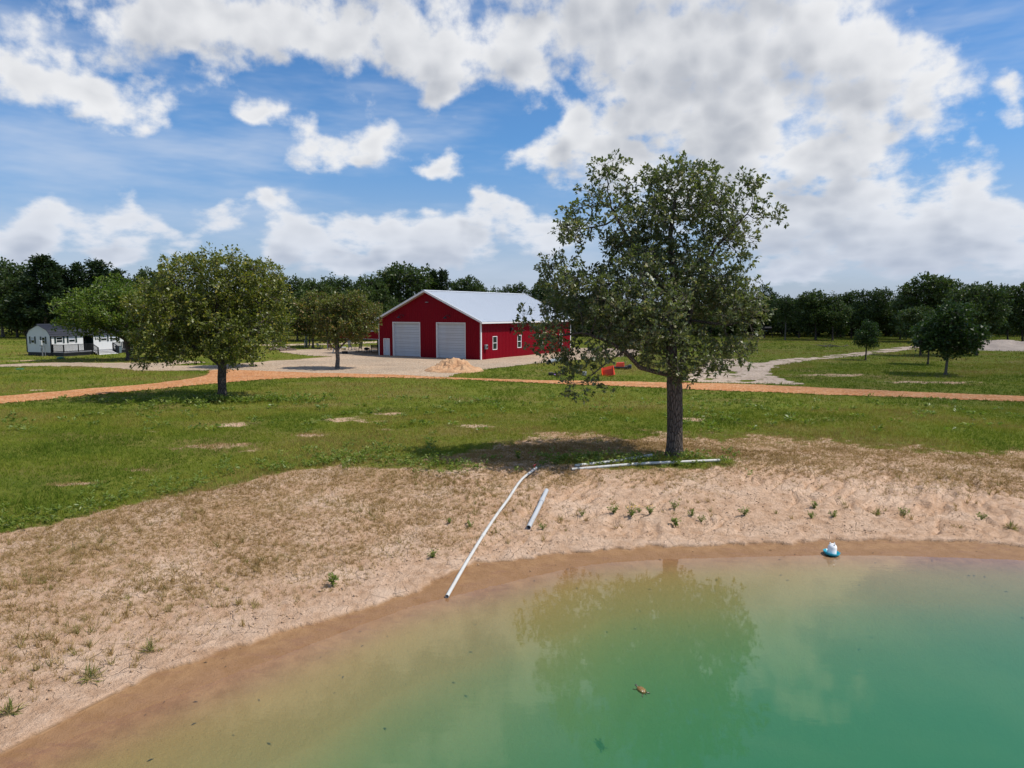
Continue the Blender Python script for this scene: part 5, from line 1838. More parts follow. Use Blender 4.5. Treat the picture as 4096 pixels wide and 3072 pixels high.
p = P(1815, 1484)
heap('sand_heap', p, 2.9, 2.6, 0.88, M_DIRT, 'heap of orange-tan sand dumped on the gravel before the barn', 4, 0.85, 110)
p = P(4015, 1396)
heap('dirt_mound', p, 7.5, 6.0, 1.25, M_MOUND, 'long pale dirt mound at the edge of the right meadow', 9, 0.3)

# ------------------------------------------------------------------ pipes on the bank
def lay(px, py, lift):
    q = P(px, py)
    return Vector((q.x, q.y, float(terrain(q.x, q.y, True)) + lift))


def pipe(name, pts, r, mat, label, sides=14, hollow=True, n=26):
    """pipe lying on the ground through photo points, open at both ends"""
    w = np.array([tuple(q) for q in pts])
    t = np.linspace(0, 1, len(w)); tt = np.linspace(0, 1, n)
    k = np.linalg.norm(np.diff(w, axis=0), axis=1); t = np.concatenate([[0], np.cumsum(k)]) / k.sum()
    path = np.stack([np.interp(tt, t, w[:, i]) for i in range(3)], 1)
    for _ in range(5):
        path[1:-1] = (path[:-2] + 2 * path[1:-1] + path[2:]) / 4
    o = empty(name, Vector(path[0]), 0, label, 'pipe')
    rel = [Vector(q) - Vector(path[0]) for q in path]
    MB().tube(rel, r, sides, cap=False).tube(rel, r * 0.86, sides, cap=False).build('barrel', mat, o, smooth=True)
    for e, i in ((rel[0], 1), (rel[-1], -2)):
        d = (e - rel[i]).normalized()
        mb = MB(); s = d.orthogonal().normalized(); t_ = d.cross(s)
        vs = [e + (s * math.cos(a) + t_ * math.sin(a)) * rr for rr in (r, r * 0.86) for a in [2 * math.pi * j / sides for j in range(sides)]]
        mb.add(vs, [(j, (j + 1) % sides, sides + (j + 1) % sides, sides + j) for j in range(sides)])
        mb.build('rim', mat, o)
    return o, rel


R1 = 0.042
o, rel = pipe('drain_pipe', [lay(1788, 2393, R1), lay(1852, 2284, R1 + .03), lay(1920, 2172, R1 + .05), lay(1980, 2088, R1 + .05), lay(2036, 2010, R1 + .05), lay(2066, 1960, R1 + .05), lay(2090, 1918, R1 + .05), lay(2114, 1893, R1 + .04), lay(2138, 1882, R1 + .03)], R1, M_PVC, 'long bent white drain pipe running down the bank into the pond', n=40)
e, d = rel[-1], (rel[-1] - rel[-4]).normalized()
MB().tube([e - d * 0.10, e + d * 0.16], R1 * 1.3, 12).build('coupling', M_PVC, o)
MB().tube([e + d * 0.16, e + d * 0.55 + Vector((0, 0, -0.03))], R1 * 0.45, 8).build('spigot', M_GREENP, o)
MB().bar(e + d * 0.02 + Vector((0, 0, 0.05)), e + d * 0.02 + Vector((0, 0, 0.14)), 0.03).bar(e + d * -0.08 + Vector((0, 0, 0.15)), e + d * 0.12 + Vector((0, 0, 0.15)), 0.05, 0.03).build('valve_handle', M_VALVE, o)
c = rel[len(rel) // 2 - 2]
MB().tube([rel[14] , rel[15]], R1 * 1.18, 12).build('joint', M_PVC, o)
R2 = 0.068
o, rel = pipe('short_pipe', [lay(2114, 2128, R2), lay(2150, 2050, R2), lay(2186, 1978, R2)], R2, M_PVC_G, 'short grey pipe lying on the bank right of the long pipe')
MB().tube([rel[17], rel[19]], R2 * 1.2, 14).build('coupling', M_PVC_G, o)
R3 = 0.055
pipe('loose_pipe', [lay(2287, 1878, R3), lay(2560, 1862, R3), lay(2880, 1847, R3)], R3, M_PVC, 'longest white pipe lying in weeds under the big oak')
pipe('loose_pipe', [lay(2300, 1869, R3 + .05), lay(2450, 1852, R3 + .07), lay(2608, 1838, R3 + .10)], R3, M_PVC, 'white pipe resting on the longest pipe, far end sticking up')

# ------------------------------------------------------------------ poultry drinker at the water's edge
p = P(3325, 2218)
dk = empty('poultry_drinker', (p.x, p.y, float(terrain(p.x, p.y, True)) - 0.005), 0.3, 'white jug drinker in a teal scalloped dish at the water edge', 'drinker')
dk.rotation_euler = (math.radians(3), math.radians(5), 0.3)
sc = lambda a, z: 1 + 0.035 * math.cos(12 * a) * (1 if z > 0.03 else 0.3)
MB().lathe([(0.0, 0.012), (0.12, 0.012), (0.165, 0.03), (0.195, 0.085), (0.205, 0.088), (0.175, 0.020), (0.13, 0.0), (0.0, 0.0)], 72, wob=sc, cap=False).build('dish', M_BLUE, dk, smooth=True)
MB().lathe([(0.118, 0.014), (0.116, 0.10), (0.113, 0.105), (0.113, 0.20), (0.106, 0.225), (0.085, 0.262), (0.062, 0.280), (0.0, 0.285)], 32, cap=False).build('jug', M_MILK, dk, smooth=True)
MB().lathe([(0.05, 0.280), (0.05, 0.292), (0.0, 0.294)], 20, cap=False).build('cap', M_MILK, dk)
for a in (0.4, 2.5, 4.6):
    MB().tube([(0.068 * math.cos(a), 0.068 * math.sin(a), 0.26), (0.072 * math.cos(a), 0.072 * math.sin(a), 0.315), (0.066 * math.cos(a), 0.066 * math.sin(a), 0.325)], [0.016, 0.014, 0.006], 8).build('lug', M_MILK, dk, smooth=True)

# ------------------------------------------------------------------ turtle swimming at the surface
def turtle_material():
    m, t, out = material('turtle_shell')
    co = t.n('ShaderNodeTexCoord').outputs['Object']
    v = t.voro(co, 17.0, 'DISTANCE_TO_EDGE')
    n = t.noise(co, 26, 4)
    c = t.mix(t.ramp(n, 0.35, 0.65), (0.22, 0.12, 0.035), (0.33, 0.20, 0.075))
    c = t.mix(t.ramp(v, 0.10, 0.0), c, (0.045, 0.032, 0.018))
    b = principled(t, c, 0.35, 0, 0.5, t.bump(v, 0.5, 0.02))
    t.link(b.outputs[0], out.inputs[0])
    return m


M_SHELL = turtle_material()
M_TSKIN = weathered('turtle_skin', (0.028, 0.028, 0.024), 0.4, 0, 0.5, 0.3, 20, (0.20, 0.16, 0.08), 0.5)
d_ = ray(2566, 2752); t_ = (WATER_Z - CAM_H) / d_.z
tp_ = Vector((d_.x * t_, d_.y * t_, WATER_Z - 0.040))
tu = empty('turtle', tp_, math.radians(128), 'brown patterned turtle swimming at the pond surface, head raised', 'turtle')
tu.scale = (0.58,) * 3
tu.rotation_euler = (0, math.radians(-9), math.radians(128))
vs, fs = [], []
nu, nv = 28, 9
for j in range(nv):
    f_ = j / (nv - 1)
    for i in range(nu):
        a = 2 * math.pi * i / nu
        rr = math.sin(f_ * math.pi / 2)
        el_ = math.cos(f_ * math.pi / 2)
        x = 0.155 * rr * math.cos(a) * (1.0 + 0.05 * math.cos(a)); y = 0.120 * rr * math.sin(a)
        z = 0.070 * el_ ** 0.8 + 0.004 * math.cos(6 * a) * rr
        vs.append((x, y, z))
for j in range(nv - 1):
    for i in range(nu):
        k = (i + 1) % nu
        fs.append((j * nu + i, (j + 1) * nu + i, (j + 1) * nu + k, j * nu + k))
b0 = len(vs)
for f_, z in ((0.97, -0.018), (0.6, -0.040), (0.05, -0.045)):
    for i in range(nu):
        a = 2 * math.pi * i / nu
        vs.append((0.155 * f_ * math.cos(a), 0.120 * f_ * math.sin(a), z))
pr_ = [(nv - 1) * nu, b0, b0 + nu, b0 + 2 * nu]
for s0, s1 in zip(pr_[:-1], pr_[1:]):
    for i in range(nu):
        k = (i + 1) % nu
        fs.append((s0 + i, s1 + i, s1 + k, s0 + k))
MB().add(vs, fs).build('shell', M_SHELL, tu, smooth=True)
body = MB().tube([(0.09, 0, -0.012), (0.15, 0, 0.004), (0.185, 0, 0.020), (0.205, 0, 0.032), (0.230, 0, 0.034), (0.250, 0, 0.030), (0.258, 0, 0.028)], [0.034, 0.026, 0.022, 0.027, 0.025, 0.015, 0.005], 12)
for sx, sy, a in ((0.10, 1, 0.6), (0.10, -1, -0.6), (-0.10, 1, 2.3), (-0.10, -1, -2.3)):
    dx, dy = math.cos(a), math.sin(a)
    body.tube([(sx, sy * 0.06, -0.022), (sx + dx * 0.06, sy * 0.07 + dy * 0.05, -0.030), (sx + dx * 0.11, sy * 0.07 + dy * 0.10, -0.040), (sx + dx * 0.14, sy * 0.07 + dy * 0.12, -0.044)], [0.028, 0.024, 0.026, 0.010], 8, flat=0.5)
body.tube([(-0.13, 0, -0.02), (-0.19, 0, -0.03), (-0.22, 0, -0.034)], [0.018, 0.009, 0.002], 7)
body.build('body', M_TSKIN, tu, smooth=True)
for sy in (-1, 1):
    MB().lathe([(0.0, -0.006), (0.006, 0), (0.0, 0.006)], 8, 0.232, sy * 0.021).build('eye', M_MILK, tu).location = (0, 0, 0.040)

# ------------------------------------------------------------------ farm bits in the grass right of the barn
p = P(2437, 1504)
bk_ = empty('loader_bucket', p, math.radians(-20), 'tipped orange loader bucket lying open in the grass', 'bucket')
MT = Matrix.Translation((0, 0, 0.02)) @ Matrix.Rotation(math.radians(-14), 4, 'Y')
prof = [(0.0, 0.0), (0.05, 0.55), (0.20, 0.80), (0.24, 0.78), (0.09, 0.54), (0.04, 0.04), (-0.55, 0.02), (-0.55, -0.01)]
mb = MB()
vs = [(x, y, z) for x in (-0.52, 0.52) for (y, z) in [(-q[0] * -1 - 0.0, q[1]) for q in prof]]
n_ = len(prof)
fs = [(i, (i + 1) % n_, n_ + (i + 1) % n_, n_ + i) for i in range(n_)]
mb.add(vs, fs)
xform(mb, MT).build('shell', M_ORANGE, bk_)
for sx in (-0.52, 0.52):
    mb = MB()
    pts = [(-0.55, 0.0), (0.02, 0.0), (0.08, 0.55), (0.22, 0.80), (0.0, 0.72), (-0.35, 0.30)]
    vs = [(sx + dx, y, z) for dx in (-0.015, 0.015) for (y, z) in pts]
    k_n = len(pts)
    mb.add(vs, [tuple(range(k_n - 1, -1, -1)), tuple(range(k_n, 2 * k_n))] + [(i, (i + 1) % k_n, k_n + (i + 1) % k_n, k_n + i) for i in range(k_n)])
    xform(mb, MT).build('cheek_plate', M_ORANGE, bk_)
mb = MB().bar((-0.45, 0.10, 0.3), (-0.62, 0.5, 0.2), 0.10).bar((-0.25, 0.10, 0.3), (-0.62, 0.5, 0.2), 0.08).box(-0.72, -0.5, 0.15, 0.6, 0.02, 0.35, 0.03)
xform(mb, MT).build('bracket', M_IRON, bk_)

p = P(2480, 1476)
mo = empty('rotary_mower', p, math.radians(-12), 'low black mower deck with orange cover behind the orange bucket', 'mower')
MB().box(-0.75, 0.75, -0.5, 0.5, 0.10, 0.24, 0.04).build('deck', M_IRON, mo)
MB().add([(-0.42, -0.34, 0.25), (0.40, -0.34, 0.25), (0.40, 0.34, 0.25), (-0.42, 0.34, 0.25), (-0.32, -0.22, 0.62), (0.36, -0.28, 0.66), (0.36, 0.28, 0.66), (-0.32, 0.22, 0.62)], [(3, 2, 1, 0), (4, 5, 6, 7), (0, 1, 5, 4), (1, 2, 6, 5), (2, 3, 7, 6), (3, 0, 4, 7)]).build('cover', M_ORANGE, mo)
for x_, y_ in ((-0.72, -0.52), (-0.72, 0.52), (0.72, -0.52), (0.72, 0.52)):
    MB().tube([(x_, y_ - 0.06, 0.13), (x_, y_ + 0.06, 0.13)], 0.15, 12).build('wheel', M_IRON, mo)
MB().bar((0.45, 0, 0.3), (0.95, 0.0, 0.42), 0.05).bar((0.45, -0.2, 0.5), (0.55, -0.25, 0.75), 0.04).build('hitch', M_GREY, mo)
MB().box(0.80, 1.08, -0.35, 0.25, 0.08, 0.42, 0.03).build('side_box', M_TUB, mo)

p = P(2222, 1502)
im = empty('drag_harrow', p, math.radians(6), 'black drag implement with small purple part in the grass left of the oak', 'implement')
MB().bar((-0.55, 0, 0.18), (0.75, 0.1, 0.16), 0.10).bar((-0.55, 0.4, 0.14), (0.7, 0.45, 0.12), 0.07).bar((-0.4, 0, 0.16), (-0.4, 0.42, 0.14), 0.06).bar((0.3, 0.05, 0.16), (0.3, 0.44, 0.14), 0.06).build('frame', M_IRON, im)
MB().box(-0.62, -0.18, -0.16, 0.12, 0.0, 0.28, 0.05).build('gear_case', M_IRON, im)
M_PURPLE = weathered('purple_part', (0.28, 0.13, 0.42), 0.4)
MB().lathe([(0.0, 0.0), (0.07, 0.02), (0.08, 0.10), (0.0, 0.16)], 12, -0.10, -0.16).build('cap', M_PURPLE, im)
for k in range(6):
    MB().tube([(-0.1 + k * 0.14, 0.05, 0.14), (-0.12 + k * 0.14, 0.0, 0.0)], 0.015, 5).build('tine', M_IRON, im)
p = P(2338, 1503)
fb = empty('fuel_can', p, 0.3, 'small grey plastic can half hidden by low oak leaves', 'can')
MB().box(-0.16, 0.16, -0.12, 0.12, 0, 0.36, 0.04).build('body', M_GREY, fb)
MB().tube([(-0.1, 0, 0.36), (-0.06, 0, 0.44), (0.06, 0, 0.44), (0.1, 0, 0.36)], 0.018, 6).build('handle', M_IRON, fb)
MB().tube([(0.13, 0, 0.34), (0.2, 0, 0.46)], 0.02, 6).build('spout', M_IRON, fb)

p0, p1 = P(2197, 1455), P(2275, 1437)
cv = empty('culvert_pipe', p0, math.atan2(p1.y - p0.y, p1.x - p0.x), 'grey corrugated culvert pipe at the edge of the barn gravel', 'pipe')
Lc = (p1 - p0).length * 0.75
ring = [(0, 0, 0.24)]
path, rad = [], []
k = 0.0
while k < Lc:
    path += [(k, 0, 0.23), (k + 0.035, 0, 0.23)]; rad += [0.205, 0.225]; k += 0.07
MB().tube(path, rad, 20, cap=False).tube([(0.002, 0, 0.23), (Lc, 0, 0.23)], 0.195, 20, cap=False).build('barrel', M_GALV, cv)
MB().tube([(Lc * 0.6, 0, 0.23), (Lc * 0.61, 0, 0.23)], 0.19, 20).build('bore_disc', M_IRON, cv)  # black disc across the bore, partway along the pipe
p = P(2254, 1455)
tb = empty('water_tub', p, 0, 'dark round stock tub standing next to the culvert pipe', 'tub')
MB().lathe([(0.0, 0.03), (0.34, 0.03), (0.38, 0.48), (0.41, 0.50), (0.40, 0.52), (0.36, 0.50), (0.32, 0.05), (0.0, 0.05)], 26, cap=False).build('wall', M_TUB, tb, smooth=False)
MB().lathe([(0.375, 0.36), (0.392, 0.37), (0.375, 0.39)], 26, cap=False).build('hoop', M_IRON, tb)

# ------------------------------------------------------------------ sitting area beside the lean-to
def rocking_chair(name, px, py, rot, mat, label, back_h=1.15):
    o = empty(name, P(px, py) + Vector((0, 0, 0.05)), rot, label, 'chair', 'rocking chairs round the fire ring')
    for sx in (-0.29, 0.29):
        pts = [(sx, -0.48 + 0.96 * i / 8, 0.03 + 0.10 * ((i - 4) / 4.0) ** 2) for i in range(9)]
        MB().tube(pts, 0.026, 6).build('rocker', mat, o)
        MB().bar((sx, -0.28, 0.06), (sx, -0.28, 0.62), 0.05).build('leg', mat, o)
        MB().bar((sx, 0.24, 0.06), (sx, 0.27, 0.5), 0.05).build('leg', mat, o)
        MB().bar((sx * 1.08, -0.36, 0.645), (sx * 1.08, 0.32, 0.62), 0.10, 0.035).build('armrest', mat, o)
        MB().bar((sx * 0.88, 0.22, 0.36), (sx * 0.88, 0.46, back_h), 0.05).build('back_post', mat, o)
    for k in range(6):
        MB().bar((-0.27, -0.27 + k * 0.095, 0.40 - k * 0.006), (0.27, -0.27 + k * 0.095, 0.40 - k * 0.006), 0.075, 0.025).build('seat_slat', mat, o)
    MB().bar((-0.25, 0.45, back_h - 0.04), (0.25, 0.45, back_h - 0.04), 0.04, 0.12).build('top_rail', mat, o)
    MB().bar((-0.25, 0.27, 0.48), (0.25, 0.27, 0.48), 0.04, 0.06).build('lower_rail', mat, o)
    for k in range(5):
        xx = -0.19 + k * 0.095
        MB().bar((xx, 0.27, 0.48), (xx, 0.445, back_h - 0.06), 0.055, 0.02).build('back_slat', mat, o)
    for z_ in (0.16, 0.26):
        MB().bar((-0.29, -0.28, z_), (0.29, -0.28, z_), 0.03).build('stretcher', mat, o)
    return o


rocking_chair('rocking_chair', 1406, 1403, math.radians(60), M_CHAIR_N, 'slate-blue rocking chair left of the black rocking chair, by the fire ring', 1.35)
rocking_chair('rocking_chair', 1436, 1408, math.radians(-35), M_CHAIR_B, 'black slatted rocking chair nearest the lean-to posts', 1.3)
rocking_chair('rocking_chair', 1280, 1398, math.radians(75), M_CHAIR_G, 'small low dark-green rocker standing alone left of the person', 0.85)
rocking_chair('rocking_chair', 1324, 1402, math.radians(160), M_CHAIR_R, 'brown-backed rocking chair right behind the forked oak trunk', 1.05)
p = P(1379, 1416)
fr_ = empty('fire_ring', p, 0, 'low round black steel fire ring on the gravel behind the forked oak', 'fire pit')
MB().lathe([(0.33, 0.0), (0.34, 0.36), (0.36, 0.37), (0.36, 0.0)], 26, cap=False).build('ring', M_IRON, fr_)
MB().lathe([(0.36, 0.17), (0.375, 0.18), (0.36, 0.20)], 26, cap=False).build('band', M_IRON, fr_)
p = P(1374, 1402)
cl = empty('cooler_box', p, 0.2, 'cream cooler box with white lid left of the slate rocking chair', 'cooler')
MB().box(-0.33, 0.33, -0.22, 0.22, 0.0, 0.42, 0.03).build('body', M_CREAM, cl)
MB().box(-0.35, 0.35, -0.24, 0.24, 0.425, 0.50, 0.03).build('lid', M_MILK, cl)
for sx in (-0.36, 0.36):
    MB().box(sx - 0.02, sx + 0.02, -0.08, 0.08, 0.26, 0.32).build('handle', M_MILK, cl)
p = P(1333, 1411)
bp = empty('garden_hose_pipe', p, 0, 'pale blue bent pipe leaning beside the forked oak trunk', 'pipe')
MB().tube([(-0.1, 0, 0), (0.02, 0, 0.2), (0.09, 0.02, 0.45), (0.07, 0.02, 0.62)], [0.07, 0.065, 0.06, 0.055], 10).build('barrel', M_PALEBLUE, bp)
MB().tube([(0.07, 0.02, 0.60), (0.065, 0.02, 0.66)], 0.07, 10).build('collar', M_PALEBLUE, bp)
p = P(1466, 1410)
gt_ = empty('charcoal_grill', p, 0.5, 'small black charcoal grill between the black rocker and the bench', 'grill')
MB().lathe([(0.0, 0.30), (0.26, 0.36), (0.34, 0.46), (0.34, 0.50), (0.0, 0.50)], 18, cap=False).build('bowl', M_IRON, gt_)
MB().lathe([(0.34, 0.505), (0.30, 0.62), (0.12, 0.70), (0.0, 0.71)], 18, cap=False).build('lid', M_IRON, gt_)
for a in (0.3, 2.4, 4.5):
    MB().tube([(0.2 * math.cos(a), 0.2 * math.sin(a), 0.4), (0.36 * math.cos(a), 0.36 * math.sin(a), 0.0)], 0.025, 6).build('leg', M_IRON, gt_)
p = P(1499, 1411)
bn = empty('porch_bench', p, math.radians(-30), 'long black slatted bench under the lean-to against the barn', 'bench')
for z_, y_ in ((0.45, -0.2), (0.45, -0.08), (0.45, 0.04), (0.45, 0.16)):
    MB().box(-0.8, 0.8, y_ - 0.05, y_ + 0.05, z_ - 0.03, z_).build('seat_slat', M_CHAIR_B, bn)
for k in range(4):
    MB().box(-0.8, 0.8, 0.22 + k * 0.03, 0.25 + k * 0.03, 0.52 + k * 0.14, 0.64 + k * 0.14).build('back_slat', M_CHAIR_B, bn)
for sx in (-0.78, 0.78):
    for yy in (-0.2, 0.2):
        MB().bar((sx, yy, 0), (sx, yy, 0.62 if yy < 0 else 1.05), 0.07).build('leg', M_CHAIR_B, bn)
    MB().bar((sx, -0.25, 0.64), (sx, 0.25, 0.64), 0.09, 0.03).build('armrest', M_CHAIR_B, bn)
for i, px in enumerate((1453, 1469, 1481)):
    p = P(px, 1392)
    so_ = empty('path_light', p, 0, ['left', 'middle', 'right'][i] + ' of three small solar path lights beyond the rocking chairs', 'path light', 'solar path lights in a row')
    MB().tube([(0, 0, -0.1), (0, 0, 0.3)], 0.015, 6).build('stake', M_GREY, so_)
    MB().lathe([(0.05, 0.30), (0.06, 0.38), (0.09, 0.40), (0.0, 0.44)], 10).build('head', M_GREY, so_)

# person standing behind the forked oak, looking at a phone
def person(px, py, rot, label):
    loc = P(px, py) + Vector((0, 0, 0.045))
    o = empty('person', loc, rot, label, 'person')
    J = {'pel': (0, 0, 0.95), 'sp': (0, -0.01, 1.15), 'ch': (0, 0, 1.33), 'nk': (0, -0.01, 1.47), 'hd': (0, -0.035, 1.57), 'tp': (0, -0.02, 1.68),
         'hl': (-0.09, 0, 0.90), 'kl': (-0.10, -0.02, 0.50), 'al': (-0.11, 0.03, 0.09), 'tl': (-0.12, -0.12, 0.035), 'hr': (0.09, 0, 0.90), 'kr': (0.11, -0.03, 0.50), 'ar': (0.14, 0.0, 0.09), 'tr': (0.16, -0.15, 0.035),
         'shl': (-0.17, 0, 1.40), 'ell': (-0.23, -0.04, 1.14), 'wrl': (-0.09, -0.25, 1.14), 'fl': (-0.04, -0.31, 1.17), 'shr': (0.17, 0, 1.40), 'elr': (0.23, -0.05, 1.14), 'wrr': (0.06, -0.26, 1.17), 'fr': (0.02, -0.32, 1.21)}
    Rr = {'pel': .145, 'sp': .125, 'ch': .15, 'nk': .055, 'hd': .088, 'tp': .06, 'hl': .095, 'kl': .065, 'al': .045, 'tl': .038, 'hr': .095, 'kr': .065, 'ar': .045, 'tr': .038, 'shl': .065, 'ell': .045, 'wrl': .030, 'fl': .028, 'shr': .065, 'elr': .045, 'wrr': .030, 'fr': .028}
    E = [('pel', 'sp'), ('sp', 'ch'), ('ch', 'nk'), ('nk', 'hd'), ('hd', 'tp'), ('pel', 'hl'), ('hl', 'kl'), ('kl', 'al'), ('al', 'tl'), ('pel', 'hr'), ('hr', 'kr'), ('kr', 'ar'), ('ar', 'tr'), ('ch', 'shl'), ('shl', 'ell'), ('ell', 'wrl'), ('wrl', 'fl'), ('ch', 'shr'), ('shr', 'elr'), ('elr', 'wrr'), ('wrr', 'fr')]
    names = list(J)
    me = bpy.data.meshes.new('body')
    me.from_pydata([J[k] for k in names], [(names.index(a), names.index(b)) for a, b in E], [])
    ob = bpy.data.objects.new('body', me); COL.objects.link(ob)
    sk = ob.modifiers.new('skin', 'SKIN'); sk.use_smooth_shade = True
    for i, k in enumerate(names):
        me.skin_vertices[0].data[i].radius = (Rr[k], Rr[k] * (0.72 if k in ('pel', 'sp', 'ch') else 1))
        me.skin_vertices[0].data[i].use_root = (k == 'pel')
    ss = ob.modifiers.new('sub', 'SUBSURF'); ss.levels = 2; ss.render_levels = 2
    dg = bpy.context.evaluated_depsgraph_get()
    m2 = bpy.data.meshes.new_from_object(ob.evaluated_get(dg))
    bpy.data.objects.remove(ob)
    m2.materials.clear()
    for q in (M_SKIN, M_SHIRT, M_JEANS, M_SHOE):
        m2.materials.append(q)
    for f in m2.polygons:
        c = f.center
        if c.z < 0.10: f.material_index = 3
        elif c.z < 0.99 and abs(c.y) < 0.2: f.material_index = 2
        elif c.z < 1.44 and not (c.y < -0.10): f.material_index = 1
        else: f.material_index = 0
    link('body', m2, None, o, smooth=True)
    hr = MB()
    hr.lathe([(0.0, 1.715), (0.06, 1.70), (0.098, 1.65), (0.108, 1.58), (0.10, 1.50), (0.085, 1.42), (0.05, 1.36), (0.0, 1.35)], 16, 0, 0.025, wob=lambda a, z: 0.62 if (math.sin(a) < -0.55 and z < 1.66) else 1.0, cap=False)
    hr.build('hair', M_HAIR, o, smooth=True)
    hands = MB()
    for sx, x0_ in ((-1, -0.045), (1, 0.02)):
        for k in range(4):
            hands.tube([(x0_ + 0.012 * k - 0.018, -0.315, 1.175 + 0.012), (x0_ + 0.012 * k - 0.018, -0.345, 1.195 + 0.012), (x0_ + 0.012 * k - 0.018, -0.350, 1.225)], [0.009, 0.008, 0.006], 5)
        hands.tube([(x0_ + sx * -0.02, -0.30, 1.18), (x0_ + sx * -0.035, -0.325, 1.21)], [0.010, 0.007], 5)
    hands.build('fingers', M_SKIN, o)
    for sx in (-0.032, 0.032):
        MB().lathe([(0.0, -0.008), (0.010, 0.0), (0.0, 0.008)], 6, sx, -0.118).build('eye', M_HAIR, o).location = (0, 0, 1.585)
    MB().lathe([(0.0, -0.02), (0.014, -0.012), (0.006, 0.02), (0.0, 0.025)], 6, 0, -0.128).build('nose', M_SKIN, o).location = (0, 0, 1.558)
    MB().box(-0.022, 0.022, -0.124, -0.114, 1.518, 1.526).build('mouth', M_CHAIR_R, o)
    for sx in (-0.09, 0.09):
        MB().lathe([(0.0, -0.028), (0.016, 0.0), (0.0, 0.028)], 6, sx, -0.03).build('ear', M_SKIN, o).location = (0, 0, 1.575)
    return o


pn = person(1313, 1396, math.radians(18), 'person in black top and blue jeans standing behind the forked oak')
ph = empty('phone', pn.matrix_world @ Vector((0, 0, 0)), math.radians(18), 'dark phone held up by the standing person', 'phone')
ph.location = Vector(pn.location) + Matrix.Rotation(math.radians(18), 3, 'Z') @ Vector((-0.01, -0.36, 1.235))
MB().box(-0.038, 0.038, -0.006, 0.006, -0.07, 0.08, 0.003).build('case', M_LAMP, ph)
MB().box(-0.034, 0.034, 0.0062, 0.008, -0.062, 0.072).build('screen', M_GLASS, ph)

# ------------------------------------------------------------------ pole, marker, logs
p = P(1226, 1389)
po = empty('utility_pole', p, 0, 'thick grey steel utility pole with conduit left of two oak trunks', 'pole')
MB().tube([(0, 0, -0.3), (0, 0, 3.0), (-0.06, 0, 5.6)], [0.185, 0.17, 0.15], 16).build('shaft', M_POLE, po, smooth=True)
MB().tube([(-0.26, -0.1, -0.2), (-0.26, -0.1, 1.0), (-0.20, -0.1, 1.08)], 0.045, 8).build('conduit', M_WHITE, po)
MB().box(-0.30, -0.17, -0.12, 0.02, 1.75, 2.1, 0.02).build('meter_box', M_GREY, po)
MB().tube([(0, 0, -0.05), (0, 0, 0.18)], 0.20, 16).build('foot_band', M_BLACK, po)
p = P(1144, 1396)
mk = empty('guy_marker', p, 0, 'leaning yellow guy-wire marker rising from the log pile', 'marker')
MB().tube([(0, 0, -0.1), (0.28, 0, 1.35)], 0.045, 8).build('sleeve', M_YELLOW, mk)
MB().tube([(0.27, 0, 1.33), (0.9, 0, 4.6)], 0.012, 5).build('wire', M_GREY, mk)
for i, (xa, xb, py, r_) in enumerate(((1078, 1140, 1403, 0.18), (1118, 1184, 1405, 0.16), (1092, 1160, 1400, 0.14))):
    a, b = P(xa, py), P(xb, py - 3)
    lg_ = empty('log', a, 0, ['thick left log of the pile at the yellow marker', 'right-hand log of the pile at the yellow marker', 'rear thin log of the pile at the yellow marker'][i], 'log', 'logs at the guy wire')
    d = b - a
    lift = r_ * 0.85 if i < 2 else 0.28
    pts = [Vector((0, 0, lift)) + d * (k / 5.0) + Vector((0, 0, 0.04 * math.sin(k * 2.1 + i))) for k in range(6)]
    MB().tube(pts, [r_, r_ * 1.05, r_, r_ * 0.95, r_ * 0.9, r_ * 0.85], 10).build('stem', M_WOODLOG, lg_)
    MB().tube([pts[2], pts[2] + Vector((0.2, -0.2, 0.25))], [0.05, 0.03], 6).build('stub', M_WOODLOG, lg_)

# ------------------------------------------------------------------ things by the cabin
p = P(243, 1436)
gl_ = empty('septic_lid', p, 0, 'green dome lid on the lawn below the cabin deck', 'lid')
MB().lathe([(0.40, -0.05), (0.40, 0.10), (0.36, 0.22), (0.12, 0.27), (0.0, 0.27)], 22, cap=False).build('dome', M_GREENP, gl_)
MB().lathe([(0.44, -0.05), (0.44, 0.04), (0.40, 0.06)], 22, cap=False).build('collar', M_IRON, gl_)
p = P(79, 1478)
g2 = empty('valve_cover', p, 0, 'flat green valve cover set in the far left lawn', 'lid')
MB().lathe([(0.34, -0.03), (0.34, 0.06), (0.30, 0.09), (0.0, 0.10)], 18, cap=False).build('cover', M_GREENP, g2)
MB().lathe([(0.37, -0.03), (0.37, 0.03), (0.34, 0.04)], 18, cap=False).build('rim', M_GREENP, g2)
ca, sa = math.cos(TH), math.sin(TH)
lq = cab_l(472, DO + 0.5)
q = Vector((C_.x + ca * lq + sa * (DO + 0.5), C_.y + sa * lq - ca * (DO + 0.5), 0)); q.z = gz(q.x, q.y)
tbn = empty('trash_bin', q, TH, 'grey-blue wheeled trash bin beside the cabin steps', 'bin')
MB().add([(-0.22, -0.22, 0.06), (0.22, -0.22, 0.06), (0.22, 0.22, 0.06), (-0.22, 0.22, 0.06), (-0.29, -0.29, 0.92), (0.29, -0.29, 0.92), (0.29, 0.29, 0.92), (-0.29, 0.29, 0.92)], [(3, 2, 1, 0), (0, 1, 5, 4), (1, 2, 6, 5), (2, 3, 7, 6), (3, 0, 4, 7), (4, 5, 6, 7)]).build('body', weathered('bin_plastic', (0.13, 0.17, 0.20), 0.5), tbn)
MB().box(-0.31, 0.31, -0.33, 0.31, 0.925, 0.985, 0.02).build('lid', M_TUB, tbn)
for sx in (-0.22, 0.22):
    MB().tube([(sx - 0.03, 0.25, 0.10), (sx + 0.03, 0.25, 0.10)], 0.10, 12).build('wheel', M_IRON, tbn)

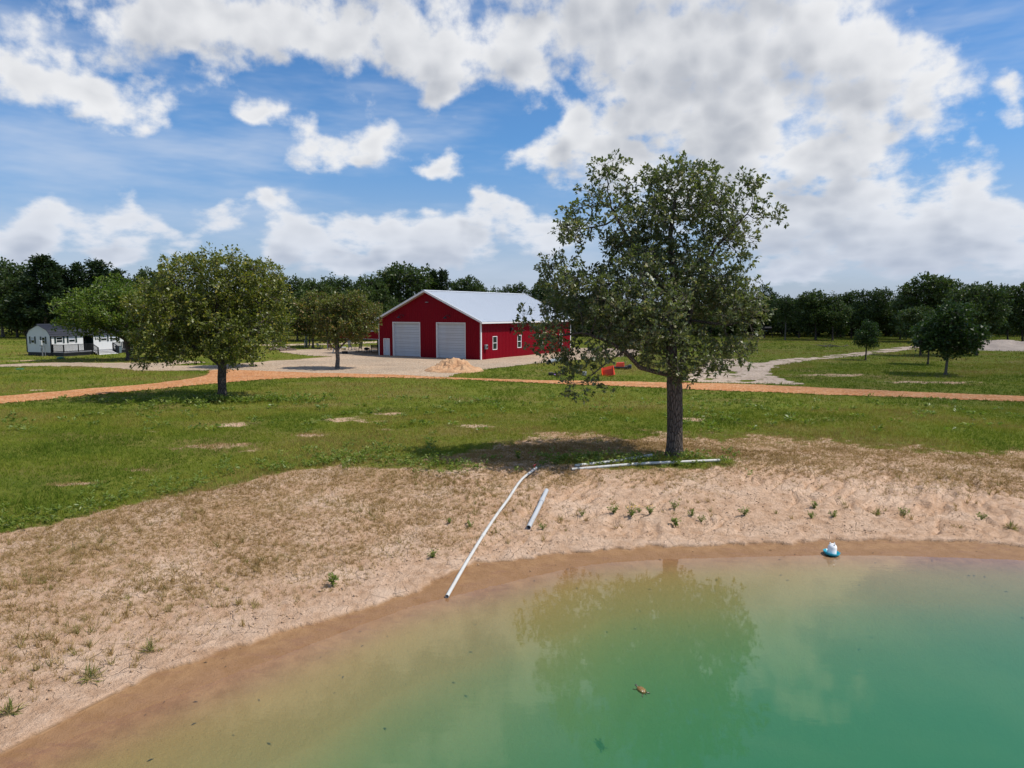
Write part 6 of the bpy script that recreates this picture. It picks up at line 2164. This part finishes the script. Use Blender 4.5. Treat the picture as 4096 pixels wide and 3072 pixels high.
# ------------------------------------------------------------------ deer feeder and brush on the right meadow
p = P(3062, 1350)
df = empty('deer_feeder', p, 0.2, 'dark tank feeder on stilt legs under the trees of the right meadow', 'feeder')
MB().tube([(-1.25, 0, 1.9), (-1.2, 0, 1.9), (1.2, 0, 1.9), (1.25, 0, 1.9)], [0.35, 0.42, 0.42, 0.35], 16).build('tank', M_IRON, df)
for sx in (-1.0, 1.0):
    for sy in (-1, 1):
        MB().bar((sx, sy * 0.3, 1.6), (sx * 1.25, sy * 0.75, -0.1), 0.09).build('leg', M_IRON, df)
MB().box(-0.4, 0.4, -0.2, 0.2, 1.32, 1.5).build('trough', M_GALV, df)
p = P(3335, 1388)
br = empty('brush_pile', p, 0, 'flat heap of grey dead branches on the right meadow', 'brush')
rng = np.random.default_rng(5)
for k in range(14):
    a = rng.uniform(0, 6.28); L = rng.uniform(0.7, 1.9)
    x, y = rng.normal() * 1.0, rng.normal() * 0.5
    MB().tube([(x, y, rng.uniform(0.02, 0.2)), (x + L * math.cos(a) * 0.5, y + L * math.sin(a) * 0.5, rng.uniform(0.1, 0.4)), (x + L * math.cos(a), y + L * math.sin(a), rng.uniform(0.02, 0.5))], [0.05, 0.035, 0.012], 5).build('branch', M_BARK_PALE, br)

# ------------------------------------------------------------------ grass, stubble and weeds
def blade_material(name, cols, trans=0.3):
    m, t, out = material(name)
    rnd = t.n('ShaderNodeAttribute', attribute_name='rnd').outputs['Fac']
    rp = t.n('ShaderNodeValToRGB')
    t.put(rp.inputs[0], rnd)
    els = rp.color_ramp.elements
    while len(els) < len(cols):
        els.new(0.5)
    for i, c in enumerate(cols):
        els[i].position = i / (len(cols) - 1)
        els[i].color = tuple(c) + (1,)
    b = principled(t, rp.outputs[0], 0.75, 0, 0.06)
    tr = t.n('ShaderNodeBsdfTranslucent')
    t.put(tr.inputs[0], t.mix(1.0, rp.outputs[0], (1.2, 1.3, 0.8), 'MULTIPLY'))
    t.link(mix_shader(t, trans, b.outputs[0], tr.outputs[0]), out.inputs[0])
    return m


M_GRASS = blade_material('grass_blade', [(0.086, 0.130, 0.015), (0.150, 0.198, 0.021), (0.208, 0.228, 0.030), (0.262, 0.238, 0.045), (0.290, 0.212, 0.075)])
M_STRAW = blade_material('straw_blade', [(0.175, 0.105, 0.042), (0.28, 0.175, 0.072), (0.37, 0.25, 0.115), (0.44, 0.32, 0.17), (0.19, 0.18, 0.05)])
M_WEED = leaf_material('weed_leaf', (0.115, 0.165, 0.032), (0.20, 0.25, 0.05), (0.27, 0.28, 0.07), 0.12, 0.3, 0.38, 3.0)


def blades(name, x, y, tone, hgt, wid, per, rng, mat, lean=0.45, fine=True):
    n = len(x)
    bx = np.repeat(x, per) + rng.normal(size=n * per) * np.repeat(wid * 1.6, per)
    by = np.repeat(y, per) + rng.normal(size=n * per) * np.repeat(wid * 1.6, per)
    bz = terrain(bx, by, fine) - 0.01
    h = np.repeat(hgt, per) * rng.uniform(0.55, 1.2, n * per)
    w = np.repeat(wid, per) * rng.uniform(0.6, 1.2, n * per) * 0.5
    a = rng.uniform(0, 2 * math.pi, n * per)
    sx, sy = np.cos(a) * w, np.sin(a) * w
    l = rng.normal(size=(n * per, 2)) * (h * lean)[:, None]
    v0 = np.stack([bx - sx, by - sy, bz], 1); v1 = np.stack([bx + sx, by + sy, bz], 1)
    v2 = np.stack([bx + l[:, 0], by + l[:, 1], bz + h * 0.95], 1)
    V = np.stack([v0, v1, v2], 1).reshape(-1, 3)
    me = fill_mesh(name, V, np.arange(len(V)), np.full(n * per, 3))
    tn = np.clip(np.repeat(tone, per) + rng.normal(size=n * per) * 0.16, 0, 1)
    add_attr(me, 'rnd', np.repeat(tn, 3))
    return tag(link(name, me, mat), kind='stuff')


def scatter(n, y0, y1, half, rng, power=1.0):
    """points over the trapezium in view, evenly spread over the ground"""
    y = np.sqrt(rng.uniform(y0 * y0, y1 * y1, n)) if power == 1.0 else y0 + (y1 - y0) * rng.random(n) ** power
    x = rng.uniform(-1, 1, n) * half * y
    return x, y


rng = np.random.default_rng(42)


def off_tracks(x, y, m_=0.0):
    k = (poly_sd(x, y, ROAD) < m_) & ((poly_sd(x, y, YARD) < m_) | (poly_sd(x, y, GRASS_TRI) > 0)) & (poly_sd(x, y, SANDY) < m_)
    # keep the barn floor clear
    lx_ = (x - mid.x) * math.cos(ang) + (y - mid.y) * math.sin(ang); ly_ = -(x - mid.x) * math.sin(ang) + (y - mid.y) * math.cos(ang)
    k &= ~((np.abs(lx_) < HW + 0.3) & (ly_ > -0.3) & (ly_ < BL + 0.3))
    cx_ = (x - C_.x) * math.cos(TH) + (y - C_.y) * math.sin(TH); cy_ = -(x - C_.x) * math.sin(TH) + (y - C_.y) * math.cos(TH)
    return k & ~((cx_ > -0.2) & (cx_ < lD + 0.3) & (cy_ > -DO - 1.1) & (cy_ < W_ + 0.2))


# lawn, near and middle distance
for (n, y0, y1, half, hh, ww, per, nm) in ((120000, 15, 40, 0.80, 0.13, 0.020, 4, 'lawn_grass'), (70000, 40, 75, 0.80, 0.16, 0.035, 4, 'lawn_grass'), (70000, 75, 175, 0.85, 0.20, 0.08, 3, 'meadow_grass')):
    x, y = scatter(n, y0, y1, half, rng)
    g, d, w = covers(x, y)
    k = rng.random(n) < g * (0.55 + 0.9 * (fbm(x * 0.8, y * 0.8, 301, 3) - 0.3))
    x, y, g = x[k], y[k], g[k]
    k = off_tracks(x, y, 0.18)
    x, y = x[k], y[k]
    tone = 0.02 + 1.05 * sstep(0.28, 0.70, fbm(x * 0.14, y * 0.14, 311, 4)) * 0.85 + 0.3 * (fbm(x * 0.9, y * 0.9, 321, 3) - 0.5)
    lush = fbm(x * 0.35, y * 0.35, 331, 3)
    h = hh * (0.50 + 0.9 * lush) * (1 + 0.9 * (rng.random(len(x)) > 0.93))
    blades(nm, x, y, tone, h, np.full(len(x), ww), per, rng, M_GRASS, fine=y1 < 50)
# dry stubble on the bank
x, y = scatter(230000, 9, 33, 0.82, rng)
g, d, w = covers(x, y)
k = (rng.random(len(x)) < d * 0.85) & (w < 0.2)
x, y = x[k], y[k]
thick = sstep(0.62, 0.8, d[k])
tone = (0.18 + 0.55 * fbm(x * 0.7, y * 0.7, 341, 3)) * (1 - 0.55 * thick) + 0.30 * (rng.random(len(x)) > 0.93 - 0.12 * thick)
blades('dry_stubble', x, y, tone, 0.04 + 0.11 * fbm(x * 1.5, y * 1.5, 351, 2), np.full(len(x), 0.011), 7, rng, M_STRAW, 0.6)

# larger tufts that thin out towards the wet edge
x, y = scatter(9000, 9, 24, 0.82, rng)
sd_ = shore_d(x, y)
clump = fbm(x * 0.8, y * 0.8, 361, 3)
k = (rng.random(len(x)) < sstep(1.0, 3.2, sd_) * (1 - sstep(6, 9, sd_)) * sstep(0.42, 0.66, clump) * (0.35 + 0.65 * (x < 0)) * 0.55) & (covers(x, y)[2] < 0.1)
x, y = x[k], y[k]
blades('bank_tufts', x, y, 0.35 + 0.6 * rng.random(len(x)), 0.10 + 0.14 * rng.random(len(x)), np.full(len(x), 0.018), 16, rng, M_STRAW, 0.45)


def weed_mesh(seed, h, n_st, leaf, spread=0.10, flat=0.35):
    """leafy weed: stems from one root with alternate leaves"""
    r = np.random.default_rng(seed)
    C, D = [], []
    mb = MB()
    for s in range(n_st):
        a = r.uniform(0, 6.28); out = r.uniform(0.1, 0.9) * spread * 2
        hh_ = h * r.uniform(0.6, 1.1)
        top = (math.cos(a) * out, math.sin(a) * out, hh_)
        mb.tube([(0, 0, -0.02), (top[0] * 0.4, top[1] * 0.4, hh_ * 0.55), top], [0.006, 0.005, 0.003], 4)
        for k_ in range(5):
            f_ = 0.25 + 0.75 * k_ / 4
            C.append((top[0] * f_, top[1] * f_, hh_ * f_)); b = r.uniform(0, 6.28)
            D.append((math.cos(b), math.sin(b), flat))
    LV, rn = leaf_arrays(np.array(C), np.array(D), r, 3, leaf, 0.012, 0.36, 0.15, 1.1)
    st_ = mb.mesh('weed_stem%d' % seed)
    return st_, leaf_mesh('weed_leaves%d' % seed, LV, rn)


def tuft_mesh(seed, h, n):
    r = np.random.default_rng(seed)
    C = r.normal(size=(n, 3)) * np.array([0.05, 0.05, 0.0]); D = np.tile([0, 0, 0.5], (n, 1)) + r.normal(size=(n, 3)) * 0.7
    LV, rn = leaf_arrays(C, D, r, 4, h, 0.02, 0.07, 1.2, 1.6)
    mb = MB()
    for k_ in range(5):
        a = k_ * 1.3
        mb.tube([(0.02 * math.cos(a), 0.02 * math.sin(a), -0.02), (0.06 * math.cos(a), 0.06 * math.sin(a), h * 1.2)], [0.003, 0.002], 4)
    return mb.mesh('tuft_stem%d' % seed), leaf_mesh('tuft_blades%d' % seed, LV, rn)


WEEDS = [weed_mesh(1, 0.28, 9, 0.085), weed_mesh(2, 0.20, 7, 0.07), weed_mesh(3, 0.34, 8, 0.11), weed_mesh(4, 0.13, 6, 0.055, 0.07), tuft_mesh(5, 0.30, 20)]
M_TUFT = leaf_material('tuft_blade', (0.20, 0.155, 0.06), (0.34, 0.26, 0.12), (0.20, 0.22, 0.06), 0.3, 0.2, 0.35, 3.0)
M_STEM = weathered('weed_stem', (0.07, 0.10, 0.03), 0.7)
for i_, (st_, lf_) in enumerate(WEEDS):
    st_.materials.append(M_STEM); lf_.materials.append(M_TUFT if i_ == 4 else M_WEED)


def weed(px, py, kind, s, label, group, rot):
    p = lay(px, py, -0.005)
    o = empty('weed', p, rot, label, 'weed', group)
    o.scale = (s * 0.58, s * 0.58, s * 0.62)
    link('stem', WEEDS[kind][0], None, o)
    link('leaves', WEEDS[kind][1], None, o)
    if 'yellow' in label and 'ish' not in label:
        fm = MB()
        for k_ in range(6):
            a = k_ * 1.05; q_ = 0.03 + 0.07 * (k_ % 3)
            fm.lathe([(0.0, 0.30), (0.022, 0.315), (0.0, 0.33)], 6, q_ * math.cos(a), q_ * math.sin(a))
        fm.build('flower', M_YELLOW, o)
    return o


SINGLE = [(2455, 2062, 0, 1.5, 'bushiest weed of the row left on the bare bank below the pipes'), (2525, 2072, 0, 1.6, 'tall weed with yellow tip in the row below the pipes'), (2556, 2046, 1, 1.1, 'small weed between the yellow-tipped weed and the next clump'),
          (2600, 2065, 0, 1.3, 'weed clump right of the yellow-tipped weed'), (2328, 2074, 1, 1.2, 'lone weed left of the weed row on the bank'), (2697, 2045, 0, 1.3, 'upper weed of the pair at the row end'), (2703, 2105, 2, 1.3, 'largest weed hanging over the runnel at the row end'),
          (2766, 2072, 1, 1.5, 'weed right of the largest bank weed'), (2806, 2092, 1, 1.3, 'weed at the head of a dark runnel'), (1880, 2112, 1, 1.4, 'lone weed left of the long bent pipe'), (2170, 2124, 1, 1.2, 'weed beside the open end of the short pipe'),
          (2978, 2072, 0, 1.4, 'round weed left of the drinker on the upper bank'), (3255, 2042, 2, 1.0, 'upright weed straight above the drinker'), (3245, 2080, 0, 1.1, 'low wide weed just above the drinker'), (3334, 2074, 1, 1.5, 'dark weed above and right of the drinker'),
          (3510, 2058, 4, 1.3, 'yellowish tuft high on the bank right of the drinker'), (3615, 2058, 0, 1.4, 'green tuft right of the yellowish bank tuft'), (3925, 2078, 1, 1.5, 'weed far right on the bare bank'), (4045, 2118, 4, 1.2, 'dry tuft at the right picture edge'),
          (1730, 2235, 0, 1.2, 'weed on the sand left of the long pipe foot'), (1330, 2358, 2, 1.3, 'bright green weed alone in the stubble'), (360, 2730, 4, 1.5, 'tuft by the wet edge in the left foreground'), (42, 2865, 4, 1.3, 'tuft at the left picture edge above the wet sand'),
          (600, 2612, 4, 1.3, 'straw-green tuft on the pale sand in the left foreground'), (2072, 1840, 2, 1.6, 'yellow-flowered weed in the shade near the pipe valve'), (1800, 2100, 3, 1.6, 'tiny weed in the sand left of the bent pipe')]
for i, (px, py, kd, s, lb) in enumerate(SINGLE):
    weed(px, py, kd, s, lb, 'weeds on the bank', i * 1.7)
# unnumbered broad-leaved weeds along the lawn edge and under the oak
def weed_cover(name, pts, seed, scale):
    r = np.random.default_rng(seed)
    C, D = [], []
    for (x, y, h) in pts:
        z = float(terrain(x, y, True))
        m_ = r.integers(6, 12)
        for k_ in range(m_):
            a = r.uniform(0, 6.28); q = r.uniform(0.02, 0.14) * scale
            C.append((x + math.cos(a) * q, y + math.sin(a) * q, z + h * r.uniform(0.3, 1.0)))
            D.append((math.cos(a), math.sin(a), 0.3))
    LV, rn = leaf_arrays(np.array(C), np.array(D), r, 3, 0.12 * scale, 0.02, 0.36, 0.1, 1.1)
    return tag(link(name, leaf_mesh(name, LV, rn), M_WEED), kind='stuff')


r = np.random.default_rng(77)
pts = []
gx = np.interp
while len(pts) < 230:            # lawn edge on the left
    x = r.uniform(-17, -3); y = float(smooth_interp(np.array([x]), GE)[0]) + abs(r.normal()) * 2.2 + 0.1
    pts.append((x, y, r.uniform(0.10, 0.30)))
while len(pts) < 330:            # strip by the pipes
    x = r.uniform(0.8, 8.6); y = 26.0 + r.normal() * 0.55
    pts.append((x, y, r.uniform(0.10, 0.34)))
while len(pts) < 390:
    x = -3.2 + r.normal() * 1.5; y = 25.2 + r.normal() * 0.7
    pts.append((x, y, r.uniform(0.10, 0.28)))
weed_cover('broadleaf_weeds', pts, 78, 1.0)
pts = [(-18.0 + r.normal() * 3.2, 43.6 + r.normal() * 0.8, r.uniform(0.15, 0.35)) for _ in range(150)] + [(r.uniform(-26, 28), r.uniform(32, 45), r.uniform(0.1, 0.3)) for _ in range(200)]
weed_cover('lawn_weeds', pts, 79, 1.7)

# leaf litter and clods on the wet shore and under the shallow water
def litter(name, n, seed, mat, size, smin, smax, xr):
    r = np.random.default_rng(seed)
    x = r.uniform(*xr, n); s = r.uniform(smin, smax, n)
    y = smooth_interp(x, SH) + s * 1.25
    z = terrain(x, y, True) + 0.006
    a = r.uniform(0, 6.28, n); L = size * r.uniform(0.4, 1.5, n); W = L * r.uniform(0.3, 0.6, n)
    V = []
    c, s_ = np.cos(a), np.sin(a)
    for u, v, h in ((-1, 0, 0), (0.1, 0.5, 0.012), (1, 0, 0.004), (-0.1, -0.5, 0.01)):
        V.append(np.stack([x + c * u * L - s_ * v * W, y + s_ * u * L + c * v * W, z + h], 1))
    V = np.stack(V, 1).reshape(-1, 3)
    me = fill_mesh(name, V, np.arange(len(V)), np.full(n, 4))
    add_attr(me, 'rnd', np.repeat(r.random(n), 4))
    return tag(link(name, me, mat), kind='stuff')


M_LITTER = weathered('dead_leaf', (0.050, 0.040, 0.034), 0.8, 0, 0.2, 0.4, 3.0)
litter('leaf_litter', 150, 90, M_LITTER, 0.036, -3.2, 0.9, (-7.5, 14))


# clods and small stones lying on the bank
def clods(name, n, seed, mat):
    r = np.random.default_rng(seed)
    x = r.uniform(-8, 14, n); s = 1.25 + 6.0 * r.random(n) ** 1.3
    y = smooth_interp(x, SH) + s * 1.2
    z = terrain(x, y, True)
    R = 0.008 + 0.026 * r.random(n) ** 4
    ico = np.array([(0, 0, 1), (0.9, 0, 0.35), (0.28, 0.85, 0.35), (-0.72, 0.53, 0.35), (-0.72, -0.53, 0.35), (0.28, -0.85, 0.35), (0, 0, -0.6)])
    tri = [(0, 1, 2), (0, 2, 3), (0, 3, 4), (0, 4, 5), (0, 5, 1), (6, 2, 1), (6, 3, 2), (6, 4, 3), (6, 5, 4), (6, 1, 5)]
    V = ico[None] * (R[:, None, None] * r.uniform(0.6, 1.4, (n, 7, 1))) * np.array([1.3, 1.0, 0.7])
    a = r.uniform(0, 6.28, n); c, s_ = np.cos(a)[:, None], np.sin(a)[:, None]
    X = V[..., 0] * c - V[..., 1] * s_ + x[:, None]; Y = V[..., 0] * s_ + V[..., 1] * c + y[:, None]; Z = V[..., 2] + z[:, None] + R[:, None] * 0.2
    F = (np.array(tri)[None] + (np.arange(n) * 7)[:, None, None]).reshape(-1)
    me = fill_mesh(name, np.stack([X, Y, Z], -1).reshape(-1, 3), F, np.full(n * 10, 3))
    return tag(link(name, me, mat), kind='stuff')


clods('clods', 5200, 95, dirt_material('clod', (0.40, 0.255, 0.155), (0.54, 0.385, 0.265), (0.20, 0.115, 0.065)))


# ------------------------------------------------------------------ unseen cumulus added to shade the right meadow and the far woods
def shade_cloud_material():
    m, t, out = material('shade_cloud_veil')
    lw = t.n('ShaderNodeLayerWeight')
    lw.inputs[0].default_value = 0.5
    co = t.n('ShaderNodeTexCoord').outputs['Object']
    n = t.noise(co, 0.02, 5, 0.6)
    thick = t.m('MULTIPLY', t.ramp(lw.outputs['Facing'], 1.0, 0.45), t.ramp(n, 0.25, 0.55, 0.11, 0.25))
    tp = t.n('ShaderNodeBsdfTransparent')
    d = t.n('ShaderNodeBsdfDiffuse'); d.inputs[0].default_value = (0.9, 0.9, 0.9, 1)
    tl = t.n('ShaderNodeBsdfTranslucent'); tl.inputs[0].default_value = (0.9, 0.9, 0.9, 1)
    t.link(mix_shader(t, thick, tp.outputs[0], mix_shader(t, 0.5, d.outputs[0], tl.outputs[0])), out.inputs[0])
    return m


M_SHADE_CLOUD = shade_cloud_material()


def shade_cloud(gx_, gy_, rx, ry, rz, alt, seed):
    """a heaped cloud added out of view on the sun side; (gx_, gy_) is where its shade falls"""
    k = alt / SUN_DIR.z
    c = Vector((gx_, gy_, 0)) + SUN_DIR * k
    n, m_ = 64, 32
    th = np.linspace(0, 2 * math.pi, n, endpoint=False)[None, :]; fi = np.linspace(0.02, math.pi - 0.02, m_)[:, None]
    X = np.sin(fi) * np.cos(th); Y = np.sin(fi) * np.sin(th); Z = np.cos(fi) * np.ones_like(th)
    bump_ = 0.8 + 0.55 * fbm(X * 2.2 + Z * 1.3 + seed, Y * 2.2 - Z * 1.7, seed, 4)
    V = np.stack([X * rx * bump_, Y * ry * bump_, np.where(Z > 0, Z, Z * 0.35) * rz * bump_], -1).reshape(-1, 3)
    ii = np.arange(n * m_).reshape(m_, n)
    q = np.stack([ii[:-1], ii[1:], np.roll(ii[1:], -1, 1), np.roll(ii[:-1], -1, 1)], -1).reshape(-1)
    me = fill_mesh('shade_cloud', V, q, np.full((m_ - 1) * n, 4))
    return tag(link('shade_cloud', me, M_SHADE_CLOUD, loc=c, smooth=True), kind='structure')


shade_cloud(66, 96, 50, 66, 22, 620, 3)
shade_cloud(-20, 196, 190, 52, 24, 640, 8)
